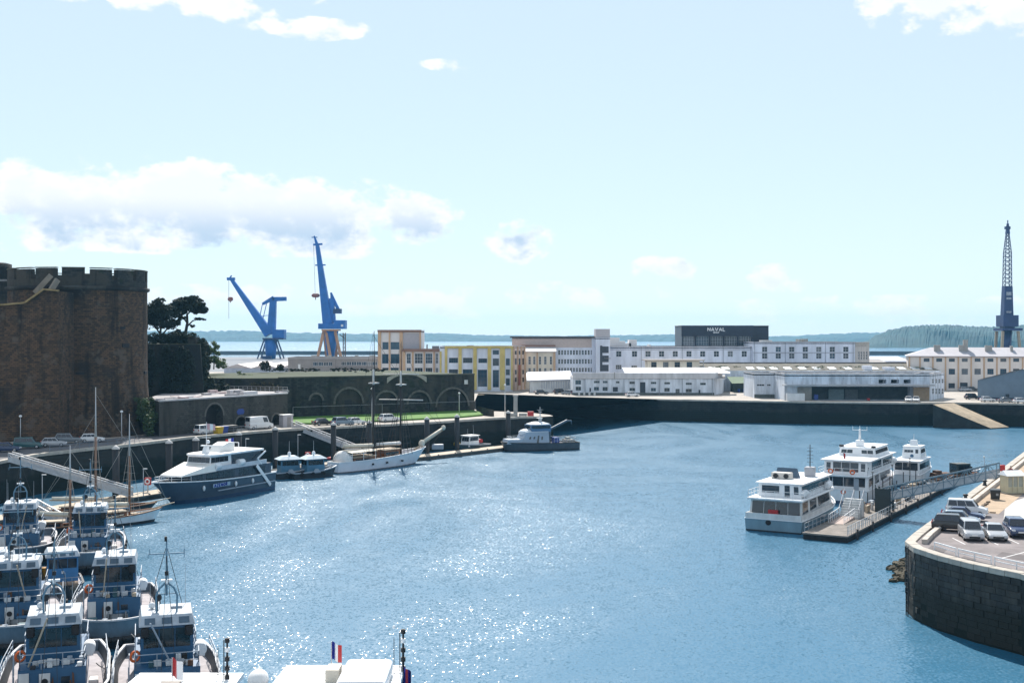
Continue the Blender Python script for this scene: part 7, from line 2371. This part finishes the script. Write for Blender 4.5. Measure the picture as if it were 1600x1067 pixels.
# small craft past the pontoon end
for lab, px, py, m_, m2 in (('low brown barge with a dark cabin at the end of the ferry pontoon', 1488, 748, mat('barge_brown', (.26, .13, .08), .8, .25), mat('barge_cabin', (.035, .05, .05), .6, .2)), ('small white motor boat with black engine beyond the ferry pontoon', 1514, 742, white, black)):
    p = at(px, py, 0)
    t = thing('small_boat', lab, 'boat', p, math.radians(15))
    big = px < 1500
    hull_parts(t, 9.5 if big else 4.5, 3.0 if big else 1.9, .7, 1.0, m_, hulldark, m_ if big else deckgrey, m_, bow='sharp', stern=.95, bul=.12, zboot=.15)
    if big:
        tier(t, 'cabin', .2, 3.0, 1.1, .6, 2.6, m2, fs=.3, sides=[(2, 1.5, 2.3, .1, .9)], rear=[(2, 1.5, 2.3, .1, .9)])
        obj('deck_cargo', MB().box(-4, -.6, -.9, .9, .6, 1.1).box(-3.4, -2.4, -.6, .6, 1.1, 1.5), brown, t)
    else:
        tier(t, 'console', -.3, .5, .5, .6, 1.5, m2, fs=.2, front=[(1, 1.1, 1.4, .1, .9)])
        obj('engine', MB().box(-2.5, -2.0, -.25, .25, .4, 1.5).bevel(.06), black, t)

# ================================================================== NEAR QUAY FURNITURE
inn = inset(EDGE_RIGHT, -1.25)
q = [p for p in inn if p[1] < 104][-5:]
wr = thing('quay_railing', 'low white double railing along the curved edge of the car park', 'railing', (0, 0, QZ))
path = [(41.6, 80.3), (39.8, 91.4), (37.8, 95.6), (36.3, 99.2), (35.5, 102.4)]
for a, b in zip(path, path[1:]):
    a, b = Vector((*a, 0)), Vector((*b, 0))
    d = (b - a)
    a2, b2 = a + d * .04, b - d * .04
    n = max(1, round(d.length / 2.2))
    mb = MB()
    for i in range(n + 1):
        p = a2.lerp(b2, i / n)
        mb.bar(p, p + Vector((0, 0, .62)), .08)
    mb.bar(a2 + Vector((0, 0, .62)), b2 + Vector((0, 0, .62)), .1).bar(a2 + Vector((0, 0, .32)), b2 + Vector((0, 0, .32)), .07)
    obj('rail_section', mb, white, wr)
kb = thing('kerb_beam', 'long pale concrete kerb beam along the water side of the car park', 'kerb', (0, 0, QZ))
path = [(35.6, 105.0), (37.4, 108.6), (44.9, 122.2), (62.4, 153.9), (79.7, 185.4), (102, 226)]
k_ = 0
for a, b in zip(path, path[1:]):
    a, b = Vector((*a, 0)), Vector((*b, 0))
    n = max(1, round((b - a).length / 2.4))
    for i in range(n):
        p0, p1 = a.lerp(b, (i + .02) / n), a.lerp(b, (i + .98) / n)
        obj('beam', MB().bar(p0 + Vector((0, 0, .2)), p1 + Vector((0, 0, .2)), .45, .4), mat('pale_kerb', (.46, .41, .36), .9, .18, 1), kb)
for i, (d, w_) in enumerate(((126.5, 'nearest the parked cars'), (129.4, 'second from the parked cars'), (132.2, 'third from the parked cars'), (145, 'next to the footbridge'))):
    t_ = (d - 122.8) / (154.5 - 122.8)
    x = 43.5 + (61 - 43.5) * t_ + .62
    o = tag(obj('bollard', MB().lathe([(0, 0), (.28, 0), (.2, .12), (.17, .42), (.3, .5), (.26, .62), (0, .66)], 14), iron, None, (x, d, QZ + .14)), 'black iron mooring bollard on the quay edge, ' + w_, 'bollard', 'bollards on the right quay')
# kiosk
p = at(1581, 770, QZ)
t = thing('kiosk', 'small cream glazed kiosk with white roof on the right quay', 'kiosk', p, .15)
crm = mat('kiosk_cream', (.56, .50, .34), .6, .1)
fm = MB()
for x in (-.95, -.32, .32, .95):
    for y in (-.75, .75):
        fm.box(x - .05, x + .05, y - .05, y + .05, .06, 2.0)
for z in (.06, .7, 1.95):
    for y in (-.75, .75):
        fm.box(-.95, .95, y - .04, y + .04, z, z + .08)
obj('frame', fm, crm, t)
for i in range(3):
    obj('panel', MB().box(-.89 + i * .635, -.38 + i * .635, -.73, -.70, .78, 1.94), mat('kiosk_glass', (.32, .33, .28), .2, .15), t)
    obj('panel', MB().box(-.89 + i * .635, -.38 + i * .635, -.73, -.70, .15, .69), crm, t)
for s in (-1, 1):
    obj('side_wall', MB().box(s * .96 - .02, s * .96 + .02, -.7, .7, .06, 2.0), crm, t)
obj('roof', MB().mesh([(-1.2, -1.0, 2.05), (1.2, -1.0, 2.05), (1.2, 1.0, 2.05), (-1.2, 1.0, 2.05), (-1.1, .0, 2.6), (1.1, .0, 2.6)], [(0, 1, 5, 4), (2, 3, 4, 5), (1, 2, 5), (3, 0, 4), (3, 2, 1, 0)]), white, t)
obj('base', MB().box(-1.35, 1.35, -1.0, 1.0, 0, .06), black, t)  # black slab painted as the shadow round the kiosk's foot
hp = MB()
for k in range(10):
    a0, a1 = PI * k / 10, PI * (k + 1) / 10
    hp.cyl((1.55 + .25 * math.cos(a0), -.3, 1.0 + .9 * math.sin(a0)), (1.55 + .25 * math.cos(a1), -.3, 1.0 + .9 * math.sin(a1)), .03, n=6)
hp.cyl((1.8, -.3, 0), (1.8, -.3, 1.0), .03, n=6).cyl((1.3, -.3, 0), (1.3, -.3, 1.0), .03, n=6)
obj('bicycle_hoop', hp, crm, t)
p = at(1555, 780.5, QZ)
t = thing('wheelie_bin', 'dark grey wheeled bin on the sanded strip left of the kiosk', 'bin', p, -.3)
dkb = mat('bin_dark', (.018, .022, .024), .5, .15)
obj('body', MB().mesh([(-.42, -.36, .1), (.42, -.36, .1), (.42, .36, .1), (-.42, .36, .1), (-.52, -.45, 1.0), (.52, -.45, 1.0), (.52, .45, 1.0), (-.52, .45, 1.0)], [(0, 1, 5, 4), (1, 2, 6, 5), (2, 3, 7, 6), (3, 0, 4, 7), (3, 2, 1, 0)]), dkb, t)
obj('lid', MB().mesh([(-.56, -.5, 1.0), (.56, -.5, 1.0), (.56, .5, 1.0), (-.56, .5, 1.0), (-.5, -.4, 1.12), (.5, -.4, 1.12), (.5, .45, 1.2), (-.5, .45, 1.2)], [(0, 1, 5, 4), (1, 2, 6, 5), (2, 3, 7, 6), (3, 0, 4, 7), (4, 5, 6, 7), (3, 2, 1, 0)]), dkb, t)
obj('sticker', MB().quad((.05, -.435, .5), (.3, -.438, .5), (.3, -.462, .75), (.05, -.458, .75)), mat('grey_sticker', (.3, .32, .34), .6, .1), t)
for s in (-1, 1):
    obj('wheel', MB().cyl((s * .4 - .05, .35, .12), (s * .4 + .05, .35, .12), .12, n=10), black, t)
# loose stones and slabs along the sanded strip
rs = random.Random(9)
STN = ['nearest the wheeled bin', 'second from the wheeled bin', 'third from the wheeled bin', 'fourth from the wheeled bin', 'fifth from the wheeled bin', 'next to the white parked car', 'flat one right of the white parked car', 'flat one farthest right by the tarmac']
for (px, py), w_ in zip(((1544, 785), (1541, 788), (1538, 790), (1535.5, 791.5), (1532, 793.5), (1529.5, 794.5), (1540, 798), (1551, 801)), STN):
    p = at(px, py, QZ)
    fl = 'flat' in w_
    o = obj('kerb_stone', MB().box(-.32, .32, -.16, .16, 0, .16 if not fl else .1).bevel(.05), mat('brown_stone', (.13, .095, .065), .9, .3, 2), None, (p.x, p.y, QZ + .01), rs.uniform(-.4, .4) + (.9 if not fl else -.5))
    tag(o, 'small brown loose kerb stone, ' + w_, 'stone', 'loose stones on the sanded strip')
# rocks at the foot of the quay
rk_m = mat('seaweed_rock', (.075, .062, .038), .9, .45, 1.5, bump=.6, bscale=4)
RK = [((1392, 886), .55, 'low flat rock standing farthest out from the quay wall foot'), ((1400, 879), .5, 'dark rock at the outer top of the rock pile below the car park'), ((1407, 881), .6, 'rock in the upper middle of the pile below the car park'), ((1413, 884), .7, 'rock beside the quay wall in the middle of the pile'), ((1403, 890), .5, 'yellowish rock at the middle of the pile below the car park'), ((1410, 893), .75, 'large yellowish rock touching the quay wall foot'),
      ((1396, 905), .4, 'small rock at the lower left of the pile in the water'), ((1403, 903), .55, 'weedy rock at the lower end of the pile below the car park'), ((1411, 903), .65, 'weedy rock against the wall at the lower end of the pile'), ((1414, 874), .6, 'topmost small rock of the pile against the wall'), ((1399, 897), .35, 'tiny rock awash left of the yellowish rocks')]
for i, ((px, py), s_, lab) in enumerate(RK):
    p = at(px, py, .2)
    rr = random.Random(i)
    mb = MB().ball((0, 0, .05), s_ * 1.25, s_ * .9, s_ * .6, 9, 6)
    mb.v = [tuple(Vector(v) * (1 + rr.uniform(-.22, .22))) for v in mb.v]
    bm = mb
    bm.sm = set()
    tag(obj('rock', bm, rk_m, None, (p.x, p.y, .05), rr.uniform(0, 6)), lab, 'rock', 'rocks at the foot of the right quay')


# a person behind the kiosk: one skinned body
def person(label, p, rz, top, legs):
    t = thing('person', label, 'person', p, rz)
    J = {'pel': (0, 0, .95), 'wai': (0, 0, 1.12), 'che': (0, .01, 1.34), 'nek': (0, 0, 1.5), 'hd0': (0, .02, 1.58), 'hd1': (0, .03, 1.72),
         'lsh': (-.19, 0, 1.42), 'lel': (-.25, .03, 1.15), 'lwr': (-.22, .14, .94), 'lha': (-.2, .19, .86), 'rsh': (.19, 0, 1.42), 'rel': (.25, .03, 1.15), 'rwr': (.23, .13, .94), 'rha': (.21, .18, .86),
         'lhi': (-.1, 0, .9), 'lkn': (-.11, .03, .5), 'lan': (-.11, -.01, .1), 'lto': (-.12, .15, .04), 'rhi': (.1, 0, .9), 'rkn': (.11, .05, .5), 'ran': (.12, .03, .1), 'rto': (.13, .19, .04)}
    Rr = dict(pel=.15, wai=.14, che=.16, nek=.06, hd0=.085, hd1=.085, lsh=.075, lel=.05, lwr=.038, lha=.04, rsh=.075, rel=.05, rwr=.038, rha=.04, lhi=.09, lkn=.065, lan=.045, lto=.04, rhi=.09, rkn=.065, ran=.045, rto=.04)
    E = [('pel', 'wai'), ('wai', 'che'), ('che', 'nek'), ('nek', 'hd0'), ('hd0', 'hd1'), ('che', 'lsh'), ('lsh', 'lel'), ('lel', 'lwr'), ('lwr', 'lha'), ('che', 'rsh'), ('rsh', 'rel'), ('rel', 'rwr'), ('rwr', 'rha'), ('pel', 'lhi'), ('lhi', 'lkn'), ('lkn', 'lan'), ('lan', 'lto'), ('pel', 'rhi'), ('rhi', 'rkn'), ('rkn', 'ran'), ('ran', 'rto')]
    ks = list(J)
    me = bpy.data.meshes.new('body')
    me.from_pydata([J[k] for k in ks], [(ks.index(a), ks.index(b)) for a, b in E], [])
    o = bpy.data.objects.new('body', me)
    COL.objects.link(o)
    o.parent = t
    md = o.modifiers.new('skin', 'SKIN')
    for i, k in enumerate(ks):
        sv = me.skin_vertices[0].data[i]
        sv.radius = (Rr[k], Rr[k])
        sv.use_root = k == 'pel'
    sb = o.modifiers.new('sub', 'SUBSURF')
    sb.levels = sb.render_levels = 2
    # clothing by height on the one body
    m = bpy.data.materials.new('clothed_body')
    m.use_nodes = True
    nt = m.node_tree
    tcn = nt.nodes.new('ShaderNodeTexCoord')
    sp = nt.nodes.new('ShaderNodeSeparateXYZ')
    nt.links.new(tcn.outputs['Object'], sp.inputs[0])
    rp = nt.nodes.new('ShaderNodeValToRGB')
    rp.color_ramp.interpolation = 'CONSTANT'
    dv = nt.nodes.new('ShaderNodeMath')
    dv.operation = 'DIVIDE'
    nt.links.new(sp.outputs[2], dv.inputs[0])
    dv.inputs[1].default_value = 2
    nt.links.new(dv.outputs[0], rp.inputs[0])
    el = rp.color_ramp.elements
    el[0].position, el[0].color = 0, (.02, .02, .02, 1)
    el[1].position, el[1].color = .05, (*legs, 1)
    for pos, c in ((.475, top), (.755, (.45, .26, .18)), (.85, (.03, .02, .015))):
        e = el.new(pos)
        e.color = (*c, 1)
    nt.links.new(rp.outputs[0], nt.nodes['Principled BSDF'].inputs['Base Color'])
    me.materials.append(m)
    hm = mat('dark_hair', (.02, .014, .01), .8, .2)
    obj('hair', MB().ball((0, .0, 1.74), .1, .11, .085, 10, 6), hm, t)
    return t


pp = atd(1579.5, 740, 151)
person('person in dark red top standing behind the kiosk', (pp.x, 151, QZ), 2.6, (.20, .03, .03), (.02, .022, .03))
t = thing('life_ring_post', 'red life ring post on the right quay edge by the footbridge', 'life ring', (62.6, 155.2, QZ), .4)
obj('post', MB().box(-.05, .05, -.05, .05, 0, 1.0), steel, t)
obj('cabinet', MB().box(-.35, .35, -.15, .15, .7, 1.5).bevel(.05), red, t)
for lab, p in (('slim grey lamp post on the right quay at the footbridge', Vector((60.4, 155.2, QZ + .14))),):
    o = thing('lamp_post', lab, 'lamp post', p)
    obj('pole', MB().cyl((0, 0, 0), (-.15, 0, 2.3), .05, .04, 8), steel, o)
    obj('lamp_head', MB().ball((-.15, 0, 2.35), .12), offwhite, o)

# ================================================================== CARS
SPEC = {'sedan': (4.5, 1.78, 1.44, .90, .74, .80, .15, -1.05, -1.75), 'hatch': (4.05, 1.74, 1.48, .92, .78, .85, .25, -1.40, -1.85), 'suv': (4.5, 1.86, 1.70, 1.02, .92, .85, .35, -1.70, -2.05), 'mpv': (4.4, 1.82, 1.82, 1.05, .92, 1.20, .62, -1.95, -2.12), 'boxvan': (5.2, 2.0, 2.45, 1.25, 1.05, 1.75, 1.25, -2.5, -2.56)}
PAINT = {}


def paint_mat(name, col):
    return mat('car_paint_' + name, col, .28, .05, 1, coat=.6, metal=.1 if name in ('silver', 'grey', 'steel') else 0)


COLS = {'silver': (.42, .43, .45), 'grey': (.16, .18, .20), 'black': (.012, .012, .014), 'white': (.72, .72, .72), 'navy': (.015, .035, .10), 'teal': (.03, .10, .11), 'steel': (.16, .22, .28), 'red': (.35, .02, .02), 'icy': (.50, .56, .62)}
CARM = {}


def car(label, kind, colour, p, hd, group):
    L, W, H, belt, hood, cowl, rf, rr, rb = SPEC[kind]
    t = thing('parked_car' if kind != 'boxvan' else 'parked_van', label, 'car' if kind != 'boxvan' else 'van', p, hd, group)
    k = (kind, colour)
    pm = paint_mat(colour, COLS[colour])
    if k not in CARM:
        body = MB().prismx([(-L / 2, .42), (-L / 2 + .04, .85), (rb - .02, belt + .02), (cowl, belt), (L / 2 - .35, hood), (L / 2 - .05, hood - .2), (L / 2, .48), (L / 2 - .1, .28), (-L / 2 + .1, .28)], -W / 2, W / 2).bevel(.07, 2)
        b, tp = W / 2 - .05, W / 2 - (.22 if kind != 'boxvan' else .12)
        cab = MB().mesh([(rb, -b, belt - .03), (cowl, -b, belt - .03), (cowl, b, belt - .03), (rb, b, belt - .03), (rr, -tp, H), (rf, -tp, H), (rf, tp, H), (rr, tp, H)], [(0, 1, 5, 4), (1, 2, 6, 5), (2, 3, 7, 6), (3, 0, 4, 7), (4, 5, 6, 7), (3, 2, 1, 0)]).bevel(.06, 2)
        CARM[k] = (body.data('body'), cab.data('cabin'))
        for me in CARM[k]:
            me.polygons.foreach_set('use_smooth', [True] * len(me.polygons))
            me.materials.append(pm)
    obj('body', CARM[k][0], None, t)
    cab = obj('cabin', CARM[k][1], None, t)
    g = ('glass', kind)
    if g not in CARM:
        b, tp = W / 2 - .05, W / 2 - (.22 if kind != 'boxvan' else .12)
        lerp = lambda u, v, s: tuple(u[i] + (v[i] - u[i]) * s for i in range(3))

        def quad(c, s0, s1, k0, k1, off):
            o = [lerp(lerp(c[0], c[1], s), lerp(c[3], c[2], s), q) for s, q in ((s0, k0), (s1, k0), (s1, k1), (s0, k1))]
            n = (Vector(o[1]) - Vector(o[0])).cross(Vector(o[3]) - Vector(o[0])).normalized() * off
            top = [Vector(q) + n for q in o]
            bot = [Vector(q) - n for q in o]
            return MB().mesh(top + bot, [(0, 1, 2, 3), (0, 4, 5, 1), (1, 5, 6, 2), (2, 6, 7, 3), (3, 7, 4, 0)])
        fr_ = quad([(cowl, -b, belt), (cowl, b, belt), (rf, tp, H), (rf, -tp, H)], .05, .95, .05, .9, .022)
        re_ = quad([(rb, b, belt), (rb, -b, belt), (rr, -tp, H), (rr, tp, H)], .08, .92, .25 if kind == 'boxvan' else .1, .88, .022)
        L_ = [fr_.data('windscreen'), re_.data('rear_window')]
        segs = ((.05, .34), (.36, .64), (.66, .93)) if kind not in ('boxvan',) else ((.72, .95),)
        for sd in (-1, 1):
            for s0, s1 in segs:
                c = [(rb, sd * b, belt), (cowl, sd * b, belt), (rf, sd * tp, H), (rr, sd * tp, H)]
                if sd > 0:
                    c = [c[1], c[0], c[3], c[2]]
                    s0, s1 = 1 - s1, 1 - s0
                L_.append(quad(c, s0, s1, .1, .84, .022).data('side_window'))
        CARM[g] = L_
        for me in L_:
            me.materials.append(mat('car_glass', (.015, .022, .035), .08, .1, spec=.8))
    for me in CARM[g]:
        obj(me.name.split('.')[0], me, None, cab)
    if 'wheel' not in CARM:
        CARM['wheel'] = (MB().lathe([(.2, -.1), (.29, -.1), (.31, -.07), (.31, .07), (.29, .1), (.2, .1)], 16).data('tyre'), MB().lathe([(0, -.085), (.19, -.095), (.2, -.06), (.2, .06), (.19, .095), (0, .085)], 12).data('rim'))
        CARM['wheel'][0].materials.append(black)
        CARM['wheel'][1].materials.append(steel)
    for x in (-L / 2 + .8, L / 2 - .85):
        for s in (-1, 1):
            w_ = obj('wheel', CARM['wheel'][0], None, t, (x, s * (W / 2 - .08), .31))
            w_.rotation_euler = (PI / 2, 0, 0)
            obj('rim', CARM['wheel'][1], None, w_)
    h = ('lights', kind)
    if h not in CARM:
        CARM[h] = (MB().box(L / 2 - .22, L / 2 - .02, -.17, .17, hood - .24, hood - .06).bevel(.04).data('headlight'), MB().box(-L / 2 - .015, -L / 2 + .12, -.13, .13, .72, .98).bevel(.03).data('tail_light'), MB().box(-.015, .015, -.26, .26, -.06, .06).data('number_plate'), MB().box(L / 2 - .12, L / 2 + .015, -.5, .5, .35, .52).data('grille'))
        for me, m_ in zip(CARM[h], (mat('lamp_glass', (.6, .62, .65), .15, .05), mat('tail_red', (.4, .015, .015), .3, .05), mat('plate_white', (.7, .7, .68), .5, .05), black)):
            me.materials.append(m_)
    for s in (-1, 1):
        obj('headlight', CARM[h][0], None, t, (0, s * (W / 2 - .27), 0))
        obj('tail_light', CARM[h][1], None, t, (0, s * (W / 2 - .2), 0))
        obj('mirror', MB().box(cowl - .35, cowl - .2, s * (W / 2 + .08) - .09, s * (W / 2 + .08) + .09, belt + .02, belt + .17).bevel(.03), pm, t)
    obj('grille', CARM[h][3], None, t)
    obj('number_plate', CARM[h][2], None, t, (L / 2 + .02, 0, .5 + .12))
    obj('number_plate', CARM[h][2], None, t, (-L / 2 - .02, 0, .6))
    return t


def gpt(px, py, z=QZ + .012):
    return at(px, py, QZ) + Vector((0, 0, z - QZ))


GR = 'cars parked on the right quay'
dn = math.radians(-101)
for lab, k, c, (px, py), hd in (
        ('silver van with glazed sides facing the camera in the front row of the car park', 'mpv', 'silver', (1517, 841), dn), ('silver saloon car between the silver van and the dark estate', 'sedan', 'silver', (1553.5, 841), dn), ('dark blue estate car at the right edge of the front row', 'suv', 'navy', (1588, 836), dn),
        ('black car parked left of the silver van, tail to the water', 'suv', 'black', (1492, 829), math.radians(-22)), ('blue grey car just behind the black car', 'hatch', 'steel', (1500, 819.5), math.radians(-22)), ('dark blue car next to the white car in the angled row', 'sedan', 'navy', (1505, 812.5), math.radians(-22)), ('white car farthest back in the angled row by the water', 'mpv', 'white', (1511, 805), math.radians(-22))):
    car(lab, k, c, gpt(px, py), hd, GR).scale = (.9, .9, .9)
GL = 'cars parked under the castle'
for lab, k, c, (px, D), hd in (
        ('dark blue car with white bonnet at the left edge above the gangway', 'hatch', 'navy', (11, 188), .25), ('teal van parked under the castle wall', 'mpv', 'teal', (44, 193.5), .25), ('silver hatchback under the castle wall beside the teal van', 'hatch', 'silver', (84, 197), .3), ('dark estate car under the castle wall', 'suv', 'grey', (106, 203), .3), ('white car at the foot of the round tower', 'hatch', 'white', (144, 205), .35),
        ('small white van before the large gate arch', 'mpv', 'white', (322, 221.5), .9), ('white panel van before the gate building', 'boxvan', 'white', (405, 234), .75)):
    car(lab, k, c, ((px - 800) / F * D, D, QZ + .01), hd, GL)
for lab, k, c, (px, D), hd in (('black car at the left end of the lawn', 'sedan', 'black', (505, 244), .7), ('grey car on the quay below the lawn', 'suv', 'steel', (535, 243.5), .7), ('small white car on the quay beside the grey car', 'hatch', 'white', (556, 245.5), .7), ('white car before the lawn between the schooner masts', 'suv', 'white', (608, 253.5), .65)):
    car(lab, k, c, ((px - 800) / F * D, D, QZ + .01), hd, 'cars parked along the lawn')
for lab, k, c, (px, D), hd in (('white car in front of the stained white warehouse', 'hatch', 'white', (988, 357), .2), ('white car facing the harbour below the canopy, left one of two', 'hatch', 'white', (1419.5, 330), -1.9), ('white car facing the harbour below the canopy, right one of two', 'hatch', 'white', (1431.5, 329.6), -1.9),
                               ('dark car by the white slatted shed, leftmost', 'sedan', 'black', (846, 372), .3), ('dark car by the white slatted shed, middle one', 'suv', 'black', (876, 374), .3), ('grey car by the white slatted shed, rightmost', 'hatch', 'grey', (887, 369), 2.4),
                               ('dark off road car left of the blue grey shed', 'suv', 'black', (1520, 343), .1), ('white hatchback before the blue grey shed', 'hatch', 'white', (1543, 329.5), .1), ('dark car at the quay edge before the blue grey shed', 'sedan', 'grey', (1572, 326), .1), ('white car at the right edge before the blue grey shed', 'hatch', 'white', (1595, 323), .1),
                               ('grey car behind the blue grey shed by the hipped building', 'hatch', 'silver', (1508, 392), .1), ('black car behind the dark off road car by the hipped building', 'sedan', 'black', (1519, 394), .1)):
    car(lab, k, c, ((px - 800) / F * D, D, QZ + .01), hd, 'cars on the naval yard quay')

# ================================================================== LEFT QUAY FURNITURE
for lab, px, D, m_, w_, d_ in (('yellow recycling bin beside the small white van', 341, 221.8, yellow_plastic, .7, .7), ('blue recycling bin right of the yellow bin', 348, 223, blue_plastic, .8, .7), ('dark bin second right of the yellow bin', 355.5, 224.5, dkb, .8, .7), ('dark bin third right of the yellow bin', 362, 225.5, dkb, .8, .7)):
    o = thing('recycling_bin', lab, 'bin', ((px - 800) / F * D, D, QZ + .012), 1.0, 'bins before the gate')
    obj('body', MB().mesh([(-w_ * .8, -d_ * .8, .1), (w_ * .8, -d_ * .8, .1), (w_ * .8, d_ * .8, .1), (-w_ * .8, d_ * .8, .1), (-w_, -d_, 1.2), (w_, -d_, 1.2), (w_, d_, 1.2), (-w_, d_, 1.2)], [(0, 1, 5, 4), (1, 2, 6, 5), (2, 3, 7, 6), (3, 0, 4, 7), (3, 2, 1, 0)]), m_, o)
    obj('lid', MB().box(-w_ - .05, w_ + .05, -d_ - .05, d_ + .05, 1.2, 1.36).bevel(.05), m_, o)
p = Vector(((447 - 800) / F * 240, 240, QZ))
o = thing('site_cabin', 'small grey white cabin at the right end of the gate building', 'cabin', p, .7)
obj('wall', MB().box(-1.1, 1.1, -.8, .8, 0, 2.3), mat('cabin_grey', (.42, .40, .42), .7, .1), o)
obj('roof', MB().box(-1.2, 1.2, -.9, .9, 2.3, 2.42), offwhite, o)
obj('door', MB().box(-.2, .6, -.84, -.79, .05, 2.0), greyr, o)
for lab, a, b in (('grey steel guard rail along the quay edge under the castle', (-70.2, 186), (-62.2, 202)), ('grey steel guard rail on the quay above the excursion boat', (-55.4, 218.5), (-47.6, 229))):
    o = tag(obj('guard_rail', rail(MB(), [(a[0] - .5, a[1], QZ + .1), (b[0] - .5, b[1], QZ + .1)], 1.0, .06, 1.9), mat('guard_rail_grey', (.14, .17, .21), .5, .1)), lab, 'railing', 'guard rails on the left quay')
for lab, px, D, h in (('tall white lamp post at the quay end left of the patrol vessel', 789, 272, 6.8), ('lamp post on the lawn before the right end of the rampart', 717.5, 272, 4.6), ('lamp post at the schooner mast on the lawn edge', 581, 248, 7.0), ('lamp post under the castle curtain wall beside the teal van', 32, 200, 4.6), ('lamp post at the foot of the round tower', 190, 206, 5.0)):
    o = thing('lamp_post', lab, 'lamp post', ((px - 800) / F * D, D, QZ + (.35 if 'lawn' in lab and px > 700 else 0)), 0, 'lamp posts on the castle quay')
    obj('pole', MB().cyl((0, 0, 0), (0, 0, h), .09, .06, 8), offwhite if px > 700 else steel, o)
    obj('lamp_head', MB().ball((0, 0, h + .12), .26, .26, .2, 10, 6), white, o)
o = thing('concrete_pylon', 'thick grey concrete post at the rounded quay end', 'post', ((805.5 - 800) / F * 271, 271, QZ))
obj('shaft', MB().box(-.45, .45, -.45, .45, 0, 4.4), concrete, o)
obj('cap', MB().box(-.6, .6, -.6, .6, 4.4, 4.7), concrete, o)
for lab, px, m_, w_ in (('low concrete block left of the red box on the quay end', 801.5, concrete, .9), ('low concrete block beside the red box on the quay end', 817, concrete, .9), ('red box on the rounded quay end', 829, red, .7)):
    D = 270.2
    tag(obj('quay_block', MB().box(-w_, w_, -.5, .5, 0, .7 if m_ is concrete else 1.1).bevel(.06), m_, None, ((px - 800) / F * D, D, QZ + .005)), lab, 'block', 'blocks on the quay end')
o = tag(obj('retaining_wall', MB().strip([(-8.4, 286), (-6.2, 277.5), (-4.4, 271.6), (-4.0, 270.4), (-4.8, 270.6), (-7.0, 274.6)], QZ, QZ + 1.5), ramp_stone), 'low curved stone wall at the right end of the lawn', 'wall')
